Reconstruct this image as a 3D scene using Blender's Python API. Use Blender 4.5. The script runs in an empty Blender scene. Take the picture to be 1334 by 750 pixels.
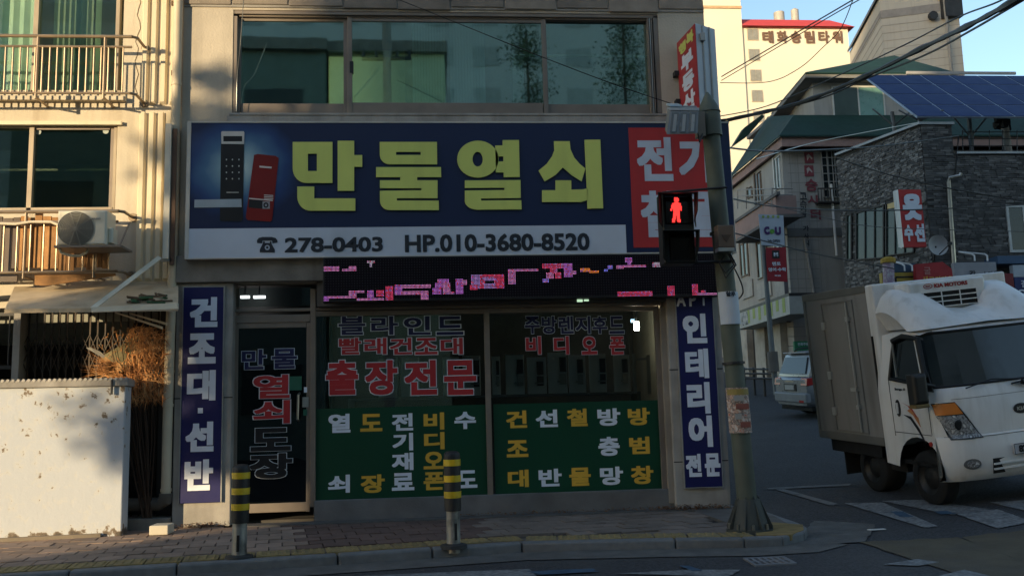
import bpy, math, random
from mathutils import Vector, Matrix, noise as mnoise
random.seed(7)
S = bpy.context.scene
COL = S.collection
R = math.radians
# ------------------------------------------------------------------ camera
FPX, W, H = 1200.0, 1334.0, 750.0
yaw, pitch, roll = R(-5.03), R(7.71), R(-1.54)
fw = Vector((-math.sin(yaw)*math.cos(pitch), math.cos(yaw)*math.cos(pitch), math.sin(pitch)))
rt = Vector((math.cos(yaw), math.sin(yaw), 0)); up = rt.cross(fw)
rt, up = rt*math.cos(roll)+up*math.sin(roll), -rt*math.sin(roll)+up*math.cos(roll)
EYE = Vector((0, -11.0, 1.19))
cd = bpy.data.cameras.new('camera'); cam = bpy.data.objects.new('camera', cd); COL.objects.link(cam)
S.camera = cam
cam.matrix_world = Matrix(((rt.x, up.x, -fw.x, EYE.x), (rt.y, up.y, -fw.y, EYE.y), (rt.z, up.z, -fw.z, EYE.z), (0, 0, 0, 1)))
cd.sensor_width = 36; cd.lens = 36*FPX/W; cd.clip_start = .1; cd.clip_end = 3000
# ------------------------------------------------------------------ sky, sun, exposure
SUN_EL, SUN_AZ = R(8.0), R(225)          # azimuth clockwise from +Y: the sun stands behind the camera, to its left
wd = bpy.data.worlds.new('World'); S.world = wd; wd.use_nodes = True
nt = wd.node_tree; nt.nodes.clear()
sky = nt.nodes.new('ShaderNodeTexSky'); sky.sky_type = 'NISHITA'; sky.sun_disc = False
sky.sun_elevation = SUN_EL; sky.sun_rotation = SUN_AZ; sky.air_density = 1.0; sky.dust_density = 1.0; sky.ozone_density = 1.5
bg = nt.nodes.new('ShaderNodeBackground'); bg.inputs[1].default_value = .15
ow = nt.nodes.new('ShaderNodeOutputWorld')
nt.links.new(sky.outputs[0], bg.inputs[0]); nt.links.new(bg.outputs[0], ow.inputs[0])
sl = bpy.data.lights.new('sun', 'SUN'); so = bpy.data.objects.new('sun', sl); COL.objects.link(so)
sl.energy = 2.75; sl.angle = R(.5); sl.color = (1, .77, .46)
sdir = Vector((math.sin(SUN_AZ)*math.cos(SUN_EL), math.cos(SUN_AZ)*math.cos(SUN_EL), math.sin(SUN_EL)))
so.rotation_euler = sdir.to_track_quat('Z', 'Y').to_euler()
S.view_settings.view_transform = 'Standard'; S.view_settings.look = 'None'
S.view_settings.exposure = 1.25; S.view_settings.gamma = 1
S.cycles.max_bounces = 8; S.cycles.transparent_max_bounces = 12
# ------------------------------------------------------------------ where things stand: rays through the photograph met with real planes
def ray(px, py): return rt*((px-W/2)/FPX) + up*((H/2-py)/FPX) + fw
def at(px, py, Y):
    d = ray(px, py); return EYE + d*((Y-EYE.y)/d.y)
def atz(px, py, Z=0.0):
    d = ray(px, py); return EYE + d*((Z-EYE.z)/d.z)
def smax(a, b, k=.05): return .5*(a+b+math.sqrt((a-b)**2+k*k))
def gz(x, y):
    xs = x if x < 11 else 11+(x-11)*.15
    ys = y if y < 45 else 45+(y-45)*.05
    v = .09+.086*(xs-5.36)+.059*(ys+.35)+.03*max(0, ys-12)
    return smax(v, -.10, .05)
def atg(px, py, dz=0.0):
    d = ray(px, py); f = lambda t: (EYE+d*t).z-gz((EYE+d*t).x, (EYE+d*t).y)-dz
    t = 4.0
    while f(t) > 0 and t < 200: t += .25
    a, c = t-.25, t
    for i in range(30):
        m = (a+c)/2
        if f(m) > 0: a = m
        else: c = m
    return EYE+d*c
# ------------------------------------------------------------------ materials
MATS = {}
def mat(name, c, rough=.6, metal=0.0, var=.12, scale=3.0, bump=0.0, bscale=60.0, dirt=0.0, dirtc=(.05, .045, .04), rand=0.0, spec=.4, coat=0.0, dscale=1.3, streak=False):
    if name in MATS: return MATS[name]
    m = bpy.data.materials.new(name); m.use_nodes = True; n = m.node_tree; N = n.nodes; L = n.links
    b = N['Principled BSDF']; b.inputs['Roughness'].default_value = rough; b.inputs['Metallic'].default_value = metal
    b.inputs['Specular IOR Level'].default_value = spec; b.inputs['Coat Weight'].default_value = coat
    g = N.new('ShaderNodeNewGeometry')
    def nz(sc, det=5, vec=None):
        t = N.new('ShaderNodeTexNoise'); t.inputs['Scale'].default_value = sc; t.inputs['Detail'].default_value = det
        L.new(vec or g.outputs['Position'], t.inputs['Vector']); return t.outputs['Fac']
    def ramp(f, a, bb):
        r = N.new('ShaderNodeMapRange'); r.inputs[1].default_value = a; r.inputs[2].default_value = bb
        L.new(f, r.inputs[0]); return r.outputs[0]
    def mix(f, a, bb, mode='MIX'):
        x = N.new('ShaderNodeMix'); x.data_type = 'RGBA'; x.blend_type = mode
        for s, i in ((f, 0), (a, 6), (bb, 7)):
            if isinstance(s, (tuple, list)): x.inputs[i].default_value = (*s, 1)
            elif isinstance(s, (int, float)): x.inputs[i].default_value = s
            else: L.new(s, x.inputs[i])
        return x.outputs[2]
    lo = tuple(v*(1-var) for v in c); hi = tuple(min(1, v*(1+var)) for v in c)
    col = mix(ramp(nz(scale), .3, .7), lo, hi)
    if dirt:
        v = None
        if streak:
            mp = N.new('ShaderNodeMapping'); mp.inputs['Scale'].default_value = (4, 4, .35); L.new(g.outputs['Position'], mp.inputs[0]); v = mp.outputs[0]
        f = ramp(nz(dscale, 8, v), .5, .78)
        mu = N.new('ShaderNodeMath'); mu.operation = 'MULTIPLY'; L.new(f, mu.inputs[0]); mu.inputs[1].default_value = dirt
        col = mix(mu.outputs[0], col, dirtc)
    if rand:
        oi = N.new('ShaderNodeObjectInfo'); r = N.new('ShaderNodeMapRange'); L.new(oi.outputs['Random'], r.inputs[0])
        r.inputs[3].default_value = 1-rand; r.inputs[4].default_value = 1+rand*.6
        cc = N.new('ShaderNodeCombineColor')
        for i in range(3): L.new(r.outputs[0], cc.inputs[i])
        col = mix(1.0, col, cc.outputs[0], 'MULTIPLY')
    L.new(col, b.inputs['Base Color'])
    if bump:
        bp = N.new('ShaderNodeBump'); bp.inputs['Strength'].default_value = bump; bp.inputs['Distance'].default_value = .01
        L.new(nz(bscale, 4), bp.inputs['Height']); L.new(bp.outputs[0], b.inputs['Normal'])
    rr = N.new('ShaderNodeMapRange'); L.new(nz(scale*3), rr.inputs[0]); rr.inputs[3].default_value = max(0, rough-.1); rr.inputs[4].default_value = min(1, rough+.1)
    L.new(rr.outputs[0], b.inputs['Roughness'])
    m['nodes_note'] = name
    MATS[name] = m; return m
def emit(name, c, s):
    if name in MATS: return MATS[name]
    m = bpy.data.materials.new(name); m.use_nodes = True; n = m.node_tree; b = n.nodes['Principled BSDF']
    b.inputs['Base Color'].default_value = (*[v*.3 for v in c], 1)
    b.inputs['Emission Color'].default_value = (*c, 1); b.inputs['Emission Strength'].default_value = s
    MATS[name] = m; return m
def glass(name, tint, refl=.12, gloss=(1, 1, 1), rough=.01, wave=.25):
    if name in MATS: return MATS[name]
    m = bpy.data.materials.new(name); m.use_nodes = True; n = m.node_tree; N = n.nodes; L = n.links; N.clear()
    tr = N.new('ShaderNodeBsdfTransparent'); tr.inputs[0].default_value = (*tint, 1)
    gl = N.new('ShaderNodeBsdfGlossy'); gl.inputs[0].default_value = (*gloss, 1); gl.inputs['Roughness'].default_value = rough
    lw = N.new('ShaderNodeLayerWeight'); lw.inputs[0].default_value = .25
    mr = N.new('ShaderNodeMapRange'); L.new(lw.outputs['Fresnel'], mr.inputs[0]); mr.inputs[3].default_value = refl; mr.inputs[4].default_value = 1
    g = N.new('ShaderNodeNewGeometry'); t = N.new('ShaderNodeTexNoise'); t.inputs['Scale'].default_value = 1.2; L.new(g.outputs['Position'], t.inputs['Vector'])
    bp = N.new('ShaderNodeBump'); bp.inputs['Strength'].default_value = wave; bp.inputs['Distance'].default_value = .01; L.new(t.outputs[0], bp.inputs['Height']); L.new(bp.outputs[0], gl.inputs['Normal'])
    mx = N.new('ShaderNodeMixShader'); L.new(mr.outputs[0], mx.inputs[0]); L.new(tr.outputs[0], mx.inputs[1]); L.new(gl.outputs[0], mx.inputs[2])
    o = N.new('ShaderNodeOutputMaterial'); L.new(mx.outputs[0], o.inputs[0]); MATS[name] = m; return m
def colors(name, stops, scale, rough=.8, stretch=(1, 1, 1), rand=0.0):
    """a material whose colour wanders between stops (print, rust, foliage)"""
    if name in MATS: return MATS[name]
    m = bpy.data.materials.new(name); m.use_nodes = True; n = m.node_tree; N = n.nodes; L = n.links; b = N['Principled BSDF']
    g = N.new('ShaderNodeNewGeometry'); mp = N.new('ShaderNodeMapping'); mp.inputs['Scale'].default_value = stretch; L.new(g.outputs['Position'], mp.inputs[0])
    t = N.new('ShaderNodeTexNoise'); t.inputs['Scale'].default_value = scale; t.inputs['Detail'].default_value = 6; L.new(mp.outputs[0], t.inputs['Vector'])
    cr = N.new('ShaderNodeValToRGB'); e = cr.color_ramp.elements
    while len(e) < len(stops): e.new(.5)
    for k, (p, c) in enumerate(stops): e[k].position = p; e[k].color = (*c, 1)
    L.new(t.outputs[0], cr.inputs[0]); L.new(cr.outputs[0], b.inputs['Base Color']); b.inputs['Roughness'].default_value = rough
    MATS[name] = m; return m
CREAM = mat('cream_render', (.60, .53, .41), .85, var=.07, scale=1.5, bump=.35, bscale=45, dirt=.55, dirtc=(.30, .22, .13), streak=True)
CREAM2 = mat('pale_cream_metal', (.72, .62, .44), .5, var=.05, scale=2, dirt=.35, dirtc=(.4, .3, .18), streak=True)
STUCCO = mat('shop_stucco', (.50, .445, .36), .9, var=.1, scale=2.2, bump=.6, bscale=38, dirt=.45, dirtc=(.24, .21, .17), streak=True)
CONC = mat('weathered_concrete', (.20, .19, .17), .9, var=.25, scale=4, bump=.5, bscale=50, dirt=.7, dirtc=(.08, .075, .065), streak=True)
CONC_L = mat('pale_concrete', (.33, .31, .28), .9, var=.2, scale=3, bump=.4, bscale=50, dirt=.6, dirtc=(.14, .12, .1), streak=True)
BROWN = mat('brown_wall_tile', (.26, .22, .18), .8, var=.2, scale=5, bump=.3, rand=.2)
ALU = mat('bronze_aluminium', (.24, .20, .165), .45, .3, var=.1, scale=4, dirt=.3)
ALU_L = mat('grey_aluminium', (.42, .42, .40), .4, .6, var=.1, scale=6, dirt=.3)
STEEL = mat('stainless_steel', (.48, .45, .40), .32, .9, var=.15, scale=8, dirt=.3, dirtc=(.2, .13, .08))
DARKM = mat('dark_metal', (.035, .036, .038), .5, .3, var=.2)
BLACK = mat('black_plastic', (.012, .012, .013), .5, var=.2)
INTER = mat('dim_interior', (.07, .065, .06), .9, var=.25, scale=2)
INTER_G = mat('green_grey_interior', (.36, .42, .40), .9, var=.2, scale=1)
WHITE = mat('white_vinyl', (.62, .66, .70), .5, var=.04)
WHITE_T = mat('white_lettering', (.70, .75, .84), .5, var=.04, scale=8)
YEL_T = mat('amber_lettering', (.66, .40, .05), .5, var=.05)
LIME_T = mat('yellow_green_lettering', (.62, .68, .17), .5, var=.06, scale=1.5, dirt=.3, dirtc=(.38, .40, .12), streak=True)
RED_T = mat('red_lettering', (.40, .025, .03), .5, var=.06)
BLUE_T = mat('navy_lettering', (.015, .018, .10), .5, var=.06)
BLACK_T = mat('black_lettering', (.008, .009, .012), .5, var=.05)
GREENV = mat('green_vinyl', (.003, .050, .023), .45, var=.08, scale=1.5)
NAVY = mat('navy_sign_face', (.010, .011, .088), .45, var=.07, scale=3, dirt=.15)
REDF = mat('red_sign_face', (.43, .032, .034), .45, var=.08, scale=2, dirt=.35, dirtc=(.16, .03, .03), streak=True)
WHITEP = mat('white_paint', (.66, .67, .66), .4, var=.05, dirt=.3, dirtc=(.3, .27, .22))
# ------------------------------------------------------------------ mesh builder
class MB:
    def __init__(s): s.v = []; s.f = []; s.m = []; s.mi = 0
    def q(s, *pts):
        b = len(s.v); s.v += [tuple(p) for p in pts]; s.f.append(tuple(range(b, b+len(pts)))); s.m.append(s.mi); return s
    def box(s, x0, x1, y0, y1, z0, z1):
        if x0 > x1: x0, x1 = x1, x0
        if y0 > y1: y0, y1 = y1, y0
        if z0 > z1: z0, z1 = z1, z0
        return s.hexa([(x0, y0, z0), (x1, y0, z0), (x1, y1, z0), (x0, y1, z0), (x0, y0, z1), (x1, y0, z1), (x1, y1, z1), (x0, y1, z1)])
    def hexa(s, P):
        b = len(s.v); s.v += [tuple(p) for p in P]
        for f in ((0, 3, 2, 1), (4, 5, 6, 7), (0, 1, 5, 4), (1, 2, 6, 5), (2, 3, 7, 6), (3, 0, 4, 7)):
            s.f.append(tuple(b+i for i in f)); s.m.append(s.mi)
        return s
    def rbox(s, x0, x1, y0, y1, z0, z1, r=.02):
        """box with its front and vertical edges chamfered"""
        if x0 > x1: x0, x1 = x1, x0
        if z0 > z1: z0, z1 = z1, z0
        P = [(x0+r, y0, z0+r), (x1-r, y0, z0+r), (x1-r, y0, z1-r), (x0+r, y0, z1-r)]
        Q = [(x0, y0+r, z0), (x1, y0+r, z0), (x1, y0+r, z1), (x0, y0+r, z1)]
        T = [(x0, y1, z0), (x1, y1, z0), (x1, y1, z1), (x0, y1, z1)]
        b = len(s.v); s.v += P+Q+T
        s.f.append((b, b+1, b+2, b+3)); s.f.append((b+11, b+10, b+9, b+8)); s.m += [s.mi]*2
        for k in range(4):
            j = (k+1) % 4
            s.f.append((b+4+k, b+4+j, b+j, b+k)); s.f.append((b+8+k, b+8+j, b+4+j, b+4+k)); s.m += [s.mi]*2
        return s
    def prism(s, poly, y0, y1):
        """poly in (x, z), extruded along y"""
        n = len(poly); b = len(s.v)
        s.v += [(p[0], y0, p[1]) for p in poly]+[(p[0], y1, p[1]) for p in poly]
        s.f.append(tuple(range(b, b+n))); s.f.append(tuple(range(b+2*n-1, b+n-1, -1))); s.m += [s.mi]*2
        for k in range(n):
            j = (k+1) % n; s.f.append((b+k, b+n+k, b+n+j, b+j)); s.m.append(s.mi)
        return s
    def foot(s, poly, z0, z1):
        """footprint poly in (x, y), z0/z1 numbers or lists per corner"""
        n = len(poly); b = len(s.v)
        Z0 = z0 if isinstance(z0, (list, tuple)) else [z0]*n; Z1 = z1 if isinstance(z1, (list, tuple)) else [z1]*n
        s.v += [(poly[i][0], poly[i][1], Z0[i]) for i in range(n)]+[(poly[i][0], poly[i][1], Z1[i]) for i in range(n)]
        s.f.append(tuple(range(b+n-1, b-1, -1))); s.f.append(tuple(range(b+n, b+2*n))); s.m += [s.mi]*2
        for k in range(n):
            j = (k+1) % n; s.f.append((b+k, b+j, b+n+j, b+n+k)); s.m.append(s.mi)
        return s
    def slab(s, pts, t):
        """planar polygon thickened by vector t"""
        n = len(pts); t = Vector(t); b = len(s.v)
        s.v += [tuple(p) for p in pts]+[tuple(Vector(p)+t) for p in pts]
        s.f.append(tuple(range(b, b+n))); s.f.append(tuple(range(b+2*n-1, b+n-1, -1))); s.m += [s.mi]*2
        for k in range(n):
            j = (k+1) % n; s.f.append((b+k, b+n+k, b+n+j, b+j)); s.m.append(s.mi)
        return s
    def tube(s, pts, r, n=8, cap=True):
        pts = [Vector(p) for p in pts]; rs = r if isinstance(r, (list, tuple)) else [r]*len(pts)
        b = len(s.v); pu = None
        for i, p in enumerate(pts):
            d = (pts[min(i+1, len(pts)-1)]-pts[max(i-1, 0)]).normalized()
            if pu is None: pu = d.orthogonal().normalized()
            u = (pu-d*pu.dot(d)); u = u.normalized() if u.length > 1e-6 else d.orthogonal().normalized(); pu = u; w = d.cross(u)
            for k in range(n):
                a = 2*math.pi*k/n; s.v.append(tuple(p+(u*math.cos(a)+w*math.sin(a))*rs[i]))
        for i in range(len(pts)-1):
            for k in range(n):
                j = (k+1) % n; s.f.append((b+i*n+k, b+i*n+j, b+(i+1)*n+j, b+(i+1)*n+k)); s.m.append(s.mi)
        if cap:
            s.f.append(tuple(range(b+n-1, b-1, -1))); e = b+(len(pts)-1)*n; s.f.append(tuple(range(e, e+n))); s.m += [s.mi]*2
        return s
    def build(s, name, mats, parent=None, smooth=False, local=False, bevel=0):
        me = bpy.data.meshes.new(name); me.from_pydata(s.v, [], s.f)
        for m in (mats if isinstance(mats, (list, tuple)) else [mats]): me.materials.append(m)
        if any(s.m): me.polygons.foreach_set('material_index', s.m)
        if smooth: me.polygons.foreach_set('use_smooth', [True]*len(me.polygons))
        me.update()
        return link(name, me, parent, local, bevel, smooth)
def link(name, me, parent=None, local=False, bevel=0, smooth=False):
    o = bpy.data.objects.new(name, me); COL.objects.link(o)
    if parent is not None:
        o.parent = parent
        if not local: o.matrix_parent_inverse = world_of(parent).inverted()
    if bevel:
        b = o.modifiers.new('bevel', 'BEVEL'); b.width = bevel; b.segments = 2; b.limit_method = 'ANGLE'
    if smooth and bevel == 0:
        try: me.set_sharp_from_angle(angle=R(40))
        except Exception: pass
    return o
def world_of(o):
    m = o.matrix_basis.copy()
    if o.parent is not None: m = world_of(o.parent) @ o.matrix_parent_inverse @ m
    return m
def tag(o, label=None, cat=None, group=None, kind=None):
    if label: o['label'] = label
    if cat: o['category'] = cat
    if group: o['group'] = group
    if kind: o['kind'] = kind
    return o
def thing(name, label, cat, loc=(0, 0, 0), group=None):
    o = bpy.data.objects.new(name, None); COL.objects.link(o); o.location = loc; o.empty_display_size = .2
    return tag(o, label, cat, group)
def rect(px0, py0, px1, py1, Y):
    ym = (py0+py1)/2; xm = (px0+px1)/2
    return at(px0, ym, Y).x, at(px1, ym, Y).x, at(xm, py1, Y).z, at(xm, py0, Y).z
def bx(name, m, parent, px0, py0, px1, py1, Y, d, bevel=0, r=0):
    x0, x1, z0, z1 = rect(px0, py0, px1, py1, Y); b = MB()
    if r: b.rbox(x0, x1, Y, Y+d, z0, z1, r)
    else: b.box(x0, x1, Y, Y+d, z0, z1)
    return b.build(name, m, parent, bevel=bevel)
def addbx(b, px0, py0, px1, py1, Y, d):
    x0, x1, z0, z1 = rect(px0, py0, px1, py1, Y); return b.box(x0, x1, Y, Y+d, z0, z1)
# ------------------------------------------------------------------ lettering
_TX = {}
def text_data(s):
    if s in _TX: return _TX[s]
    cu = bpy.data.curves.new('t', 'FONT'); cu.body = s; cu.offset = .012; cu.resolution_u = 3
    o = bpy.data.objects.new('t', cu); COL.objects.link(o)
    me = bpy.data.meshes.new_from_object(o.evaluated_get(bpy.context.evaluated_depsgraph_get()))
    v = [tuple(a.co) for a in me.vertices]; f = [tuple(p.vertices) for p in me.polygons]
    bpy.data.objects.remove(o); bpy.data.curves.remove(cu); bpy.data.meshes.remove(me)
    _TX[s] = (v, f); return _TX[s]
def lettering(name, s, m, parent, O, U, V, bold=.03, lift=.003, local=False, outline=None, om=None):
    """flat lettering filling the parallelogram O, O+U, O+V; bold in em"""
    O, U, V = Vector(O), Vector(U), Vector(V); Nn = U.cross(V).normalized()
    v, f = text_data(s); b = MB()
    def layer(bo, base, mi):
        x0 = min(p[0] for p in v)-bold; x1 = max(p[0] for p in v)+bold; y0 = min(p[1] for p in v)-bold; y1 = max(p[1] for p in v)+bold
        b.mi = mi
        st = [-1, 0, 1] if bo > .012 else [0]
        sh = [(i, j) for i in st for j in st]
        for k, (i, j) in enumerate(sh):
            l = base+k*.00025; n0 = len(b.v)
            for p in v:
                b.v.append(tuple(O+U*((p[0]+i*bo-x0)/(x1-x0))+V*((p[1]+j*bo-y0)/(y1-y0))+Nn*l))
            for q in f: b.f.append(tuple(n0+a for a in q)); b.m.append(mi)
    if outline:
        layer(bold+outline, lift, 1); layer(bold, lift+.003, 0)
        return b.build(name, [m, om or WHITE_T], parent, local=local)
    layer(bold, lift, 0)
    return b.build(name, m, parent, local=local)
def sign_text(name, s, m, parent, px0, py0, px1, py1, Y, **k):
    x0, x1, z0, z1 = rect(px0, py0, px1, py1, Y)
    return lettering(name, s, m, parent, (x0, Y, z0), (x1-x0, 0, 0), (0, 0, z1-z0), **k)
def shape(name, splines, m, parent, Y, ext=.006):
    """filled outline with holes from pixel splines on the plane y = Y"""
    cu = bpy.data.curves.new(name, 'CURVE'); cu.dimensions = '2D'; cu.fill_mode = 'BOTH'; cu.extrude = ext/2
    for sp in splines:
        s = cu.splines.new('POLY'); s.points.add(len(sp)-1)
        for i, (px, py) in enumerate(sp):
            p = at(px, py, Y); s.points[i].co = (p.x, p.z, 0, 1)
        s.use_cyclic_u = True
    o = bpy.data.objects.new('t', cu); COL.objects.link(o)
    me = bpy.data.meshes.new_from_object(o.evaluated_get(bpy.context.evaluated_depsgraph_get()))
    bpy.data.objects.remove(o); bpy.data.curves.remove(cu)
    for v in me.vertices:
        x, z, w = v.co; v.co = (x, Y-ext/2-w, z)
    me.materials.clear(); me.materials.append(m); return link(name, me, parent)
def arc(cx, cy, rx, ry, a0, a1, n=12): return [(cx+rx*math.cos(R(a0+(a1-a0)*i/n)), cy+ry*math.sin(R(a0+(a1-a0)*i/n))) for i in range(n+1)]
def rc(x0, y0, x1, y1): return [(x0, y0), (x1, y0), (x1, y1), (x0, y1)]
def copy_tree(o, parent=None):
    c = o.copy(); COL.objects.link(c)
    if parent is not None: c.parent = parent
    for ch in list(o.children): copy_tree(ch, c)
    return c
# ================================================================== GROUND
ASPH = mat('asphalt', (.036, .0365, .041), .85, var=.6, scale=38, bump=1.0, bscale=60, dirt=.6, dirtc=(.065, .063, .06), dscale=.9)
GUTTER = mat('gutter_concrete', (.10, .097, .093), .9, var=.22, scale=5, bump=.7, bscale=70, dirt=.7, dirtc=(.06, .058, .055), dscale=4)
KERB = mat('kerb_granite', (.15, .155, .16), .8, var=.15, scale=12, bump=.4, bscale=120, dirt=.4, rand=.12)
PAINT = mat('worn_road_paint', (.17, .175, .18), .8, var=.4, scale=30, bump=.5, bscale=120, dirt=1.0, dirtc=(.040, .040, .045), dscale=8)
OCHRE = mat('ochre_road_coating', (.085, .067, .042), .9, var=.2, scale=3, bump=.6, bscale=120, dirt=.8, dirtc=(.06, .055, .05), dscale=1.6)
BLUEP = mat('worn_blue_paint', (.03, .07, .12), .8, var=.3, scale=9, dirt=.8, dirtc=(.04, .045, .05), dscale=6)
def axis(lo, hi, a, b, fine, coarse):
    out = [a+i*fine for i in range(int((b-a)/fine)+1)]; g = fine; x = out[-1]
    while x < hi: g = min(g*1.35, coarse); x += g; out.append(x)
    g = fine; x = out[0]; L_ = []
    while x > lo: g = min(g*1.35, coarse); x -= g; L_.append(x)
    return L_[::-1]+out
def sheet(name, xs, ys, dz, m):
    b = MB(); nx = len(xs)
    for y in ys:
        for x in xs: b.v.append((x, y, gz(x, y)+dz))
    for j in range(len(ys)-1):
        for i in range(nx-1): b.f.append((j*nx+i, j*nx+i+1, (j+1)*nx+i+1, (j+1)*nx+i)); b.m.append(0)
    return b.build(name, m, smooth=True)
tag(sheet('ground', axis(-900, 900, -40, 60, 4, 120), axis(-900, 1400, -40, 80, 4, 120), -.12, mat('far_ground', (.09, .085, .075), .95)), kind='structure')
tag(sheet('road', axis(-60, 60, -6, 16, .25, 4), axis(-19, 90, -9, 14, .25, 4), 0, ASPH), kind='structure')
def marking(name, quads, m, dz=.008, n=8, jag=0, seed=1):
    rr = random.Random(seed); b = MB()
    for (p0, p1, p2, p3) in quads:
        P = [atg(*p) for p in (p0, p1, p2, p3)]; k0 = len(b.v)
        for j in range(n+1):
            for i in range(n+1):
                u, v = i/n, j/n
                if jag and (i in (0, n)): u += rr.uniform(-jag, jag)
                if jag and (j in (0, n)): v += rr.uniform(-jag, jag)
                q = P[0]*(1-u)*(1-v)+P[1]*u*(1-v)+P[2]*u*v+P[3]*(1-u)*v
                b.v.append((q.x, q.y, gz(q.x, q.y)+dz))
        for j in range(n):
            for i in range(n):
                a = k0+j*(n+1)+i; b.f.append((a, a+n+1, a+n+2, a+1)); b.m.append(0)
    return tag(b.build(name, m), kind='structure')
# kerb line on the pavement top, from the far left round the corner of the shop
KL = [(-400, 771), (-60, 753), (230, 735), (440, 722), (680, 706.5), (880, 702), (970, 701), (1020, 698.5), (1048, 692), (1052, 686), (1040, 680), (1012, 675), (996, 671)]
KP = [atz(*p, 0) for p in KL]; KP = [Vector((p.x, p.y, 0)) for p in KP]
KP[-1] = Vector((3.62, .3, 0)); KP[-2] = Vector((3.78, -.25, 0)); KP.append(Vector((3.62, 9, 0))); KP.insert(0, Vector((-12, -3.85, 0)))
def off(pts, d):
    out = []
    for i, p in enumerate(pts):
        t = (pts[min(i+1, len(pts)-1)]-pts[max(i-1, 0)]).normalized(); out.append(p+Vector((t.y, -t.x, 0))*d)
    return out
# gutter strip and the mortar apron at the corner
GO = off(KP[:10], .02); G1 = off(KP[:10], .42)
b = MB()
def strip(b, A, B, za, zb, n=6):
    for i in range(len(A)-1):
        for k in range(n):
            u0, u1 = k/n, (k+1)/n
            P = [A[i].lerp(A[i+1], u0), A[i].lerp(A[i+1], u1), B[i].lerp(B[i+1], u1), B[i].lerp(B[i+1], u0)]
            b.q(*[(p.x, p.y, z(p.x, p.y)) for p, z in zip(P, (za, za, zb, zb))])
strip(b, G1, GO, lambda x, y: gz(x, y)+.008, lambda x, y: gz(x, y)+.016)
tag(b.build('gutter', GUTTER), kind='structure')
marking('concrete_apron', [((1046, 694), (1060, 679), (1140, 683), (1128, 706)), ((960, 712), (1046, 694), (1128, 706), (1000, 716))], GUTTER, .012, 10, .02)
# pavement body and kerb stones
ins = off(KP, -.14)
b = MB(); poly = [(p.x, p.y) for p in ins]+[(-12, 9)]
b.foot(poly[::-1], -.3, -.028); tag(b.build('pavement', mat('pavement_sand_bed', (.035, .03, .028), .95, bump=.5)), kind='structure')
pavement = bpy.data.objects['pavement']
ki = 0
for i in range(len(KP)-1):
    a, c, ia, ic = KP[i], KP[i+1], ins[i], ins[i+1]; L_ = (c-a).length
    if L_ < .3 or i == len(KP)-2 : n = 1
    else: n = max(1, round(L_/1.0))
    if i == len(KP)-2: n = 6
    for k in range(n):
        u0, u1 = k/n+.004, (k+1)/n-.004
        P = [a.lerp(c, u0), a.lerp(c, u1), ic.lerp(ia, 1-u1), ic.lerp(ia, 1-u0)]
        bb = MB(); bb.foot([(p.x, p.y) for p in P], -.32, 0.0); bb.build('kerb_stone', KERB, pavement, bevel=.018)
# paving slabs, laid along the kerb; a darker reddish patch before the shop window
TILE = {0: mat('tan_paving', (.30, .215, .165), .88, var=.14, scale=7, bump=.5, bscale=90, rand=.22, dirt=.4, dirtc=(.1, .085, .07)),
        1: mat('dark_red_paving', (.135, .085, .07), .88, var=.14, scale=7, bump=.5, bscale=90, rand=.2, dirt=.4),
        2: mat('grey_brown_paving', (.195, .155, .13), .88, var=.14, scale=7, bump=.5, bscale=90, rand=.2, dirt=.4)}
def kerb_y(x):
    for i in range(len(KP)-1):
        if KP[i].x <= x <= KP[i+1].x: return KP[i].y+(KP[i+1].y-KP[i].y)*(x-KP[i].x)/max(1e-6, KP[i+1].x-KP[i].x)
    return -1.6
tw, td = .25, .26
rowdir = Vector((KP[5].x-KP[3].x, KP[5].y-KP[3].y, 0)).normalized(); perp = Vector((-rowdir.y, rowdir.x, 0))
def proj(x, y):
    d = Vector((x, y, 0))-EYE; w = d.dot(fw); return W/2+FPX*d.dot(rt)/w, H/2-FPX*d.dot(up)/w
org = Vector((-6.3, kerb_y(-6.3)+.12, 0))
bt = MB(); far = MB(); tile_me = {}
for j in range(-1, 16):
    for i in range(-4, 46):
        off_ = .5*(j % 2)
        c0 = org+rowdir*((i+off_)*tw)+perp*(j*td)
        g = .006
        q = [c0+rowdir*g+perp*g, c0+rowdir*(tw-g)+perp*g, c0+rowdir*(tw-g)+perp*(td-g), c0+rowdir*g+perp*(td-g)]
        cx, cy = sum(p.x for p in q)/4, sum(p.y for p in q)/4
        if cy-.13 < kerb_y(cx)+.47 or cx > 3.0 or cy > .14 or (cy > .02 and cx > -2.9): continue
        px, py = proj(cx, cy)
        kind = 1 if (405+ (712-py)*-.9 < px < 640+(py-672)*-1.0 and py > 668) else (0 if px < 420 else 2)
        vis = -25 < px < 1000
        mb = MB(); h = random.uniform(-.004, .004)
        mb.foot([(p.x-c0.x, p.y-c0.y) for p in q], -.04, [h+random.uniform(-.003, .003) for _ in q])
        if vis:
            o = mb.build('paving_slab', TILE[kind], pavement, local=True); o.location = (c0.x, c0.y, -.004)
# remaining infill (outside the frame and the trimmed slabs against the shop) as one piece of mortar bed
ib = MB()
ib.foot([(p.x, p.y) for p in [Vector((-12, .6, 0)), Vector((-12, kerb_y(-5)+1, 0)), Vector((-6.6, kerb_y(-6.6)+.2, 0)), Vector((-6.6, .6, 0))][::1]], -.05, -.006)
tag(ib.build('slab_bed', TILE[0], pavement), kind='stuff')
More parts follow.
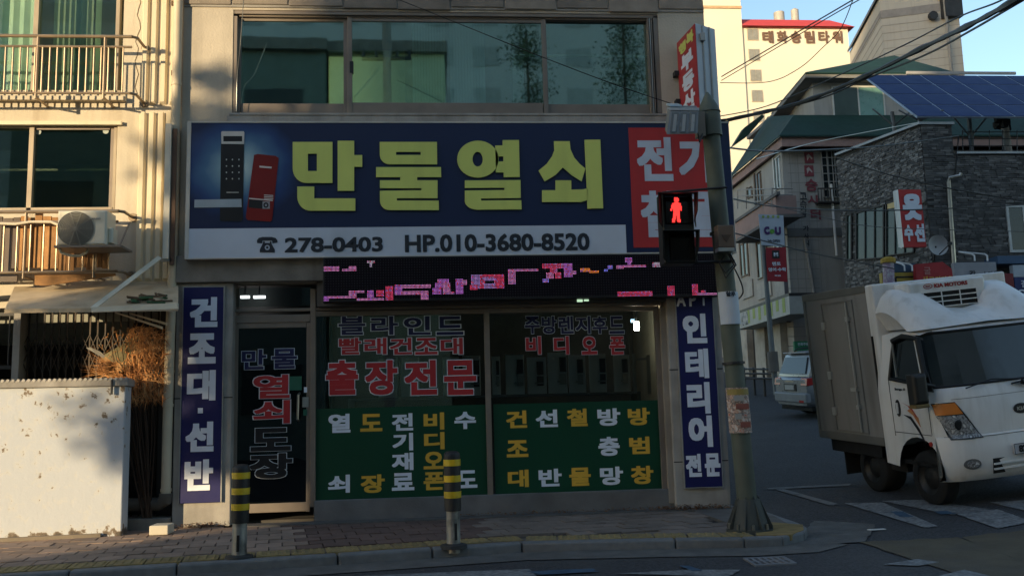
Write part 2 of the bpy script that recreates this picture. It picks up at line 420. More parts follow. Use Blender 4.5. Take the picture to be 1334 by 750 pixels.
# tactile strip along the kerb, yellow bars
TACT = mat('yellow_tactile', (.27, .20, .085), .85, var=.2, scale=9, bump=.4, rand=.2, dirt=.75, dirtc=(.13, .11, .085), dscale=5)
tme = None
L0 = -4.0
for i in range(0, 23):
    x = L0+i*.3025
    y = kerb_y(x+.15)+.17; a = math.atan2(kerb_y(x+.3)-kerb_y(x), .3)
    if tme is None:
        mb = MB(); mb.box(.004, .296, 0, .296, -.04, .0)
        for k in range(4):
            mb.hexa([(.02+k*.072, .015, .0), (.055+k*.072, .015, .0), (.055+k*.072, .28, .0), (.02+k*.072, .28, .0), (.026+k*.072, .03, .008), (.049+k*.072, .03, .008), (.049+k*.072, .265, .008), (.026+k*.072, .265, .008)])
        o = mb.build('tactile_tile', TACT, pavement, local=True); tme = o.data
    else: o = link('tactile_tile', tme, pavement, local=True)
    o.location = (x, y, random.uniform(-.002, .002)); o.rotation_euler = (0, 0, a)
# grey concrete edge strip between shop front and slabs, ochre corner patch
b = MB(); b.box(-2.28, 3.5, -.14, .12, -.05, .008)
b.build('threshold_strip', GUTTER, pavement)
b = MB(); b.foot([(p.x, p.y) for p in (atz(1003, 680), atz(1046, 683.5), atz(1047, 690), atz(1030, 696.5), atz(985, 697.5), atz(985, 681))][::-1], -.05, .006)
b.build('ochre_patch', mat('ochre_corner_mortar', (.24, .16, .055), .9, var=.25, scale=8, bump=.6, dirt=.5), pavement)
b = MB(); b.foot([(3.02, kerb_y(3.02)+.18), (3.5, kerb_y(3.5)+.18), (3.7, -.9), (3.6, .1), (3.02, .1)], -.05, .003)
b.build('corner_concrete', mat('corner_concrete', (.12, .11, .10), .9, var=.2, bump=.5, dirt=.5), pavement)
b = MB(); b.foot([(-2.9, kerb_y(-2.9)+.47), (3.05, kerb_y(3.05)+.47), (3.05, kerb_y(3.05)+.8), (-2.9, kerb_y(-2.9)+.68)], -.05, -.008)
b.foot([(-4.2, kerb_y(-4.2)+.15), (-6.5, kerb_y(-6.5)+.15), (-6.5, kerb_y(-6.5)+.75), (-4.2, kerb_y(-4.2)+.75)][::-1], -.05, -.008)
b.build('mortar_bed', TILE[2], pavement)
# painted lines of the junction
marking('crosswalk_paint', [((1100, 656), (1150, 655), (1222, 686), (1205, 688)), ((1148, 653), (1200, 651.5), (1290, 664), (1240, 671)),
    ((1240, 668), (1300, 664), (1345, 680), (1300, 689)), ((1290, 655), (1334, 652), (1400, 664), (1345, 668))], PAINT, .01, 24, .010, 3)
marking('stop_line', [((1000, 636), (1108, 630.5), (1108, 633), (1002, 638)), ((1010, 638), (1020, 637), (1092, 657), (1082, 659))], mat('thin_worn_paint', (.15, .15, .15), .85, dirt=.8, dirtc=(.06, .06, .06), dscale=9), .010, 10, .02)
marking('ochre_band', [((1118, 706), (1250, 700), (1430, 765), (1300, 765)), ((1250, 700), (1400, 684), (1560, 740), (1430, 765))], OCHRE, .009, 12, .015)
marking('crosswalk_stripe', [((1150, 736), (1195, 729), (1224, 733), (1196, 738)), ((1212, 754), (1256, 743), (1290, 751), (1270, 760)),
    ((230, 757), (330, 749), (372, 748), (300, 760)), ((445, 752), (560, 747), (690, 742), (700, 753)), ((800, 748), (900, 743), (965, 743), (950, 752))], PAINT, .010, 24, .010, 5)
marking('blue_line', [((690, 745), (770, 742), (780, 746), (700, 750)), ((885, 738), (897, 738), (915, 744), (902, 745)), ((1160, 667), (1176, 667), (1190, 674), (1172, 674)), ((1215, 667), (1232, 666), (1246, 670), (1226, 671))], BLUEP, .012, 6, .06)
# storm drain grate
g = thing('drain_grate', 'grey cast concrete drain grate set in the road by the kerb corner', 'drain', atg(1005, 731))
P = [atg(955, 736.5), atg(1028, 733), atg(1042, 737), atg(985, 742.5)]; P = [atg(968, 728), atg(1022, 726), atg(1039, 735), atg(984, 738)]
P = [Vector((p.x, p.y, gz(p.x, p.y)+.014)) for p in P]
fr = MB(); bars = 5
def lerp2(u, v): return P[0]*(1-u)*(1-v)+P[1]*u*(1-v)+P[2]*u*v+P[3]*(1-u)*v
def cell(b, u0, u1, v0, v1, h=.03): b.slab([lerp2(u0, v0), lerp2(u1, v0), lerp2(u1, v1), lerp2(u0, v1)], (0, 0, -h))
cell(fr, 0, 1, 0, .12); cell(fr, 0, 1, .88, 1); cell(fr, 0, 1, .45, .55)
for k in range(7):
    cell(fr, k/6.7, k/6.7+.07 if k < 6 else 1, .12, .45); cell(fr, k/6.7, k/6.7+.07 if k < 6 else 1, .55, .88)
fr.build('grate_frame', mat('drain_concrete', (.17, .17, .18), .8, bump=.4, dirt=.5), g)
db = MB(); db.slab([lerp2(.0, .05)-Vector((0, 0, .004)), lerp2(1, .05)-Vector((0, 0, .004)), lerp2(1, .95)-Vector((0, 0, .004)), lerp2(0, .95)-Vector((0, 0, .004))], (0, 0, -.003)); db.build('drain_hole', BLACK, g)
p = atg(1142, 691)
b = MB(); b.box(-.09, .09, -.025, .025, 0, .008); o = b.build('paper_scrap', WHITEP); o.location = (p.x, p.y, gz(p.x, p.y)+.01); o.rotation_euler = (0, 0, .1)
tag(o, 'small white paper scrap lying on the asphalt near the corner', 'litter')
# ================================================================== SHOP BUILDING
shop = thing('shop_building', 'beige corner shop building with green tinted upper windows and a glazed shopfront', 'building', (.3, .05, 0))
wx0, wx1, wz0, wz1 = rect(303, 16, 860, 150, .05)
XL, XR, HT = -2.98, 3.55, 15.0
b = MB()
b.box(XL, wx0, .05, .3, 2.80, HT); b.box(wx1, XR, .05, .3, 2.80, HT)
b.box(wx0, wx1, .05, .3, wz1, HT); b.box(wx0, wx1, .05, .3, 2.80, wz0)
b.box(XL, XL+.2, .3, 9, 0, HT); b.box(XR-.2, XR, .3, 9, 0, HT); b.box(XL+.2, XR-.2, 8.8, 9, 0, HT)
b.box(XL+.2, XR-.2, .3, 8.8, HT-.2, HT-.02)
b.build('wall', STUCCO, shop)
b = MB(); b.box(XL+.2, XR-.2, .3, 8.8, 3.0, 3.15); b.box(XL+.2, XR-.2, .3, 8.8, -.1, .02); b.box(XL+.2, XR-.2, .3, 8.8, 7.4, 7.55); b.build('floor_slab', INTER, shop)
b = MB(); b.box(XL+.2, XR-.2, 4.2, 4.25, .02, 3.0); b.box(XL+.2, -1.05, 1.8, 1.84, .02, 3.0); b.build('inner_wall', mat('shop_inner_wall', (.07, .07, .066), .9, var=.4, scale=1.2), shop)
b = MB(); b.box(XL+.2, XR-.2, 2.6, 2.65, 3.15, 7.4); b.build('upper_inner_wall', INTER_G, shop)
# tile course over the window (joints recessed)
zb = at(600, 11, .03).z
jx = [at(p, 8, .03).x for p in (226, 302, 375.8, 447, 518, 587, 657, 725, 792.6, 857.6, 918)]
jx[0] = XL; jx[-1] = XR
for i in range(10):
    for r in range(2):
        b = MB(); z0 = zb+random.uniform(-.03, .03) if r == 0 else zb+.42
        b.rbox(jx[i]+.008, jx[i+1]-.008, .02, .06, z0, zb+.41 if r == 0 else zb+.83, .006); b.build('wall_tile', BROWN, shop)
b = MB(); b.box(XL, XR, .035, .049, wz1+.03, zb+.06); b.build('mortar_band', CONC_L, shop)
b = MB(); zl = at(600, 157, 0).z; b.box(wx0-.05, XR, -.02, .05, zl-.05, wz0-.03); b.box(wx0-.02, wx1+.03, -.03, .05, wz0-.03, wz0); b.build('window_sill', CONC_L, shop, bevel=.006)
# upstairs window
win = MB(); Yw = .06
for (a, c, d, e) in ((303, 16, 860, 21), (303, 147.5, 860, 150), (303, 21, 308.5, 147.5), (853.5, 21, 860, 147.5)): addbx(win, a, c, d, e, Yw, .16)
for (a, c, d, e) in ((312, 21, 846, 24.5), (453, 22, 458.5, 148), (707, 24, 712, 149)): addbx(win, a, c, d, e, Yw+.03, .08)
wframe = win.build('window_frame', ALU, shop, bevel=.004)
UG = glass('teal_window_glass', (.78, .89, .86), .32, (.62, .84, .80), .02, .08)
for (a, c, d, e, yy, top, bot) in ((309, 22, 453, 148, .13, 6, 13), (452.5, 22, 713, 148, .10, 7, 14), (706, 23, 853, 149, .14, 6, 13)):
    s = MB(); addbx(s, a, c, a+5, e, yy, .04); addbx(s, d-5.5, c, d, e, yy, .04); addbx(s, a+5, c, d-5.5, c+top, yy, .04); addbx(s, a+5, e-bot, d-5.5, e, yy, .04)
    sash = s.build('sash', ALU, shop, bevel=.003)
    pn = MB(); addbx(pn, a+4, c+top-1, d-4.5, e-bot+1, yy+.015, .006); pn.build('pane', UG, sash)
b = MB(); addbx(b, 455.6, 80, 460.3, 95, .085, .03); b.build('window_latch', DARKM, wframe)
for k in range(3):
    b = MB(); addbx(b, 846+k*2.4, 24, 847.2+k*2.4, 148, Yw-.01-.006*k, .1); b.build('jamb_rail', ALU_L if k == 1 else ALU, wframe)
BL = mat('turquoise_blind', (.66, .84, .82), .8, var=.06)
for (a, c) in ((537, 581), (586, 632)):
    b = MB(); x0, x1, z0, z1 = rect(a, 24, c, 150, .55); n = 12
    for k in range(n): xa = x0+(x1-x0)*k/n; b.box(xa+.002, xa+(x1-x0)/n-.002, .55+.008*(k % 2), .57+.008*(k % 2), z0-.1, z1+.2)
    b.build('blind', BL, shop)
b = MB(); addbx(b, 668, 71.5, 850, 74, .6, .03); addbx(b, 668, 74, 681, 150, .6, .04); addbx(b, 681, 74, 683, 150, .6, .1); b.build('partition_frame', BL, shop)
b = MB(); addbx(b, 428, 66, 528, 152, .9, .05); b.build('reflection_panel', mat('lime_partition', (.72, .80, .52), .8, var=.05), shop)  # lime panel stands in for the lit house reflected in the glass
# pillars, lintel, lower frame
b = MB(); x0, x1, z0, z1 = rect(232.5, 373, 296, 684, .0)
b.box(XL, -2.33, 0.0, .35, 0, 2.797); b.build('left_pillar', CONC_L, shop, bevel=.012)
b = MB(); b.box(2.86, XR-.02, 0.0, .35, 0, 2.797); b.build('right_pillar', CONC_L, shop, bevel=.012)
for (x, zz) in ((XL, 1.45), (2.86, 1.65), (2.86, .55)):
    b = MB(); b.box(x-.003, x+.66, -.003, .0, zz, zz+.012); b.build('pillar_joint', BLACK, shop)
b = MB(); b.box(XL, XR, -.06, .05, 2.80, 3.12); b.build('lintel', CONC, shop, bevel=.01)
b = MB(); b.box(-1.36, 2.86, .0, .3, 2.5, 2.797); b.build('soffit_beam', mat('dark_soffit', (.10, .09, .08), .8, dirt=.4), shop)
b = MB(); Yf = .13
for (a, c, d, e) in ((298, 372, 304, 668), (404, 376, 411, 660), (298, 398, 862, 402), (633, 402, 640, 656), (858, 402, 866, 650), (304, 410, 404, 420), (411, 402, 858, 408)): addbx(b, a, c, d, e, Yf-(.012 if a in (633, 404, 858) else 0), .07)
b.build('shopfront_frame', ALU, shop, bevel=.004)
b = MB(); addbx(b, 866, 400, 874, 655, .06, .1); addbx(b, 876, 395, 880, 612, .04, .06); b.build('jamb_trim', mat('tan_jamb', (.30, .26, .21), .6, dirt=.5), shop)
b = MB(); x0, x1, z0, z1 = rect(407, 649, 872, 672, .1); b.box(-1.40, 2.86, .08, .25, 0, .24); b.build('stall_riser', mat('riser_concrete', (.14, .14, .14), .85, var=.2, scale=3, bump=.4, dirt=.5), shop, bevel=.01)
SG = glass('shopfront_glass', (.75, .80, .80), .04, (.8, .9, .95), .015, .15)
for (a, c, d, e) in ((411, 408, 633, 652), (640, 408, 858, 645), (304, 376, 404, 398)):
    b = MB(); addbx(b, a-1, c-1, d+1, e+1, Yf+.03, .008); b.build('glass_pane', SG, shop)
for (a, c, d, e) in ((410.5, 529.5, 634, 654), (644, 523.5, 862, 645)):
    b = MB(); x0, x1, z0, z1 = rect(a, c, d, e, Yf+.026); b.box(x0, x1, Yf+.026, Yf+.0295, z0, z1); b.build('green_vinyl_panel', GREENV, shop)
def grid(rects, ox, oy, sc, mm):
    for (s, a, c, d, e) in rects:
        sign_text('letter', s, mm, shop, ox+a/sc, oy+c/sc, ox+d/sc, oy+e/sc, Yf+.024, bold=.026, lift=.001)
grid([('열', 130, 88, 265, 203), ('전', 518, 85, 648, 190), ('수', 900, 75, 1032, 180), ('기', 522, 205, 648, 312), ('재', 518, 325, 650, 432), ('쇠', 128, 460, 262, 570), ('료', 518, 448, 655, 555), ('도', 915, 432, 1040, 540)], 400, 520, 4.69, WHITE_T)
grid([('도', 325, 88, 460, 195), ('비', 712, 80, 838, 185), ('디', 715, 200, 840, 305), ('오', 712, 318, 835, 425), ('장', 328, 458, 475, 570), ('폰', 712, 443, 840, 552)], 400, 520, 4.69, YEL_T)
grid([('선', 255, 103, 382, 203), ('방', 610, 95, 742, 195), ('충', 615, 258, 738, 368), ('반', 272, 442, 405, 543), ('망', 625, 430, 758, 535)], 640, 510, 4.412, WHITE_T)
grid([('건', 85, 108, 205, 208), ('철', 435, 97, 553, 198), ('방', 785, 92, 912, 192), ('조', 88, 278, 212, 375), ('범', 793, 258, 910, 357), ('대', 95, 448, 215, 548), ('물', 448, 435, 572, 540), ('창', 803, 425, 932, 530)], 640, 510, 4.412, YEL_T)
OUT_T = mat('grey_white_outline', (.62, .66, .70), .5)
def outl(s, mm, x0, y0, x1, y1, bold=.016, o=.031):
    sign_text('window_lettering', s, mm, shop, x0, y0, x1, y1, Yf+.024, bold=bold, lift=.001, outline=o, om=OUT_T)
def spread(s, mm, x0, y0, x1, y1, gap=.12, **k):
    n = len(s); w = (x1-x0)/(n+gap*(n-1))
    for i, ch in enumerate(s): outl(ch, mm, x0+i*w*(1+gap), y0, x0+i*w*(1+gap)+w, y1, **k)
REDF_ = None
BLUE_W = mat('blue_window_lettering', (.012, .014, .07), .5)
spread('블라인드', BLUE_W, 441, 412, 603.5, 436, .22)
spread('빨래건조대', RED_T, 441.5, 440, 603, 461.5, .14)
spread('출장전문', RED_T, 424.5, 469, 620.5, 514, .22, bold=.026, o=.022)
spread('주방렌지후드', BLUE_W, 683.7, 411.7, 813, 434.5, .12, o=.022)
spread('비디오폰', RED_T, 685, 438, 814, 461.5, .82, bold=.026, o=.022)
# door
door = MB()
for (a, c, d, e) in ((304, 420, 309, 668), (399, 420, 404, 666), (309, 420, 399, 427), (309, 655, 399, 667)): addbx(door, a, c, d, e, Yf+.01, .05)
door = door.build('door', ALU, shop, bevel=.004)
b = MB(); addbx(b, 308, 426, 400, 656, Yf+.03, .008); b.build('door_glass', glass('door_glass', (.22, .23, .23), .05, (.8, .9, .95)), door)
def dl(s, mm, x0, y0, x1, y1, o=.022, bold=.02): sign_text('door_lettering', s, mm, door, x0, y0, x1, y1, Yf+.024, bold=bold, lift=.001, outline=o, om=OUT_T)
dl('만', BLUE_W, 315, 455, 347, 481); dl('물', BLUE_W, 354, 454, 387, 480)
dl('열', RED_T, 330, 488, 377.5, 518.5); dl('쇠', RED_T, 330, 521, 378, 551.5)
dl('도', BLACK_T, 326.5, 557, 379, 587, .014, .035); dl('장', BLACK_T, 325, 590, 381, 623, .014, .035)
b = MB(); h0 = at(389, 512, .08); h1 = at(388, 548, .08)
b.tube([(h0.x, .16, h0.z), (h0.x, .05, h0.z-.02), (h1.x, .05, h1.z+.02), (h1.x, .16, h1.z)], .014); b.build('door_handle', STEEL, door, smooth=True)
for (a, c, d, e, mm) in ((377, 490, 393, 508, mat('green_sticker', (.02, .11, .07), .5)), (396, 504, 400, 511, WHITE_T), (394, 517, 402, 530, ALU_L), (395, 533, 400, 541, MATS['green_sticker'])): bx('door_sticker', mm, door, a, c, d, e, Yf+.002, .006)
# inside the shop: lock display boards on a shelf, lamp tubes
LOCKW = mat('display_board_white', (.80, .84, .84), .6, var=.06)
sh = thing('display_shelf', 'long low shelf inside the shop window carrying the lock display boards', 'shelf', (.8, 1.3, 0))
b = MB(); b.box(-1.1, 2.75, 1.15, 1.55, 1.40, 1.43); b.box(-1.1, -1.05, 1.15, 1.55, .02, 1.40); b.box(2.7, 2.75, 1.15, 1.55, .02, 1.40); b.build('shelf_board', mat('grey_shelf', (.2, .2, .19), .7), sh)
dd = [(493, 465, 518, 512), (522, 465, 546, 512), (577, 465, 598, 508), (603, 463, 626, 509), (641, 464, 652, 508), (659, 462, 683, 512), (687, 465, 712, 512), (714, 459, 739, 512), (741, 462, 763, 507), (768, 461, 790, 507), (800, 462, 821, 507)]
dlab = ['first from the left pane, beside the curtain', 'second in the left pane', 'third in the left pane, under the red lettering', 'last one in the left pane, beside the frame', 'narrow one just right of the middle mullion', 'second right of the middle mullion', 'with a drooping handle, under the first red letter', 'tallest and brightest of the row', 'just right of the brightest board', 'second right of the brightest board', 'rightmost of the row, beside the metal stand']
for i, (a, c, d, e) in enumerate(dd):
    x0, x1, z0, z1 = rect(a, c, d, e, 1.25); z0 = 1.43
    t = thing('lock_display', 'pale door lock display board, '+dlab[i], 'display', ((x0+x1)/2, 1.25, z0), 'door lock display boards in the shop window')
    b = MB(); b.rbox(x0, x1, 1.25, 1.29, z0, z1, .008); b.build('board', LOCKW, t)
    w = x1-x0; h = z1-z0; u = .5+.1*(i % 2)
    b = MB(); b.rbox(x0+w*u, x0+w*(u+.33), 1.21, 1.25, z0+h*.52, z0+h*.88, .005); b.build('lock_body', BLACK, t)
    b = MB(); b.rbox(x0+w*u, x0+w*(u+.33), 1.225, 1.25, z0+h*.22, z0+h*.48, .005); b.build('lock_plate', ALU_L if i % 3 else BLACK, t)
    b = MB(); b.rbox(x0+w*(u-.15), x0+w*(u+.3), 1.19, 1.215, z0+h*.27, z0+h*.31, .004); b.build('lock_handle', ALU_L, t)
t = thing('curtain', 'pale folded curtain hanging inside the left shop window pane', 'curtain', (-1.2, .6, 1.3))
b = MB(); x0, x1, z0, z1 = rect(417, 428, 433, 528, .7); n = 10
for k in range(n):
    xa = x0+(x1-x0)*k/n; xb = x0+(x1-x0)*(k+1)/n; ya = .7+.03*(k % 2); yb = .7+.03*((k+1) % 2); b.slab([(xa, ya, z0-.3), (xb, yb, z0-.3), (xb, yb, z1+.3), (xa, ya, z1+.3)], (0, .004, 0))
b.build('folds', mat('pale_curtain', (.22, .25, .24), .9), t)
t = thing('metal_stand', 'thin shiny metal stand at the right end inside the shop window', 'stand', at(838, 512, .9))
b = MB(); addbx(b, 825, 460, 829, 513, .9, .03); addbx(b, 843, 462, 847.5, 513, .9, .03); addbx(b, 829, 466, 843, 469, .9, .02); b.build('stand_frame', ALU_L, t)
LAMP = emit('fluorescent_glow', (1, .93, .70), 45)
for (a, c, d, e, lab) in ((827, 419, 832.5, 430, 'short lit lamp tube hanging at the right inside the shop'), (822.5, 415.5, 826.5, 419.5, 'small bluish lit bulb just left of the hanging lamp tube'), (313, 385, 324.5, 388, 'left lit ceiling tube seen through the transom above the door'), (330, 385, 345, 388, 'right lit ceiling tube seen through the transom above the door')):
    Y = 1.6 if a < 400 else 2.2
    lamp_m = LAMP if a > 400 else emit('ceiling_glow', (.95, .97, 1), 3)
    t = thing('ceiling_lamp', lab, 'lamp', at((a+d)/2, c, Y), 'lit lamps inside the shop')
    k = 1.0
    b = MB(); x0, x1, z0, z1 = rect(a, c, d, e, Y); b.rbox(x0, x1, Y, Y+.05, z0, z1, .006); b.build('tube', lamp_m if a != 822.5 else emit('blue_glow', (.5, .8, 1), 1.5), t)
    b = MB(); b.box((x0+x1)/2-.01, (x0+x1)/2+.01, Y+.02, Y+.04, z1, 3.0); b.build('hanger', DARKM, t)
# ================================================================== MAIN SIGN
YS = -.14
sg = thing('shop_signboard', 'long navy shop signboard with large yellow-green lettering and a red panel', 'signboard', (.45, YS, 3.2))
SC = [at(240.5, 338.5, YS), at(959, 328.5, YS), at(950, 159, YS), at(244.5, 158.5, YS)]
SZ0 = sum((SC[0].z, SC[1].z))/2; SZ1 = (SC[2].z+SC[3].z)/2; SX0, SX1 = (SC[0].x+SC[3].x)/2, (SC[1].x+SC[2].x)/2
b = MB(); b.box(SX0, SX1, YS+.004, -.01, SZ0, SZ1); b.build('sign_cabinet', mat('sign_cabinet', (.42, .40, .36), .6, dirt=.4), sg, bevel=.004)
# printed face: navy film with a round pale glow behind the two locks
fm = bpy.data.materials.new('navy_print'); fm.use_nodes = True; n = fm.node_tree; N = n.nodes; L = n.links
gc = at(312, 218, YS); ge = N.new('ShaderNodeNewGeometry'); mp = N.new('ShaderNodeVectorMath'); mp.operation = 'SUBTRACT'; mp.inputs[1].default_value = gc
L.new(ge.outputs['Position'], mp.inputs[0]); sc_ = N.new('ShaderNodeVectorMath'); sc_.operation = 'MULTIPLY'; sc_.inputs[1].default_value = (1.12, 1.0, 1.30); L.new(mp.outputs[0], sc_.inputs[0])
ln = N.new('ShaderNodeVectorMath'); ln.operation = 'LENGTH'; L.new(sc_.outputs[0], ln.inputs[0])
nz_ = N.new('ShaderNodeTexNoise'); nz_.inputs['Scale'].default_value = 3; L.new(ge.outputs['Position'], nz_.inputs[0])
ad = N.new('ShaderNodeMath'); ad.operation = 'MULTIPLY_ADD'; L.new(nz_.outputs[0], ad.inputs[0]); ad.inputs[1].default_value = .25; L.new(ln.outputs['Value'], ad.inputs[2])
cr = N.new('ShaderNodeValToRGB'); L.new(ad.outputs[0], cr.inputs[0]); e = cr.color_ramp.elements
e[0].position = .14; e[0].color = (.55, .68, .66, 1); e[1].position = .95; e[1].color = (.004, .014, .062, 1)
for p, c in ((.38, (.22, .36, .44, 1)), (.55, (.06, .15, .28, 1)), (.75, (.015, .05, .17, 1))): k = e.new(p); k.color = c
L.new(cr.outputs[0], N['Principled BSDF'].inputs['Base Color']); N['Principled BSDF'].inputs['Roughness'].default_value = .45
bl = at(820, 300, YS).x
b = MB(); b.box(SX0+.045, SX1-.012, YS-.004, YS+.004, SZ0+.02, SZ1-.018); b.build('sign_face', fm, sg)
x0, x1, z0, z1 = rect(242, 300.5, 816, 335, YS-.008)
b = MB(); b.box(SX0+.02, x1, YS-.008, YS-.0045, SZ0+.012, SZ0+.36); b.build('phone_strip', mat('pale_blue_strip', (.52, .58, .68), .5, var=.04, dirt=.25), sg)
x0, x1, z0, z1 = rect(822, 166.5, 927, 322, YS-.008)
b = MB(); b.box(x0, x1, YS-.008, YS-.0045, z0, z1); b.build('red_panel', REDF, sg)
b = MB(); b.box(SX0, SX0+.045, YS-.012, YS+.004, SZ0, SZ1); b.box(SX0+.045, SX1, YS-.012, YS+.004, SZ1-.018, SZ1); b.box(SX0+.045, SX1, YS-.012, YS+.004, SZ0, SZ0+.012); b.build('sign_rim', mat('pale_rim', (.55, .53, .48), .5, dirt=.3), sg)
YL = YS-.012
def ltr(name, sp): shape(name, sp, LIME_T, sg, YL, .016)
ltr('letter', [[(381.5, 185.5), (433.2, 185.5), (433.2, 238.8), (400, 238.8)]+arc(400, 220, 18.5, 18.8, 90, 180, 8), rc(401.2, 200.7, 413, 223.3)])
ltr('letter', [[(440, 184), (461.5, 184), (461.5, 202.5), (472, 202.5), (472, 217.8), (461.5, 217.8), (461.5, 249), (440, 249)]])
ltr('letter', [[(387.5, 243.4), (409.5, 243.4), (409.5, 258.8), (463, 258.8), (463, 274.8), (405, 274.8)]+arc(405, 257, 17.5, 17.8, 90, 180, 8)])
ltr('letter', [[(494.8, 185.5), (569.3, 185.5), (569.5, 214.5), (508, 214.5)]+arc(508, 202, 13.2, 12.5, 90, 180, 7), rc(516, 198.4, 548, 202.4)])
ltr('letter', [[(490, 218.2), (574.5, 218.2), (574.8, 231.2), (543.5, 231.2), (543.5, 235.3), (570, 235.3), (570, 258.6), (517, 258.6), (517, 261.6), (571.5, 261.6), (571.8, 274), (508, 274)]+arc(508, 262, 13, 12, 90, 180, 7)+[(495, 249), (549, 248.2), (549, 245.6), (495, 245.6), (495, 235.3), (521.5, 235.3), (521.5, 231.2), (490, 231.2)]])
ltr('letter', [arc(622.5, 207.8, 27, 24, 0, 360, 40)[:-1], arc(622.2, 207.9, 6.7, 9.6, 0, 360, 20)[:-1]])
ltr('letter', [[(645, 190.2), (654.7, 190), (654.7, 183.1), (676, 183), (677, 231), (656, 231.3), (656, 225), (646, 225.2)], rc(649, 204.2, 655.6, 210.8)])
ltr('letter', [[(605.5, 235.5), (678, 235), (678.2, 258.3), (626.7, 258.9), (626.7, 261.5), (679, 261.2), (679.4, 273), (622, 273.5)]+arc(622, 262, 16.5, 11.5, 90, 180, 7)+[(605.5, 248.6), (657, 248), (657, 244.9), (605.5, 245.3)]])
ltr('letter', [[(721.5, 184.6), (742, 184.6), (743, 195), (748, 206), (755, 214), (762.3, 220), (757.5, 236.8), (745, 229), (733, 218.5), (724, 228), (709.5, 236.7), (701.6, 222.6), (712, 214), (719, 204), (722, 196)]])
ltr('letter', [[(723.5, 235.4), (744, 235.4), (744, 247.5), (760, 247), (765, 245.5), (765, 261), (757, 263.5), (706, 263.5), (706, 248.2), (723.5, 248.2)]])
ltr('letter', [[(761.2, 182.8), (781.8, 182.5), (785.5, 271.8), (765, 272), (764.6, 255)]])
for (s, a, c, d, e) in (('전', 829.5, 179, 876, 236), ('기', 884, 179, 926, 238), ('철', 834.7, 248.5, 880, 309), ('물', 886, 250, 933, 309)):
    sign_text('letter', s, mat('pale_blue_lettering', (.50, .56, .66), .5), sg, a, c, d, e, YS-.009, bold=.03)
INK = mat('dark_ink', (.02, .025, .035), .5)
sign_text('phone_number', '278-0403', INK, sg, 371, 309, 498.8, 328.5, YS-.009, bold=.02)
sign_text('phone_number', 'HP.010-3680-8520', INK, sg, 527.5, 304.5, 768, 327.5, YS-.009, bold=.02)
ph = MB()
shape('phone_symbol', [[(334.8, 313), (337, 310), (342, 308.7), (354, 308.7), (359, 310), (361.5, 313), (361.5, 316), (355, 317), (354.5, 313.5), (342, 313.5), (341.5, 317), (335, 316.5)]], INK, sg, YS-.010, .003)
shape('phone_symbol', [[(343, 314.5), (345, 314.5), (345, 316.5), (351.5, 316.5), (351.5, 314.5), (353.5, 314.5), (354, 318), (358, 325), (358, 328.8), (338.5, 328.8), (338.5, 325), (342, 318)], arc(348.2, 322.4, 3.4, 3.4, 0, 360, 14)[:-1]], INK, sg, YS-.010, .003)
shape('phone_symbol', [arc(348.2, 322.4, 1.6, 1.6, 0, 360, 12)[:-1]], INK, sg, YS-.010, .003)
# printed pictures of two door locks
LB = mat('printed_black', (.018, .018, .02), .4); LR = mat('printed_dark_red', (.19, .012, .011), .4); LW = mat('printed_white', (.60, .58, .54), .5)
Yp = YS-.007
shape('lock_print', [[(288, 186), (318, 186), (316.5, 286), (314, 288.5), (287.5, 288), (286.5, 286)]], LB, sg, Yp, .003)
shape('lock_print', [[(289, 171.2), (317.5, 171.2), (318.4, 173), (318, 188), (288.5, 187.5), (288.2, 173)], rc(291, 177.5, 315.5, 184.5)], LW, sg, Yp-.003, .003)
shape('lock_print', [rc(291, 177.5, 315.5, 184.5)], LB, sg, Yp-.003, .002)
for y in (208, 216.4, 224.7, 233):
    for x in (295, 302.8, 311.3): shape('lock_key', [arc(x, y, .9, 1.1, 0, 360, 8)[:-1]], LW, sg, Yp-.004, .002)
shape('lock_line', [rc(295, 250.2, 311, 251.2)], LW, sg, Yp-.004, .002)
shape('lock_print', [[(253.5, 260.2), (314.5, 259.2), (314.8, 269.8), (253.2, 270.5)]], mat('printed_grey', (.36, .42, .47), .4), sg, Yp-.005, .003)
shape('lock_print', [[(331, 202), (336, 200.8), (359, 203.3), (363, 206), (354.5, 287), (352, 288.7), (322, 286.5), (320.3, 283)]], LR, sg, Yp-.002, .003)
shape('lock_print', [[(325, 260), (343.5, 261.5), (342.5, 272), (324, 270.5)]], LB, sg, Yp-.005, .002)
shape('lock_print', [[(324.5, 257.8), (355.5, 260.5), (355.3, 262), (324.5, 259.3)]], LW, sg, Yp-.005, .002)
for k in range(3): shape('lock_line', [[(344, 253.6+k*2.2), (356, 254.4+k*2.2), (356, 255.4+k*2.2), (344, 254.6+k*2.2)]], LW, sg, Yp-.005, .002)
shape('lock_line', [[(338, 216), (354, 217.3), (353.8, 219.6), (338, 218.3)]], LW, sg, Yp-.005, .002)
shape('lock_print', [rc(342, 262.5, 351.5, 272)], mat('printed_grey2', (.3, .3, .32), .4), sg, Yp-.006, .002)
shape('lock_print', [arc(346.5, 267.3, 3.4, 3.6, 0, 360, 14)[:-1], arc(346.5, 267.3, 1.6, 1.7, 0, 360, 10)[:-1]], LB, sg, Yp-.007, .002)
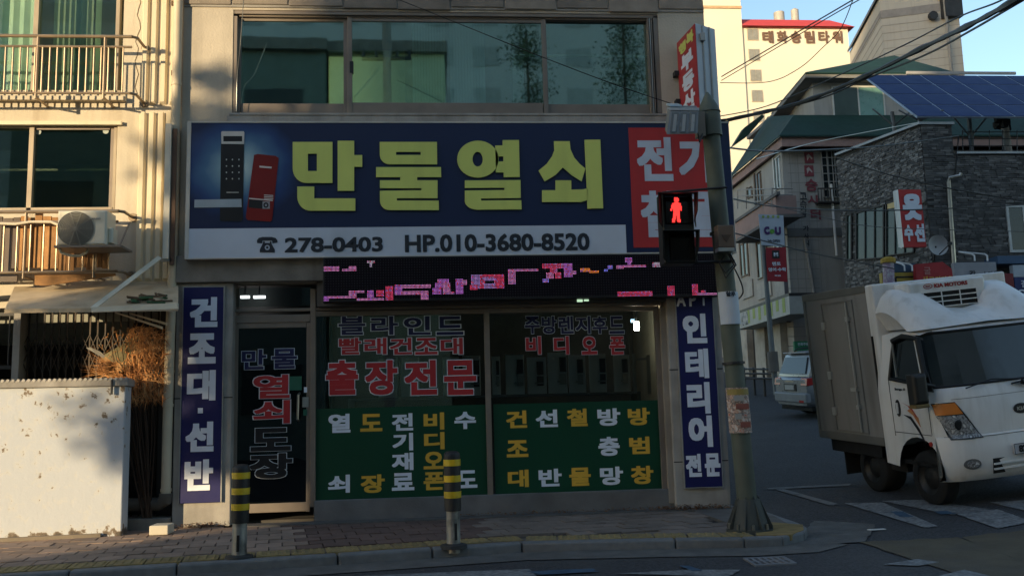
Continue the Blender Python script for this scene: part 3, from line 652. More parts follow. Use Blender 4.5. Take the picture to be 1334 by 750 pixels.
# ================================================================== LED MESSAGE BOARD
YB = -.22
lb = thing('led_board', 'long black LED message board with pink dot letters under the signboard', 'display board', (1.2, YB, 2.6))
b = MB(); x0, x1, z0, z1 = rect(420.5, 340, 937, 389, YB); LZ0, LZ1, LX0, LX1 = z0-.005, SZ0-.01, x0, x1
b.box(LX0, LX1, YB, -.06, LZ0, LZ1); b.build('board_case', mat('led_case', (.014, .013, .014), .45), lb, bevel=.006)
b = MB(); b.box(LX0+.02, LX1-.02, YB-.004, YB, LZ0+.03, LZ1-.02); b.build('led_mask', mat('led_mask', (.008, .006, .009), .7, spec=.1), lb)
A4 = [(110, 80, 200, 108, 0), (225, 96, 300, 108, 0), (262, 78, 300, 95, 0), (375, 45, 415, 58, 3), (388, 58, 400, 78, 3), (110, 262, 135, 290, 1), (135, 262, 300, 273, 0), (262, 235, 300, 262, 0), (315, 232, 355, 243, 0), (375, 228, 412, 290, 1), (315, 275, 375, 290, 0), (412, 275, 475, 290, 0), (430, 230, 475, 260, 2), (490, 200, 530, 288, 2), (548, 197, 590, 250, 1), (590, 232, 750, 250, 0), (590, 195, 765, 210, 0), (710, 250, 750, 282, 0), (810, 160, 880, 185, 1), (795, 185, 850, 212, 1), (848, 185, 885, 248, 0), (780, 212, 830, 250, 1), (880, 235, 908, 250, 0), (925, 160, 965, 250, 1), (965, 165, 990, 190, 0), (1025, 130, 1075, 212, 5), (1075, 130, 1222, 150, 2), (1090, 150, 1200, 165, 5), (1075, 165, 1105, 212, 2), (1165, 150, 1222, 212, 2), (1105, 190, 1165, 212, 5), (1010, 195, 1050, 225, 2), (1252, 98, 1292, 190, 0), (1292, 98, 1334, 108, 0)]
A5 = [(50, 92, 185, 103, 0), (215, 62, 335, 85, 2), (265, 90, 300, 115, 2), (240, 115, 275, 145, 0), (290, 115, 322, 145, 2), (345, 60, 390, 142, 1), (390, 105, 415, 125, 0), (220, 150, 250, 170, 4), (445, 88, 500, 108, 6), (500, 100, 550, 112, 6), (585, 98, 605, 108, 4), (608, 75, 632, 92, 4), (715, 28, 750, 50, 1), (728, 50, 742, 70, 1), (662, 70, 835, 82, 0), (662, 80, 700, 92, 0), (875, 55, 925, 75, 3), (670, 228, 870, 250, 2), (965, 195, 1003, 248, 2), (1112, 182, 1147, 248, 2), (1147, 235, 1270, 245, 0), (1168, 222, 1190, 235, 2)]
LC = [emit('led_pink', (1, .34, .74), .62), emit('led_magenta', (.80, .24, 1), .58), emit('led_red', (1, .08, .2), .7), emit('led_white', (.9, .75, .95), .55), emit('led_blue', (.25, .25, 1), 1.0), LP_ if False else emit('led_violet', (.6, .35, .9), .6), emit('led_orange', (1, .28, .05), 1.0)]
lit = {}
for rects, ox, oy, s in ((A4, 400, 330, 4.764), (A5, 660, 330, 4.6)):
    for (a, c, d, e, k) in rects:
        x0, x1, z0, z1 = rect(ox+a/s, oy+c/s, ox+d/s, oy+e/s, YB-.006)
        P_ = .0152
        for i in range(round(x0/P_), round(x1/P_)+1):
            for j in range(round(z0/P_), max(round(z0/P_)+1, round(z1/P_)+1)-(0 if (z1-z0) < P_ else 0)):
                if j*P_ > z1+.002: continue
                lit[(i, j)] = k if random.random() < .72 else random.choice((0, 1, 2, 5))
for k in range(7):
    b = MB()
    for (i, j), kk in lit.items():
        if kk != k: continue
        x, z = i*.0152, j*.0152; r = .0029
        b.q((x-r, YB-.0075, z-r), (x+r, YB-.0075, z-r), (x+r, YB-.0075, z+r), (x-r, YB-.0075, z+r))
    tag(b.build('lit_leds', LC[k], lb), kind='stuff')
b = MB()
P_ = .0152
i0, i1 = round((LX0+.03)/P_), round((LX1-.03)/P_); j0, j1 = round((LZ0+.04)/P_), round((LZ1-.03)/P_)
for i in range(i0, i1, 2):
    for j in range(j0, j1, 2):
        if (i, j) not in lit: x, z = i*P_, j*P_; r = .004; b.q((x-r, YB-.0055, z-r), (x+r, YB-.0055, z-r), (x+r, YB-.0055, z+r), (x-r, YB-.0055, z+r))
tag(b.build('unlit_leds', mat('led_off', (.04, .035, .045), .3), lb), kind='stuff')
b = MB(); addbx(b, 752, 390, 759, 393, -.1, .02); addbx(b, 761, 390, 767, 392, -.1, .02); b.build('tube_reflection', emit('reflection_glow', (.6, .9, .6), .4), lb)  # glowing dashes imitate the reflection of a lamp tube
# ================================================================== VERTICAL SIGNS
v1 = thing('vertical_signboard', 'tall narrow navy signboard on the left pillar with pale lettering', 'signboard', (-2.66, -.02, .3))
x0, x1, z0, z1 = rect(236, 373.5, 290, 655, -.03)
xl, xr = at(239.5, 374, -.03).x, at(291.5, 374, -.03).x; zt, zb_ = at(265, 374, -.03).z, at(262, 654.5, -.03).z
b = MB(); b.box(xl, xr, -.03, -.001, zb_, zt); b.build('sign_face', NAVY, v1, bevel=.003)
b = MB(); b.box(xl-.012, xl, -.035, -.001, zb_, zt); b.box(xr, xr+.012, -.035, -.001, zb_, zt); b.box(xl-.012, xr+.012, -.035, -.001, zt, zt+.012); b.build('sign_frame', ALU_L, v1)
for (s, a, c, d, e) in (('건', 247.4, 387, 283.6, 426), ('조', 245, 434, 281.3, 473.5), ('대', 243.6, 482, 281, 521.5), ('선', 241.5, 549, 278.5, 588), ('반', 240.3, 598, 277.6, 638.5)):
    sign_text('letter', s, WHITE_T, v1, a, c, d, e, -.031, bold=.042)
shape('letter', [rc(257.8, 531, 264.3, 538)], WHITE_T, v1, -.034, .004)
v2 = thing('vertical_signboard', 'tall narrow navy signboard on the right pillar, its top letters behind the LED board', 'signboard', (3.2, -.02, .3))
xl, xr = at(882, 420, -.03).x, at(929.5, 420, -.03).x; zt, zb_ = at(900, 372, -.03).z, at(916, 634, -.03).z
b = MB(); b.box(xl, xr, -.03, -.001, zb_, zt); b.build('sign_face', NAVY, v2, bevel=.003)
b = MB(); b.box(xl-.01, xl, -.035, -.001, zb_, zt); b.box(xr, xr+.01, -.035, -.001, zb_, zt); b.box(xl-.01, xr+.01, -.035, -.001, zb_-.01, zb_); b.build('sign_frame', ALU_L, v2)
for (s, a, c, d, e, bo) in (('A', 881, 382, 893, 399, .02), ('P', 897.5, 382, 907, 399, .02), ('T', 911.5, 381, 921, 398, .02), ('인', 889.5, 408.5, 920.5, 447, .042), ('테', 892.6, 454, 923, 492.5, .032), ('리', 895, 497.5, 925, 538.6, .042), ('어', 897, 541, 928, 582, .042), ('전', 893.4, 590.8, 913.6, 620.7, .04), ('문', 918, 590, 938.5, 620, .04)):
    sign_text('letter', s, WHITE_T, v2, a, c, d, e, -.031, bold=bo)
# ================================================================== PROJECTING SIGN
Pa, Pb, Pc = at(884, 90, -.02), at(909, 90, -.62), at(934.5, 90, -.45)
zt, zb_ = at(907, 30, -.62).z, at(913, 143, -.62).z
pj = thing('projecting_sign', 'red and white upright projecting sign on the corner beside the upper window', 'sign', (Pb.x, Pb.y, zb_))
Pd = Vector((Pa.x+Pc.x-Pb.x, Pa.y+Pc.y-Pb.y, 0))
b = MB(); b.foot([(Pb.x, Pb.y), (Pc.x, Pc.y), (Pd.x, Pd.y), (Pa.x, Pa.y)], zb_, zt); b.build('sign_case', mat('pale_blue_white_metal', (.52, .56, .60), .5, var=.05, dirt=.3), pj, bevel=.012)
U = (Pb-Pa); U.z = 0; nn = Vector((U.y, -U.x, 0)).normalized(); 
b = MB(); o_ = nn*.006; b.slab([(Pa.x+o_.x, Pa.y+o_.y, zb_+.01), (Pb.x+o_.x-.0, Pb.y+o_.y, zb_+.01), (Pb.x+o_.x, Pb.y+o_.y, zt-.01), (Pa.x+o_.x, Pa.y+o_.y, zt-.01)], -nn*.004); b.build('sign_face', mat('projecting_red', (.40, .035, .04), .45, var=.05), pj)
hh = zt-zb_
for (s, f0, f1, u0, u1, mm) in (('행', .80, .93, .10, .50, LIME_T), ('복', .82, .96, .52, .92, LIME_T), ('부', .56, .77, .18, .84, WHITE_T), ('동', .33, .53, .18, .84, WHITE_T), ('산', .09, .30, .18, .84, WHITE_T), ('사무소', .015, .06, .35, .9, WHITE_T)):
    lettering('letter', s, mm, pj, Vector((Pa.x, Pa.y, zb_+hh*f0))+U*u0+nn*.006, U*(u1-u0), (0, 0, hh*(f1-f0)), bold=.045 if len(s) < 2 else .02, lift=.003)
V_ = Pc-Pb
for f in (.32, .66):
    q = Pb.lerp(Pc, f); n2 = Vector((V_.y, -V_.x, 0)).normalized()*.008; b = MB(); b.box(q.x-.008+n2.x, q.x+.008+n2.x, q.y-.008+n2.y, q.y+.008+n2.y, zb_+.01, zt-.01); b.build('seam', ALU_L, pj)
b = MB(); q = Pb.lerp(Pc, .3); b.box(q.x-.03, q.x+.03, q.y-.05, q.y-.01, zt-.22, zt-.12); b.build('light_sensor', ALU_L, pj, bevel=.005)
for zz in (.28, .62):
    b = MB(); b.box(Pa.x-.06, Pa.x+.04, Pa.y-.03, .05, zb_+hh*zz-.03, zb_+hh*zz+.03); b.build('bracket', DARKM, pj)
# ================================================================== SIGNAL POLE
pb = atz(977, 690); PYW = pb.y; pt = at(924, 150, PYW)
pole = thing('signal_pole', 'grey-green steel pole on the pavement corner, leaning slightly left', 'pole', pb)
PG = mat('grey_green_pole_paint', (.088, .102, .080), .65, var=.18, scale=4, bump=.2, dirt=.6, dirtc=(.08, .07, .055), streak=True)
def pp(f): return pb.lerp(pt, f)
b = MB(); b.tube([pb, pp(.5), pp(1)], [.098, .095, .088], 20); b.build('shaft', PG, pole, smooth=True)
b = MB(); b.tube([pp(.945), pp(1.0), pp(1.012)], [.112, .112, .10], 18); b.build('collar', PG, pole, smooth=True)
b = MB(); b.tube([pp(1.005), pp(1.02), pp(1.045), pp(1.058)], [.118, .10, .045, .012], 18); b.build('cap', PG, pole, smooth=True)
b = MB()
for k in range(8):
    a = k*math.pi/4+.25; c, s = math.cos(a), math.sin(a); t = Vector((-s, c, 0))*.006
    b.slab([pb+Vector((c*.09, s*.09, 0))-t, pb+Vector((c*.22, s*.22, 0))-t, pb+Vector((c*.22, s*.22, .05))-t, pb+Vector((c*.10, s*.10, .33))-t], t*2)
b.build('base_gusset', mat('dark_green_steel', (.045, .05, .045), .6, dirt=.5), pole)
b = MB(); b.tube([pb, pb+Vector((0, 0, .06)), pb+Vector((-.005, 0, .30))], [.20, .185, .118], 16); b.build('base_collar', MATS['dark_green_steel'], pole, smooth=True)
b = MB(); b.tube([pb+Vector((0, 0, -.02)), pb+Vector((0, 0, .02))], .235, 8); b.build('base_plate', MATS['dark_green_steel'], pole)
for k in range(8):
    a = k*math.pi/4+.64; b = MB(); q = pb+Vector((math.cos(a)*.195, math.sin(a)*.195, .02)); b.tube([q, q+Vector((0, 0, .05))], .014, 6); b.build('anchor_bolt', STEEL, pole)
for f in (.70, .385):
    b = MB(); b.tube([pp(f), pp(f+.006)], .112, 18); b.build('pole_band', DARKM, pole)
def wrap(name, lab, cat, py0, py1, ang0, ang1, m, rad=.112):
    pc = lambda y: (690-y)/(690-150)
    t = thing(name, lab, cat, pp(pc(py1)))
    b = MB(); n = 10
    for k in range(n):
        a0 = R(ang0+(ang1-ang0)*k/n); a1 = R(ang0+(ang1-ang0)*(k+1)/n); A, B = pp(pc(py1)), pp(pc(py0))
        b.slab([A+Vector((math.sin(a0), -math.cos(a0), 0))*rad, A+Vector((math.sin(a1), -math.cos(a1), 0))*rad, B+Vector((math.sin(a1), -math.cos(a1), 0))*rad, B+Vector((math.sin(a0), -math.cos(a0), 0))*rad], Vector((0, .002, 0)))
    b.build('paper_sheet', m, t); return t, pp(pc(py1)), pp(pc(py0))
t, A, B = wrap('pole_notice', 'blank white notice with two dark characters wrapped round the signal pole', 'notice', 389, 431, -72, 80, mat('notice_paper', (.52, .56, .62), .7, var=.05), .109)
q = A.lerp(B, .84); lettering('notice_text', '할후', INK, t, (q.x-.05, q.y-.113, q.z), (.10, 0, 0), (0, 0, .05), bold=.03)
t, A, B = wrap('pole_flyer', 'crumpled colourful advertising flyer wrapped round the lower signal pole', 'flyer', 512, 569, -85, 88, colors('flyer_print', [(.3, (.5, .12, .08)), (.42, (.42, .36, .30)), (.5, (.12, .10, .10)), (.56, (.50, .30, .22)), (.66, (.55, .52, .48))], 26, .7), .113)
b = MB(); 
for k in range(8):
    a0 = R(-70+140*k/8); a1 = R(-70+140*(k+1)/8); q = A.lerp(B, .84); q2 = A.lerp(B, .97); r_ = .1155
    b.slab([q+Vector((math.sin(a0), -math.cos(a0), 0))*r_, q+Vector((math.sin(a1), -math.cos(a1), 0))*r_, q2+Vector((math.sin(a1), -math.cos(a1), 0))*r_, q2+Vector((math.sin(a0), -math.cos(a0), 0))*r_], (0, .001, 0))
b.build('flyer_heading', mat('flyer_yellow', (.30, .22, .06), .6), t)
for f, (u0, u1) in ((.70, (-.075, .03)), (.52, (-.06, .07)), (.30, (-.08, -.01)), (.12, (-.03, .07))):
    q = A.lerp(B, f); b = MB(); b.box(q.x+u0, q.x+u1, q.y-.119, q.y-.116, q.z, q.z+.055); b.build('flyer_block', mat('flyer_grey', (.35, .33, .30), .7) if f in (.30, .70) else mat('flyer_red', (.24, .08, .06), .6), t)
# pedestrian signal
YT = PYW-.14
ts = thing('pedestrian_signal', 'black pedestrian signal head with a lit red standing figure on the pole', 'traffic light', at(885, 345, YT))
HB = mat('signal_housing', (.015, .016, .015), .55, var=.15, dirt=.2)
x0, x1, z0, z1 = rect(861, 251, 909, 343, YT); 
b = MB(); b.rbox(x0+.02, x1-.03, YT, YT+.2, z0, z1, .015); b.build('housing', HB, ts, bevel=.008)
for (a, c, d, e) in ((858, 250, 911, 297), (864, 299, 913, 344)):
    X0, X1, Z0, Z1 = rect(a, c, d, e, YT-.2); zx0, zx1, zz0, zz1 = rect(a+4, c+2, d-5, e-1, YT)
    b = MB(); th = .008
    b.slab([(X0, YT-.2, Z1), (X1, YT-.2, Z1), (zx1, YT, zz1), (zx0, YT, zz1)], (0, 0, -th))
    b.slab([(X0, YT-.2, Z1-th), (zx0, YT, zz1-th), (zx0, YT, zz0), (X0+.02, YT-.1, zz0+.04), (X0+.005, YT-.17, (Z0+Z1)/2)], (th, 0, 0))
    b.slab([(X1, YT-.2, Z1-th), (zx1, YT, zz1-th), (zx1, YT, zz0), (X1-.02, YT-.1, zz0+.04), (X1-.005, YT-.17, (Z0+Z1)/2)], (-th, 0, 0))
    b.build('visor', HB, ts)
    b = MB(); b.rbox(zx0+.03, zx1-.03, YT-.012, YT, zz0+.03, zz1-.03, .01); b.build('lens', mat('dark_lens', (.01, .008, .008), .12, spec=.6), ts)
man = [(881.2, 257.3), (883.5, 260.5), (882.8, 263.2), (886.8, 265), (888.4, 274), (886.8, 275.5), (885.2, 270.5), (885, 277), (886.8, 289.5), (882.6, 289.6), (881.4, 280.5), (879, 290), (875.2, 290), (877.6, 277), (877.2, 270.5), (875.2, 275), (873.2, 274), (875.6, 265.5), (879.2, 263.3), (878.6, 260.5)]
zc = lambda P_: P_
LEDR = emit('red_signal_led', (1, .035, .03), 1.1)
def inside(x, y, poly):
    c = False; j = len(poly)-1
    for i in range(len(poly)):
        if (poly[i][1] > y) != (poly[j][1] > y) and x < (poly[j][0]-poly[i][0])*(y-poly[i][1])/(poly[j][1]-poly[i][1])+poly[i][0]: c = not c
        j = i
    return c
b = MB(); yy = 256.5
while yy < 291:
    xx = 872.5
    while xx < 889.5:
        if inside(xx, yy, man) or math.hypot(xx-881.1, (yy-260)) < 3.4:
            p = at(xx, yy, YT-.016); r_ = .0052; b.q(*[(p.x+math.cos(k*math.pi/3)*r_, p.y, p.z+math.sin(k*math.pi/3)*r_) for k in range(6)])
        xx += 1.25
    yy += 1.25
b.build('lit_red_figure', LEDR, ts)
shape('figure_glow', [man], emit('red_signal_glow', (1, .02, .015), .16), ts, YT-.014, .001)
b = MB(); h = at(893, 248, YT); h2 = at(943, 247, PYW)
b.tube([(x0+.05, YT+.08, z1+.02), (h2.x, PYW-.1, h2.z)], .012); b.tube([(x0+.1, YT+.1, z1), (x0+.1, YT+.1, z1+.03)], .015)
l2 = at(953, 342, PYW); b.tube([(x1-.1, YT+.1, z0+.02), (l2.x, PYW-.1, l2.z)], .016); b.build('mounting_arm', DARKM, ts)
# control box
cb = thing('control_box', 'small brown steel control box strapped to the signal pole beside the signboard end', 'box', at(946, 327, PYW-.13))
b = MB(); x0, x1, z0, z1 = rect(935, 293, 957, 322, PYW-.2); b.rbox(x0, x1, PYW-.2, PYW-.09, z0, z1, .008); b.build('box_body', mat('brown_box', (.13, .09, .065), .5, var=.1, dirt=.4), cb)
b = MB(); X0, X1, Z0, Z1 = rect(936, 322, 957, 327, PYW-.2); b.box(X0, X1, PYW-.2, PYW-.09, Z0, Z1-.002); b.build('box_label_strip', ALU_L, cb)
xm = (x0+x1)/2; zm = z0+(z1-z0)*.4
b = MB(); b.slab([(xm-.05, PYW-.2015, zm+.035), (xm+.05, PYW-.2015, zm+.035), (xm, PYW-.2015, zm-.04)], (0, -.003, 0)); b.build('warning_mark', mat('dark_brown_mark', (.07, .045, .03), .6), cb)
for k, (dx, dz) in enumerate(((0, 0), (.02, -.05))):
    b = MB(); q = at(948, 330, PYW-.12); pts = [(q.x+dx, PYW-.13, q.z), (q.x+.05+dx, PYW-.14, q.z-.12), (q.x-.04, PYW-.14, q.z-.2+dz), (q.x-.09, PYW-.12, q.z-.1), (q.x-.03, PYW-.12, q.z-.02)]; b.tube(pts, .009, 6); b.build('box_cable', BLACK, cb)
# floodlight
fl = thing('floodlight', 'grey LED floodlight with three lamp strips fixed to the top of the signal pole', 'floodlight', at(890, 176, PYW-.2))
Yl = PYW-.32
TL, TR, BR_, BLp = at(872.5, 143, Yl+.14), at(910.5, 143.5, Yl+.14), at(909, 174.5, Yl), at(868.5, 175.5, Yl)
b = MB(); dv = Vector((.01, .10, .08)); b.slab([BLp, BR_, TR, TL], dv); b.build('lamp_body', mat('grey_lamp_body', (.20, .20, .19), .5, .3, dirt=.3), fl, bevel=.006)
b = MB(); dn = Vector((0, -.012, -.01)); b.slab([TL+dv*.0+dn, TR+dn, TR+dn*1+Vector((0, .12, .035)), TL+dn+Vector((0, .12, .035))], (0, 0, .03)); b.build('lamp_hood', mat('pale_hood', (.38, .42, .46), .5), fl)
for k in range(3):
    u0, u1 = .09+k*.3, .09+k*.3+.22; f = lambda u, v: BLp.lerp(BR_, u).lerp(TL.lerp(TR, u), v)+dn*.3
    b = MB(); b.slab([f(u0, .1), f(u1, .1), f(u1, .9), f(u0, .9)], dn); b.build('lamp_strip', mat('dull_lens', (.12, .125, .12), .25), fl)
    b = MB(); b.slab([f(u0+.06, .16)+dn, f(u1-.06, .16)+dn, f(u1-.06, .84)+dn, f(u0+.06, .84)+dn], dn*.4); b.build('lens_row', mat('lens_row', (.26, .26, .24), .3), fl)
b = MB(); X0, X1, Z0, Z1 = rect(873, 131, 888, 139, Yl+.15); b.slab([(X0, Yl+.15, Z0), (X1, Yl+.15, Z0), (X1, Yl+.3, Z1), (X0, Yl+.3, Z1)], (0, .0, .02)); b.build('solar_cell', mat('pale_blue_cell', (.40, .52, .60), .3), fl)
b = MB(); X0, X1, Z0, Z1 = rect(911, 146, 918, 178, PYW-.12); b.box(X0-.02, X1, PYW-.14, PYW-.02, Z0, Z1); b.build('lamp_bracket', ALU, fl)
b = MB(); q = at(909, 172, Yl+.05); b.tube([q, q+Vector((.02, .02, -.1)), q+Vector((.06, .1, -.04)), q+Vector((.1, .15, .05))], .008, 6); b.build('lamp_cable', BLACK, fl)
# ================================================================== BOLLARDS
def bollard(px, py, tpx, tpy, lab, first=None):
    p = atz(px, py); tt = at(tpx, tpy, p.y); hgt = tt.z; lean = math.atan2(tt.x-p.x, hgt)
    if first is None:
        t = thing('bollard', lab, 'bollard', p, 'striped bollards along the kerb')
        q = lambda z: (0, 0, z)
        b = MB(); b.tube([q(-.05), q(.0), q(.32), q(.34)], [.064, .064, .062, .062], 24); b.build('steel_post', mat('scuffed_steel', (.33, .33, .31), .45, .5, var=.2, dirt=.9, dirtc=(.03, .03, .03), dscale=7), t, local=True, smooth=True)
        H_ = hgt
        b = MB(); b.tube([q(.30), q(.302), q(H_-.05), q(H_-.02), q(H_-.004), q(H_)], [.074, .077, .077, .072, .055, .02], 28); b.build('rubber_sleeve', mat('black_rubber', (.012, .012, .012), .55, var=.3, scale=9, bump=.25, dirt=.4, dirtc=(.06, .055, .05)), t, local=True, smooth=True)
        for k in range(3):
            z0 = H_-.125-k*.135; b = MB(); b.tube([q(z0), q(z0+.055)], 0.0795, 28, cap=True); b.build('yellow_band', mat('reflective_yellow', (.62, .42, .02), .4, var=.12, scale=14, dirt=.45, dirtc=(.15, .1, .02), dscale=12), t, local=True, smooth=True)
        b = MB(); b.tube([q(-.01), q(.018), q(.03)], [.125, .12, .075], 20); b.build('base_flange', mat('dark_flange', (.03, .03, .03), .7, dirt=.5), t, local=True, smooth=True)
        b = MB(); b.box(-.012, .012, -.0665, -.055, .06, .20); b.build('worn_patch', BLACK, t, local=True)
    else:
        t = copy_tree(first); t['label'] = lab; t.location = p; t.scale = (1, 1, hgt/first['h'])
    t.rotation_euler = (R(.5), lean, R(0 if first is None else 20)); t['h'] = hgt
    return t
b1 = bollard(311.5, 726, 314.5, 604, 'black bollard with three yellow bands before the glass shop door')
b2 = bollard(591, 711.5, 588, 587, 'black bollard with three yellow bands before the green window panel', b1)
# ================================================================== LEFT BUILDING
lf = thing('cream_building', 'cream rendered apartment building with railings and fluted wall panels, left of the shop', 'building', (-4.5, .1, 0))
YW = .08; LX = -11.0
def hx(px, py, Y=YW): return at(px, py, Y).x
zr = lambda py, px=80, Y=YW: at(px, py, Y).z
WX1 = hx(152, 200); UX1 = hx(160, 60)
b = MB(); zA, zB, zC, zD = zr(275), zr(163), zr(121), zr(121)+2.3
zlow = zr(400)
XE = XL-.004
b.box(WX1, XE, YW, .35, zlow, zB); b.box(UX1, XE, YW, .35, zC, zD); b.box(LX, XE, YW, .35, zB, zC-.0)
b.box(LX, WX1, YW, .35, zlow, zA); b.box(LX, XE, YW, .35, zD, 15.0); b.box(UX1, XE, YW, .35, zB+.0, zC) if False else None
b.box(LX, LX+.2, .35, 9, 0, 15.0); b.box(XE-.1, XE, .9, 9, 0, 15.0); b.box(LX+.2, XE-.1, 8.8, 9, 0, 15.0); b.box(LX+.2, XE-.1, .35, 8.8, 14.8, 14.98)
b.build('wall', CREAM, lf)
b = MB(); b.box(LX+.2, XE-.1, .35, 8.8, zB+.1, zB+.2); b.box(LX+.2, XE-.1, .35, 8.8, zlow-.15, zlow); b.box(LX+.2, XE-.1, 2.2, 2.25, zlow, 14.8); b.box(LX+.2, XE-.1, .36, 8.8, -.1, 0.0); b.build('floor_slab', mat('dark_flat_interior', (.30, .30, .25), .9), lf)
# ledges and mouldings
b = MB(); z0 = zr(133); b.box(LX, hx(165, 130), -.0, YW, z0, z0+.05); b.build('ledge', CREAM, lf)
b = MB(); b.box(LX, hx(160, 160), .03, YW, zB-.01, zB+.035); b.build('window_head', CREAM2, lf)
# lower window
GD = glass('dark_flat_glass', (.40, .48, .42), .17, (.55, .75, .68), .015, .1)
wf = MB()
for (a, c, d, e) in ((-260, 163, 152, 166), (147, 166, 151, 275), (36, 166, 42.5, 275), (-60, 166, -54, 275), (-260, 271, 147, 275)): addbx(wf, a, c, d, e, .10, .08)
wf = wf.build('window_frame', mat('tan_aluminium', (.36, .30, .22), .5, .2, dirt=.3), lf, bevel=.003)
b = MB(); addbx(b, 143, 167, 147, 271, .13, .05); addbx(b, 45, 166, 143, 169, .12, .06); b.build('sash', ALU, lf)
for (a, d) in ((-54, 36), (42.5, 144)):
    b = MB(); addbx(b, a, 166, d, 272, .15, .006); b.build('pane', GD, lf)
for (x, y) in ((50, 172), (138, 171)):
    b = MB(); p = at(x, y, .145); b.tube([(p.x, .140, p.z), (p.x, .148, p.z)], .035, 14); b.build('window_sticker', mat('pale_round_sticker', (.4, .45, .42), .5), lf)
b = MB(); addbx(b, -60, 220, 140, 222.5, 1.0, .03); b.build('blind_rod', ALU_L, lf)
# upper window
UGL = glass('sea_green_flat_glass', (.88, .95, .91), .14, (.62, .88, .78), .015, .1)
wf = MB()
for (a, c, d, e) in ((153, -200, 158, 121), (46.5, -200, 53, 121), (-60, -200, -54, 121), (-260, 117, 158, 121)): addbx(wf, a, c, d, e, .10, .08)
wf.build('window_frame', MATS['tan_aluminium'], lf, bevel=.003)
for (a, d) in ((-54, 47), (52, 154)):
    b = MB(); addbx(b, a, -200, d, 118, .15, .006); b.build('pane', UGL, lf)
for (a, d, mm) in ((-50, 48, mat('pale_green_curtain', (.66, .74, .64), .9)), (73, 124, mat('sage_curtain', (.26, .29, .24), .9)), (127, 134, MATS['pale_green_curtain'])):
    b = MB(); x0, x1, z0, z1 = rect(a, -190, d, 118, .5); n = 14
    for k in range(n):
        xa, xb = x0+(x1-x0)*k/n, x0+(x1-x0)*(k+1)/n; b.slab([(xa, .5+.03*(k % 2), z0), (xb, .5+.03*((k+1) % 2), z0), (xb, .5+.03*((k+1) % 2), z1), (xa, .5+.03*(k % 2), z1)], (0, .004, 0))
    b.build('curtain', mm, lf)
# fluted panels
for (pys, pye, xs) in ((-260, 137, (184, 195.5, 208.5, 221.5)), (150, 366, (183.5, 195.5, 207.5, 217.5))):
    for x in xs:
        x0 = hx(x, 100); z0 = at(x, pye, YW).z; z1 = at(x, pys, YW).z
        b = MB(); b.hexa([(x0, YW-.001, z0), (x0+.085, YW-.001, z0), (x0+.085, YW, z0), (x0, YW, z0), (x0+.02, YW-.045, z1), (x0+.065, YW-.045, z1), (x0+.085, YW, z1), (x0, YW, z1)]) if False else b.slab([(x0, YW, z0), (x0+.018, YW-.04, z0+.03), (x0+.067, YW-.04, z0+.03), (x0+.085, YW, z0)], (0, 0, z1-z0))
        b.build('fluted_rib', CREAM2, lf)
# wall crack and pipe stubs
b = MB(); pts = []
for k in range(16): p = at(181+2.4*math.sin(k*1.7)+(-3 if k > 6 else 0), -5+k*8.5, YW-.002); pts.append(p)
b.tube(pts, .004, 4); b.build('wall_crack', mat('crack_brown', (.12, .08, .04), .9), lf)
pg = MATS['dark_flat_interior']
# railings
def railing(name, lab, spec):
    t = thing(name, lab, 'railing', at(90, spec['yb'], -.25)); Y = -.27
    xr = at(spec['xe'], spec['yb'], Y).x; xl = LX+.5
    zz = lambda py: at(90, py, Y).z
    for y in spec['rails']:
        b = MB(); b.tube([(xl, Y, zz(y)), (xr, Y, zz(y))], .016 if y != spec['rails'][0] else .021, 8); b.build('rail', spec['m'], t, smooth=True)
    x = at(spec['x0'], 90, Y).x; step = spec['step']; ztop, zbot = zz(spec['rails'][-2]), zz(spec['rails'][-1]); me = None
    while x > -6.4:
        if me is None: b = MB(); b.tube([(0, 0, zbot), (0, 0, ztop)], .010, 6); o = b.build('baluster', spec['m'], t, local=True, smooth=True); me = o.data
        else: o = link('baluster', me, t, local=True)
        o.location = (x-t.location.x, Y-t.location.y, -t.location.z); x -= step
    for px in spec['posts']:
        p = at(px, spec['yb'], Y); b = MB(); b.tube([(p.x, Y, zz(spec['rails'][-1])-.07), (p.x, Y, zz(spec['rails'][0]))], .017, 8); b.tube([(p.x, Y, zz(spec['rails'][-1])-.05), (p.x, YW, zz(spec['rails'][-1])-.05)], .014, 6); b.build('post', spec['m'], t, smooth=True)
    for y in (spec['rails'][0], spec['rails'][-1]):
        b = MB(); b.tube([(xr, Y, zz(y)), (xr+.05, Y+.04, zz(y)), (xr+.05, YW, zz(y))], .018, 8); b.tube([(xr+.05, YW-.02, zz(y)), (xr+.05, YW, zz(y))], .05, 10); b.build('wall_flange', spec['m'], t, smooth=True)
    return t
BRM = mat('bronze_steel_rail', (.33, .25, .17), .42, .6, var=.15, dirt=.3)
railing('balcony_railing', 'upper bronze steel window railing with thin balusters on the cream building', dict(m=BRM, rails=(47.5, 61, 121.5), xe=170, yb=121, x0=160, step=.083, posts=(47, 135)))
railing('balcony_railing', 'lower window railing carrying the air conditioner and backed with brown wood', dict(m=BRM, rails=(275.5, 289, 354), xe=152, yb=354, x0=150, step=.145, posts=(31, 122)))
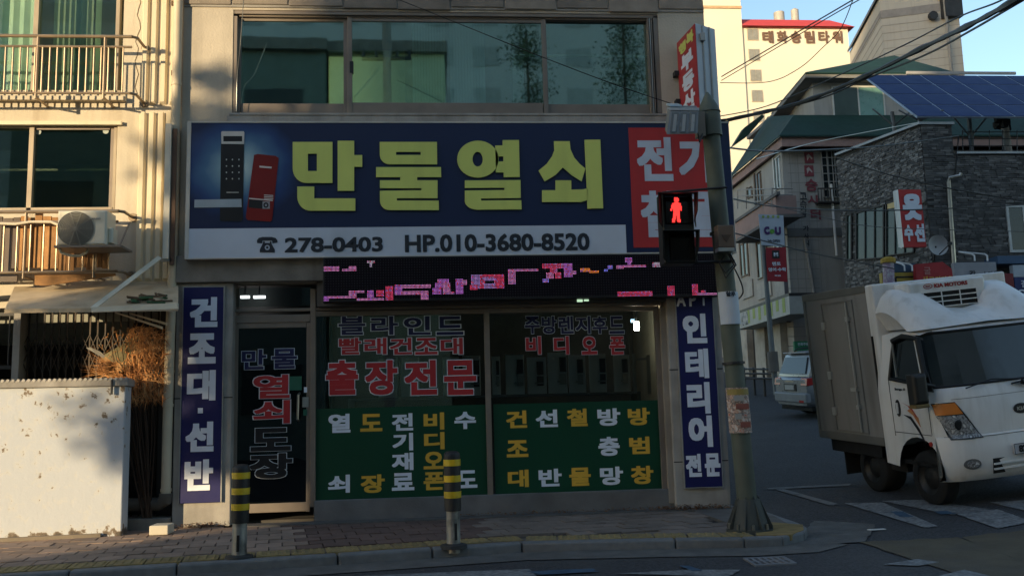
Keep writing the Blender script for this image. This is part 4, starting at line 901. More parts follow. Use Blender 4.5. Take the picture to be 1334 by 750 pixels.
# wood boards behind the lower railing
WOOD = mat('weathered_orange_wood', (.40, .21, .085), .85, var=.22, scale=6, bump=.3, rand=.3, dirt=.5, dirtc=(.12, .07, .04), streak=True)
wd_ = thing('wood_screen', 'row of brown wooden boards tied behind the lower railing', 'screen', at(70, 350, -.2))
x = -6.3; zt, zb_ = at(90, 279, -.2).z, at(90, 350, -.2).z
while x < at(148, 300, -.2).x-.1:
    w = random.uniform(.07, .13); b = MB(); b.box(x, x+w-.008, -.22, -.20+random.uniform(0, .01), zb_+random.uniform(-.04, .02), zt+random.uniform(-.05, .03)); b.build('board', WOOD if x > at(22, 300, -.2).x else mat('grey_old_wood', (.16, .13, .11), .9, rand=.3, dirt=.4), wd_); x += w
b = MB(); b.slab([at(45, 357, -.22), at(150, 356, -.22), at(150, 359, -.22), at(60, 372, -.22), at(45, 371, -.22)], (0, .02, 0)); b.build('sagging_board', WOOD, wd_)
b = MB(); addbx(b, 0, 358, 22, 367, -.2, .03); b.build('grey_board', MATS['grey_old_wood'], wd_)
# air conditioner
ax0, ax1, az0, az1 = rect(74.5, 274, 138.5, 319, -.62)
ac = thing('air_conditioner', 'cream outdoor air conditioner unit on a shelf hung outside the lower railing', 'air conditioner', ((ax0+ax1)/2, -.5, az0))
ACW = mat('aged_white_enamel', (.68, .64, .52), .45, var=.05, dirt=.2)
b = MB(); b.rbox(ax0, ax1, -.62, -.32, az0, az1, .014); b.build('cabinet', ACW, ac, bevel=.006)
cxp = at(98.5, 298, -.625); rr = .195
b = MB(); b.tube([(cxp.x, -.626, cxp.z), (cxp.x, -.618, cxp.z)], rr, 32); b.build('fan_recess', mat('fan_dark', (.10, .10, .085), .6), ac)
for k in range(11):
    r_ = rr-.003-k*.017; b = MB(); b.tube([(cxp.x+r_*math.cos(a*math.pi/14), -.634, cxp.z+r_*math.sin(a*math.pi/14)) for a in range(29)], .0035, 4, cap=False); b.build('grille_ring', mat('grille_grey', (.30, .29, .25), .5), ac)
for k in range(10):
    a = k*math.pi/5; b = MB(); b.tube([(cxp.x, -.637, cxp.z), (cxp.x+rr*math.cos(a), -.634, cxp.z+rr*math.sin(a))], .0035, 4); b.build('grille_spoke', MATS['grille_grey'], ac)
b = MB(); b.rbox(cxp.x+rr+.012, ax1-.012, -.628, -.6195, az0+.012, az1-.02, .003); b.build('front_panel', ACW, ac)
lettering('brand_plate', 'SAMSUNG', mat('grey_print', (.25, .25, .24), .5), ac, (ax1-.19, -.633, az1-.11), (.13, 0, 0), (0, 0, .022), bold=.02)
b = MB(); X0, X1, Z0, Z1 = rect(74, 319.5, 155, 322.5, -.63); b.box(X0-.02, X1+.03, -.66, -.27, Z0, Z1-.002); b.tube([(X1, -.63, Z0), (X1, -.29, Z0+.35)], .012, 6); b.build('shelf_bracket', ALU, ac)
b = MB(); 
for (px, py) in ((143, 300),): p = at(px, py, -.45); b.rbox(ax1+.001, ax1+.05, -.56, -.40, az0+.03, az0+.2, .01)
b.build('valve_cover', ACW, ac)
b = MB(); b.tube([at(76, 322, -.6), at(80, 329, -.58), at(92, 333, -.56), at(104, 333, -.55), at(112, 329, -.54), at(116, 322, -.5)], .016, 8); b.tube([at(76, 293, -.31), at(66, 289, -.31), at(40, 289, -.31), at(20, 292, -.31), at(-10, 291, -.31)], .016, 8); b.build('hose', mat('white_hose', (.62, .55, .42), .6), ac, smooth=True)
# drain pipe and white trunking
dp = thing('drain_pipe', 'cream round drain pipe running down the joint between the two buildings', 'pipe', at(217, 650, -.02))
DPM = mat('cream_pipe', (.56, .48, .35), .5, var=.07, dirt=.5, dirtc=(.25, .2, .14), streak=True)
cl = [(235.5, -260), (232.5, 0), (229.5, 130), (225, 350), (221.5, 440), (218, 560), (216, 648)]
P_ = [at(x, y, -.02) for x, y in cl]; b = MB(); b.tube(P_, .055, 16); b.build('pipe_run', DPM, dp, smooth=True)
zl = P_[-1].z
b = MB(); b.tube([P_[-1]+Vector((0, 0, .05)), P_[-1]+Vector((0, 0, -.02)), P_[-1]+Vector((-.08, .06, -.07)), Vector((-4.2, .25, zl-.08))], .075, 12); b.build('pipe_elbow', mat('grimy_pipe', (.10, .095, .085), .7, dirt=.5), dp, smooth=True)
for y in (112, 377, 530, 640):
    q = None
    for i in range(len(cl)-1):
        if cl[i][1] <= y <= cl[i+1][1]: q = P_[i].lerp(P_[i+1], (y-cl[i][1])/(cl[i+1][1]-cl[i][1]))
    b = MB(); b.tube([q, q+Vector((0, 0, .035))], .062, 16); b.build('pipe_collar', DPM, dp, smooth=True)
for y in (3, 94, 131):
    q = at(229, y, .0); b = MB(); b.box(q.x-.06, q.x-.02, .02, YW, q.z-.03, q.z+.03); b.build('pipe_clip', mat('rusty_clip', (.12, .07, .035), .8), dp)
tr = thing('cable_trunking', 'white vertical cable trunking standing off the fluted wall beside the signboard', 'trunking', at(218, 335, -.1))
b = MB(); x0, x1, z0, z1 = rect(213.5, 161, 221.5, 337, -.12); b.box(x0, x1, -.12, .035, z0, z1); b.build('channel', mat('white_trunking', (.66, .62, .52), .5, dirt=.2), tr, bevel=.004)
b = MB(); q = at(209, 334, -.12); b.slab([(q.x-.03, -.10, q.z), (q.x+.12, -.10, q.z-.02), (q.x+.12, -.10, q.z-.05), (q.x-.0, -.10, q.z-.06)], (0, .03, 0)); b.build('channel_foot', ALU_L, tr)
bw = thing('pipe_shadow', 'dark brown strip on the drain pipe standing in for the trunking shadow', 'pipe', at(226, 340, -.0))
b = MB(); x0, x1, z0, z1 = rect(223, 168, 229, 345, -.09); b.box(x0, x1, -.10, -.078, z0, z1); b.build('shadow_strip', mat('dark_brown_metal', (.10, .055, .035), .5), bw)  # dark strip paints the trunking's shadow onto the drain pipe
# canopies
AWN = mat('sun_bleached_canopy', (.50, .40, .27), .8, var=.12, scale=3, bump=.3, dirt=.55, dirtc=(.25, .18, .1), streak=True)
aw = thing('canopy', 'faded tan sheet canopy sloping out over the scissor gate', 'canopy', at(60, 400, -.5))
f0, f1, k0, k1 = at(6.5, 402.5, -.8), at(119, 401.5, -.8), at(19, 373, YW), at(219, 368.5, YW)
f1 = Vector((at(232, 398, -.8).x, -.8, f1.z)); k1 = Vector((XE, YW, k1.z))
b = MB(); nseg = 14
for k in range(nseg):
    u0, u1 = k/nseg, (k+1)/nseg; s = .0; b.slab([f0.lerp(f1, u0), f0.lerp(f1, u1), k0.lerp(k1, u1), k0.lerp(k1, u0)], (0, 0, -.015))
b.build('canopy_sheet', AWN, aw)
b = MB(); b.slab([f0, f1, f1-Vector((0, 0, .045)), f0-Vector((0, 0, .045))], (0, -.012, 0)); b.build('canopy_lip', AWN, aw)
b = MB()
for u in (.02, .35, .68, .97): b.tube([f0.lerp(f1, u)+Vector((0, .03, -.03)), k0.lerp(k1, u)+Vector((0, -.0, -.04))], .015, 6)
b.build('canopy_rib', DARKM, aw)
b = MB(); b.tube([at(-20, 389, .0), at(20, 386, .0)], .02, 6); b.build('edge_rod', DARKM, aw)
be = thing('canopy_beam', 'pale timber beam and diagonal strut across the canopy corner, beside the pillar', 'beam', at(175, 398, -.95))
PB_ = mat('pale_painted_timber', (.74, .68, .54), .7, dirt=.4)
b = MB(); b.slab([at(118.5, 400, -1.0), at(231, 394.5, -1.0), at(231, 402, -1.0), at(119, 406.5, -1.0)], (0, .05, 0)); b.build('beam', PB_, be)
b = MB(); b.slab([at(117, 400.5, -.98), at(206, 333, -.16), at(210.5, 336.5, -.16), at(124, 402, -.98)], (0, .02, 0)); b.build('strut', PB_, be)
lit_ = thing('canopy_litter', 'heap of dry twigs and green scraps lying on the canopy next to the beam', 'litter', at(185, 390, -.6))
for k in range(36):
    q = Vector((random.uniform(at(165, 392, -.65).x, at(214, 392, -.65).x), random.uniform(-.72, -.5), 0)); q.z = at(190, 392, -.65).z+random.uniform(-.02, .07)
    a = random.uniform(0, 3.1); b = MB(); L_ = random.uniform(.04, .12); b.tube([q-Vector((math.cos(a)*L_, math.sin(a)*L_*.3, 0)), q+Vector((math.cos(a)*L_, math.sin(a)*L_*.3, random.uniform(-.02, .03)))], .014, 4); b.build('twig', mat('dry_twig', (.12, .08, .05), .9) if k % 3 else mat('green_scrap', (.03, .09, .04), .8), lit_)
# scissor gate
sgt = thing('scissor_gate', 'folded steel scissor gate across the dark ground floor opening', 'gate', at(120, 500, .3))
GM = mat('rusty_gate_steel', (.05, .044, .037), .55, .4, var=.2, dirt=.5, dirtc=(.1, .05, .02), rand=.15)
gx0, gx1 = at(27, 450, .3).x, at(206, 450, .3).x; gt, gb = at(120, 402, .3).z+.1, .06
n = 18; dxx = (gx1-gx0)/n
for k in range(n+1):
    x = gx0+k*dxx; b = MB(); b.box(x-.008, x+.008, .29, .306, gb, gt); b.build('gate_bar', GM, sgt)
for k in range(n):
    x = gx0+k*dxx
    for (za, zb2) in ((at(120, 478, .3).z-.05, at(120, 458, .3).z), (at(120, 458, .3).z, at(120, 436, .3).z), (.35, .55), (.55, .75)):
        b = MB(); b.tube([(x, .283, za), (x+dxx, .283, zb2)], .005, 4); b.tube([(x, .279, zb2), (x+dxx, .279, za)], .005, 4); b.build('gate_lattice', GM, sgt)
b = MB(); b.box(gx0-.05, gx1+.05, .27, .33, gt, gt+.05); b.build('gate_track', GM, sgt)
# columns by the gate, side grille, back wall
b = MB(); x0, x1, _, _ = rect(19, 405, 28, 490, .2); b.box(x0, x1, .15, .35, 0, zlow); b.build('column', CONC_L, lf)
b = MB(); x0 = at(207, 450, .2).x; b.box(x0, XE, .25, .35, 0, zlow); b.build('side_panel', mat('dark_side_panel', (.05, .048, .045), .8), lf)
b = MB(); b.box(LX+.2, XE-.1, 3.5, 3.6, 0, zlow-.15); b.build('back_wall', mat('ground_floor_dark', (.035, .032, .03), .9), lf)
gr = thing('window_grille', 'dark barred grille at the far left beside the gate column', 'grille', at(5, 480, .2))
for k in range(8):
    x = at(12, 440, .2).x-k*.13; b = MB(); b.tube([(x, .2, at(5, 480, .2).z), (x, .2, at(5, 409, .2).z)], .01, 6); b.build('grille_bar', DARKM, gr)
for y in (409, 478): b = MB(); p = at(19, y, .2); b.box(LX+2, p.x, .18, .22, p.z-.02, p.z+.02); b.build('grille_rail', DARKM, gr)
# low white wall
WL0, WL1 = atz(-330, 730), atz(157, 696)
yo = -.52; WL1 = Vector((at(158, 690, yo).x, yo, 0)); WL0 = Vector((-9.0, yo-.55, 0)); dirw = (WL1-WL0).normalized(); nw = Vector((-dirw.y, dirw.x, 0))
lw = thing('low_wall', 'low white rendered wall with peeling paint and a ribbed coping', 'wall', WL1)
zt = at(150, 492, yo).z
pm = bpy.data.materials.new('peeling_white_paint'); pm.use_nodes = True; n_ = pm.node_tree; N = n_.nodes; L = n_.links; bb = N['Principled BSDF']; bb.inputs['Roughness'].default_value = .8
ge = N.new('ShaderNodeNewGeometry'); t1 = N.new('ShaderNodeTexNoise'); t1.inputs['Scale'].default_value = 9; t1.inputs['Detail'].default_value = 8; t1.inputs['Roughness'].default_value = .65; L.new(ge.outputs['Position'], t1.inputs[0])
t2 = N.new('ShaderNodeTexNoise'); t2.inputs['Scale'].default_value = 1.4; L.new(ge.outputs['Position'], t2.inputs[0])
sp_ = N.new('ShaderNodeSeparateXYZ'); L.new(ge.outputs['Position'], sp_.inputs[0])
zm_ = N.new('ShaderNodeMapRange'); L.new(sp_.outputs[2], zm_.inputs[0]); zm_.inputs[1].default_value = .16; zm_.inputs[2].default_value = .02; zm_.inputs[3].default_value = 0; zm_.inputs[4].default_value = .26
zm2 = N.new('ShaderNodeMapRange'); L.new(sp_.outputs[2], zm2.inputs[0]); zm2.inputs[1].default_value = .5; zm2.inputs[2].default_value = 1.3; zm2.inputs[3].default_value = -.02; zm2.inputs[4].default_value = .07
a1 = N.new('ShaderNodeMath'); a1.operation = 'ADD'; L.new(t1.outputs[0], a1.inputs[0]); L.new(zm_.outputs[0], a1.inputs[1])
a2 = N.new('ShaderNodeMath'); a2.operation = 'MULTIPLY_ADD'; L.new(t2.outputs[0], a2.inputs[0]); a2.inputs[1].default_value = .14; L.new(a1.outputs[0], a2.inputs[2])
a3 = N.new('ShaderNodeMath'); a3.operation = 'ADD'; L.new(a2.outputs[0], a3.inputs[0]); L.new(zm2.outputs[0], a3.inputs[1])
cr = N.new('ShaderNodeValToRGB'); L.new(a3.outputs[0], cr.inputs[0]); e = cr.color_ramp.elements; e[0].position = .60; e[0].color = (.52, .55, .59, 1); e[1].position = .86; e[1].color = (.09, .075, .06, 1)
k = e.new(.715); k.color = (.56, .57, .57, 1); k = e.new(.755); k.color = (.22, .17, .12, 1)
L.new(cr.outputs[0], bb.inputs['Base Color']); bp = N.new('ShaderNodeBump'); bp.inputs['Strength'].default_value = .6; bp.inputs['Distance'].default_value = .01; L.new(a3.outputs[0], bp.inputs['Height']); bp.invert = True; L.new(bp.outputs[0], bb.inputs['Normal'])
b = MB(); Q = [WL0, WL1, WL1+nw*.30, WL0+nw*.30]; b.foot([(p.x, p.y) for p in Q], -.03, zt-.09); b.build('wall_body', pm, lw, bevel=.012)
b = MB(); Q = [WL0-nw*.03, WL1-nw*.03+dirw*.03, WL1+nw*.33+dirw*.03, WL0+nw*.33]; b.foot([(p.x, p.y) for p in Q], zt-.09, zt-.012); b.build('coping', CONC_L, lw, bevel=.008)
Lw = (WL1-WL0).length; k = 0
while k*.052 < min(Lw, 3.4):
    q = WL1+dirw*(.03-.02-k*.052); b = MB(); b.slab([q-nw*.035-dirw*.0, q-nw*.035-dirw*.028, q+nw*.30-dirw*.028, q+nw*.30], (0, 0, .001)) if False else b.tube([q-nw*.036+Vector((0, 0, zt-.012)), q+nw*.31-dirw*.02+Vector((0, 0, zt-.012))], .017, 6); b.build('coping_rib', mat('pale_tile_rib', (.50, .47, .42), .8, rand=.15, dirt=.3), lw); k += 1
b = MB(); q = WL1-dirw*.13; b.box(q.x-.008, q.x+.008, q.y-.05, q.y-.02, zt-.18, zt-.02); b.build('iron_hook', DARKM, lw)
# plinth line before the wall
b = MB(); Q = [WL0-nw*.10, WL1-nw*.05-dirw*.2, WL1+nw*.0-dirw*.2, WL0]; b.foot([(p.x, p.y) for p in Q], -.02, .035); b.build('plinth', mat('wall_foot_mortar', (.24, .20, .15), .9, bump=.5, dirt=.5), lw)
# dried shrub and leaning sheet
ds = thing('dried_shrub', 'tangled dry russet shrub filling the corner between low wall and drain pipe', 'shrub', at(185, 560, -.1))
b = MB(); rr_ = random.Random(3)
for k in range(2600):
    cxx = rr_.gauss(181, 19); cyy = 425+98*rr_.random(); lim = 18+(cyy-425)*.2
    cxx = min(212, max(128+max(0, (cyy-490))*.42, cxx)); Y = rr_.uniform(-.25, .2)
    if cyy < 470 and cxx < 165 and rr_.random() < .75: continue
    if cyy > 500 and cxx < 160: continue
    q = at(cxx, cyy, Y); L_ = rr_.uniform(.04, .16); a = rr_.gauss(-1.0, 1.1); d = Vector((math.cos(a)*.8, rr_.uniform(-.4, .4), math.sin(a))).normalized()*L_
    w = Vector((rr_.uniform(-1, 1), rr_.uniform(-.5, .5), rr_.uniform(-.4, .4))).normalized()*rr_.uniform(.003, .009)
    b.v += [tuple(q-w), tuple(q+w), tuple(q+d)]; b.f.append((len(b.v)-3, len(b.v)-2, len(b.v)-1)); b.m.append(0)
for k in range(120):
    a = rr_.uniform(2.2, 3.6); q = at(150+rr_.uniform(-6, 10), 480+rr_.uniform(-8, 12), -.25); d = Vector((math.cos(a), 0, math.sin(a)))*rr_.uniform(.15, .4); w = Vector((0, 0, .003))
    b.v += [tuple(q-w), tuple(q+w), tuple(q+d)]; b.f.append((len(b.v)-3, len(b.v)-2, len(b.v)-1)); b.m.append(0)
tag(b.build('dry_leaves', colors('russet_dry_leaves', [(.3, (.20, .08, .03)), (.5, (.52, .22, .07)), (.7, (.62, .36, .16))], 7, .9), ds), kind='stuff')
b = MB()
for k in range(14):
    a = at(195+rr_.uniform(-8, 8), 640, 0); t_ = at(180+rr_.uniform(-40, 28), rr_.uniform(425, 480), rr_.uniform(-.2, .15)); a.z = 0.0
    b.tube([a, a.lerp(t_, .5)+Vector((rr_.uniform(-.06, .06), 0, 0)), t_], [.012, .008, .003], 5)
b.build('stem', mat('dry_stem', (.05, .03, .02), .9), ds)
cs = thing('leaning_sheet', 'faded ochre cardboard sheet leaning tilted against the gate above the low wall', 'sheet', at(155, 490, -.28))
b = MB(); b.slab([at(133, 463.5, .02), at(179.5, 436.5, .02), at(184, 470, .04), at(150, 490, .04), at(141, 484, .02)], (0, .012, 0)); b.build('sheet_body', mat('ochre_board', (.20, .17, .09), .85, var=.2, bump=.4, dirt=.6), cs)
cs = thing('metal_strip', 'bent grey metal strip sticking out left of the leaning sheet', 'strip', at(120, 458, -.3))
b = MB(); b.slab([at(112, 453, -.32), at(118, 452, -.32), at(131, 458, -.32), at(137, 464, -.3), at(134, 466, -.3), at(124, 460, -.32)], (0, .01, 0)); b.build('strip_body', mat('grey_strip', (.26, .24, .21), .6), cs)
cs = thing('timber_scraps', 'two pale timber slats hanging slanted under the canopy beam', 'timber', at(180, 415, -.4))
for (p0, p1) in (((150, 406), (211, 425)), ((168, 407), (217, 420))):
    b = MB(); A_, B_ = at(*p0, -.3), at(*p1, -.5); b.slab([A_, B_, B_-Vector((0, 0, .03)), A_-Vector((0, 0, .015))], (0, .03, 0)); b.build('slat', PB_, cs)
b = MB(); p0, p1 = atz(194, 697), atz(221, 695); b.box(p0.x, p1.x, p0.y, p0.y+.25, 0, .10); o = b.build('concrete_block', mat('cream_block', (.55, .50, .40), .85, dirt=.3), bevel=.01)
tag(o, 'pale concrete block lying on the pavement at the foot of the drain pipe', 'block')
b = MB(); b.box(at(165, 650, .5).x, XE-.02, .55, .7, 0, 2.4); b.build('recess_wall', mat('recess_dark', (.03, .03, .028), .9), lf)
b = MB(); b.box(-3.6, XL-.01, -.1, .5, 0, .12); b.build('recess_step', CONC, lf)
# dry leaves along the shop base
fl_ = MB(); rr_ = random.Random(9)
for k in range(900):
    if k < 450: x = rr_.gauss(3.05, .28); y = -.03-abs(rr_.gauss(0, .05)); x = min(3.6, x)
    elif k < 650: x = rr_.gauss(-2.65, .16); y = -.03-abs(rr_.gauss(0, .035))
    else: x = rr_.uniform(.2, 2.9); y = .03-abs(rr_.gauss(0, .03))
    s = rr_.uniform(.008, .022); a = rr_.uniform(0, 6.3); h = max(.010, .05-abs(y+.03)*.5)*rr_.random()+.008
    fl_.q((x+math.cos(a)*s, y+math.sin(a)*s, h), (x-math.sin(a)*s, y+math.cos(a)*s*.7, h+.01), (x-math.cos(a)*s, y-math.sin(a)*s, h+rr_.uniform(0, .012)))
tag(fl_.build('fallen_leaves', colors('fallen_leaf', [(.35, (.07, .04, .02)), (.6, (.20, .09, .035))], 30, .9)), 'dry brown leaves gathered along the foot of the shop front', 'leaves', kind='stuff')
# ================================================================== FAR TOWER (lit by the low sun)
YT_ = 72
TC = mat('cream_tower_paint', (.62, .575, .47), .85, var=.03, scale=.2)
tw_ = thing('apartment_tower', 'tall sunlit cream apartment tower with a red roof band and dark lettering', 'building', (at(1040, 500, YT_).x, YT_, gz(20, 72)))
xa, xb = at(971, 120, YT_).x, at(1110, 110, YT_).x; z_t = at(1040, 37, YT_).z; zrb = at(1040, 19.5, YT_).z
b = MB(); b.box(xa, xb, YT_, YT_+14, 0, z_t); b.build('tower_wall', TC, tw_)
b = MB(); dx = (xb-xa)*.03; b.foot([(xa, YT_-.3), (xb+.3, YT_-.3), (xb+.3, YT_+14), (xa, YT_+14)], z_t, z_t+.02)
P1 = [(xa, YT_-.5, z_t), (xb+.5, YT_-.5, z_t), (xb-1.2, YT_+1.2, zrb), (xa, YT_+1.2, zrb)]; b.q(*P1); b.q((xb+.5, YT_-.5, z_t), (xb+.5, YT_+14, z_t), (xb-1.2, YT_+13, zrb), (xb-1.2, YT_+1.2, zrb)); b.q((xa, YT_+1.2, zrb), (xb-1.2, YT_+1.2, zrb), (xb-1.2, YT_+13, zrb), (xa, YT_+13, zrb)); b.build('red_roof', mat('red_roof_band', (.50, .055, .05), .6, var=.04, scale=.3), tw_)
xl = at(880, 120, YT_).x; b = MB(); b.box(xl, xa, YT_-.22, YT_+16, 0, at(940, -60, YT_).z); b.build('tower_wing', TC, tw_)
z1 = at(945, 10, YT_-.22).z; b = MB(); b.box(xl-.1, xa+.05, YT_-.34, YT_-.22, z1-.12, z1+.12); b.build('wing_band', mat('tan_band', (.45, .30, .18), .8), tw_)
GW = mat('grey_tower_glass', (.22, .22, .20), .25)
for k in range(8):
    y0 = 38+k*26.7; px = 974+k*2.0; f = MB(); x0, x1, z0, z1 = rect(px, y0, px+13.2, y0+14, YT_-.06); f.box(x0-.06, x1+.06, YT_-.06, YT_, z0-.06, z1+.06); f = f.build('window_frame', mat('tan_window_frame', (.42, .36, .28), .6), tw_)
    b = MB(); b.box(x0, (x0+x1)/2-.02, YT_-.09, YT_-.061, z0, z1); b.box((x0+x1)/2+.02, x1, YT_-.08, YT_-.061, z0, z1); b.build('pane', GW, f)
ch = ('태', '화', '송', '림', '타', '워'); xs = [(993, 1007.5), (1012, 1026), (1030, 1043.5), (1048, 1061), (1066, 1080.5), (1084, 1097.5)]
for s, (a, c) in zip(ch, xs): sign_text('letter', s, mat('dark_brown_letter', (.13, .075, .05), .6), tw_, a, 40.5, c, 56.5, YT_-.1, bold=.03)
b = MB(); q = at(1015, 23, YT_+5); b.tube([q-Vector((0, 0, .6)), q, q+Vector((0, 0, .5)), q+Vector((0, 0, .55))], [.55, .55, .55, .1], 14); b.build('roof_tank', mat('roof_tank_grey', (.35, .34, .32), .5), tw_, smooth=True); b = MB(); b.tube([q+Vector((1.7, 0, -.6)), q+Vector((1.7, 0, .8)), q+Vector((1.7, 0, 1.0))], [.4, .4, .1], 12); b.build('roof_tank', MATS['roof_tank_grey'], tw_, smooth=True)
# ================================================================== GREY PANELLED TOWER
YG = 42
GP = mat('grey_panel_wall', (.42, .40, .35), .85, var=.06, scale=.6, dirt=.3, dirtc=(.25, .23, .2), streak=True)
gt_ = thing('grey_tower', 'grey panelled gabled tower block behind the green roof, its horizontal joints showing', 'building', (at(1190, 300, YG).x, YG, gz(24, 42)))
c0, c1, c2 = at(1151, 60, YG), at(1253, 60, YG-1.5), at(1106, 60, YG+9)
zt0 = at(1148, 10, YG).z; zt1 = at(1244, 10, YG-1.5).z; zt2 = at(1107, 32, YG+9).z
c3 = Vector((c1.x+(c2.x-c0.x), c1.y+(c2.y-c0.y), 0)); zr0 = at(1168, -8, YG).z
def xat(px, py, Y): return at(px, py, Y)
b = MB(); b.foot([(c0.x, c0.y), (c1.x, c1.y), (c3.x, c3.y), (c2.x, c2.y)], 0, [zt0, zt0, zt0, zt0]); b.build('tower_wall', GP, gt_)
gm = (c0+c1)/2; b = MB(); b.slab([(c0.x, c0.y, zt0), (c1.x, c1.y, zt0), (c1.x, c1.y, zt0+.3), (gm.x, gm.y, zt0+3.2), (c0.x, c0.y, zt0+.7)], (c2.x-c0.x, c2.y-c0.y, 0)); b.build('gable', GP, gt_)
dd_ = Vector((c2.x-c0.x, c2.y-c0.y, 0))
b = MB(); o_ = Vector((-.25, -.25, 0)); b.slab([Vector((c0.x-.1, c0.y, zt0+.62))+o_*.4, Vector((gm.x, gm.y, zt0+3.25))+o_*.4, Vector((gm.x, gm.y, zt0+3.45))+o_*.4, Vector((c0.x-.1, c0.y, zt0+.82))+o_*.4], dd_); b.slab([Vector((c1.x+.2, c1.y, zt0+.2))+o_, Vector((c1.x+.2, c1.y, zt0+.5))+o_, Vector((gm.x, gm.y, zt0+3.5))+o_, Vector((gm.x, gm.y, zt0+3.25))+o_], dd_); b.build('roof', mat('slate_blue_roof', (.10, .12, .15), .6), gt_)
n = 34
for k in range(n):
    z = zt0-.25-k*.5
    if z < 8: break
    a, c = c0.copy(), c1.copy(); b = MB(); b.slab([(a.x-.012, a.y-.012, z), (c.x+.01, c.y-.012, z), (c.x+.01, c.y-.012, z+.03), (a.x-.012, a.y-.012, z+.03)], (0, .03, 0)); b.slab([(c2.x-.015, c2.y, z), (a.x-.015, a.y, z), (a.x-.015, a.y, z+.03), (c2.x-.015, c2.y, z+.03)], (.03, 0, 0)); b.build('panel_joint', mat('joint_grey', (.28, .265, .235), .9), gt_)
b = MB(); b.slab([(c0.x-.02, c0.y-.03, zt0-.75), (c1.x+.02, c1.y-.03, zt0-.75), (c1.x+.02, c1.y-.03, zt0-.25), (c0.x-.02, c0.y-.03, zt0-.25)], (0, .04, 0)); b.slab([(c2.x-.03, c2.y, zt0-.6), (c0.x-.03, c0.y, zt0-.6), (c0.x-.03, c0.y, zt0-.3), (c2.x-.03, c2.y, zt0-.3)], (.04, 0, 0)); b.build('string_course', mat('grey_band', (.24, .23, .22), .8), gt_)
b = MB(); q = at(1214, 22, YG-1.1); b.tube([q, q+Vector((0, -.25, 0))], .28, 10); b.build('vent', DARKM, gt_)
b = MB(); q = at(1232, 8, YG-1.6); b.box(q.x-.1, q.x+1.0, q.y-.15, q.y+.5, q.z-.7, q.z+1.1); b.box(q.x-.2, q.x+1.3, q.y-.2, q.y+.6, q.z+.6, q.z+.8); b.build('roof_hopper', DARKM, gt_)
b = MB(); q = at(1236, 60, YG-1.6); b.tube([(q.x, q.y, zt0), (q.x+.1, q.y, 8)], .10, 8); b.build('downpipe', mat('stained_pipe', (.25, .24, .22), .8), gt_)
# ================================================================== WHITE HOUSE WITH GREEN ROOF
WH = mat('grey_white_house_wall', (.33, .33, .31), .9, var=.08, scale=1.2, bump=.3, bscale=20, dirt=.45, dirtc=(.18, .175, .16), streak=True)
GRF = mat('dark_green_roof', (.006, .034, .025), .75, var=.15, scale=1.5, dirt=.3, dirtc=(.012, .022, .02))
PINK = mat('pink_grey_fascia', (.30, .21, .19), .85, var=.08, dirt=.3)
YH = 19.0
hs = thing('corner_house', 'grey-white corner house with dark green roofs and a barred window', 'house', (at(1040, 400, YH).x, YH, gz(9, 19)))
k0, k1, k2 = at(1025, 300, YH), at(1150, 300, YH-.3), at(958, 300, YH+5.5)
ze = at(1025, 190, YH).z; zg = gz(9, 19)-1
b = MB(); b.foot([(k0.x, k0.y), (24, YH), (24, YH+8), (k2.x, YH+8), (k2.x, k2.y)], zg, ze); b.build('wall', WH, hs)
# eaves fascia
def eave(p, dx, dy, z): return Vector((p.x+dx, p.y+dy, z))
zf0, zf1 = at(1040, 186, YH-.5).z, at(1040, 177, YH-.5).z
E0, E1, E2 = Vector((at(1018, 180, YH-.5).x, YH-.5, 0)), Vector((26, YH-.5, 0)), Vector((at(951, 195, YH+5).x, YH+5, 0))
b = MB(); b.foot([(E0.x, E0.y), (E1.x, E1.y), (E1.x, YH+9), (E2.x, YH+9), (E2.x, E2.y)], zf0-.12, zf1); b.build('eaves_fascia', PINK, hs)
b = MB(); b.foot([(E0.x+.1, E0.y+.12), (E1.x, E1.y+.12), (E1.x, YH+8.8), (E2.x+.1, YH+8.8), (E2.x+.1, E2.y+.1)], ze-.0, zf0-.12); b.build('eaves_soffit', mat('dim_soffit', (.14, .13, .12), .9), hs)
# lower green roof: rises from the fascia to the upper storey
zp = at(1040, 150, YH+1.0).z
R0, R1 = Vector((at(1034, 150, YH+1.0).x, YH+1.0, zp)), Vector((26, YH+1.0, zp))
R2 = Vector((at(1000, 152, YH+6).x, YH+6, at(1000, 152, YH+6).z))
b = MB(); b.slab([(E0.x-.1, E0.y-.1, zf1), (E1.x, E1.y-.1, zf1), R1, R0], (0, 0, -.06)); b.slab([(E2.x-.1, E2.y, zf1), (E0.x-.1, E0.y-.1, zf1), R0, R2], (0, 0, -.06)); b.build('lower_roof', GRF, hs)
b = MB(); q0, q1 = at(955, 190, YH+4.5), at(996, 150, YH+4.5); b.slab([q0, at(975, 176, YH+4.5), at(996, 152, YH+4.5), at(993, 149, YH+4.5), at(970, 166, YH+4.5)], (0, .4, 0)); b.build('roof_hip', GRF, hs)
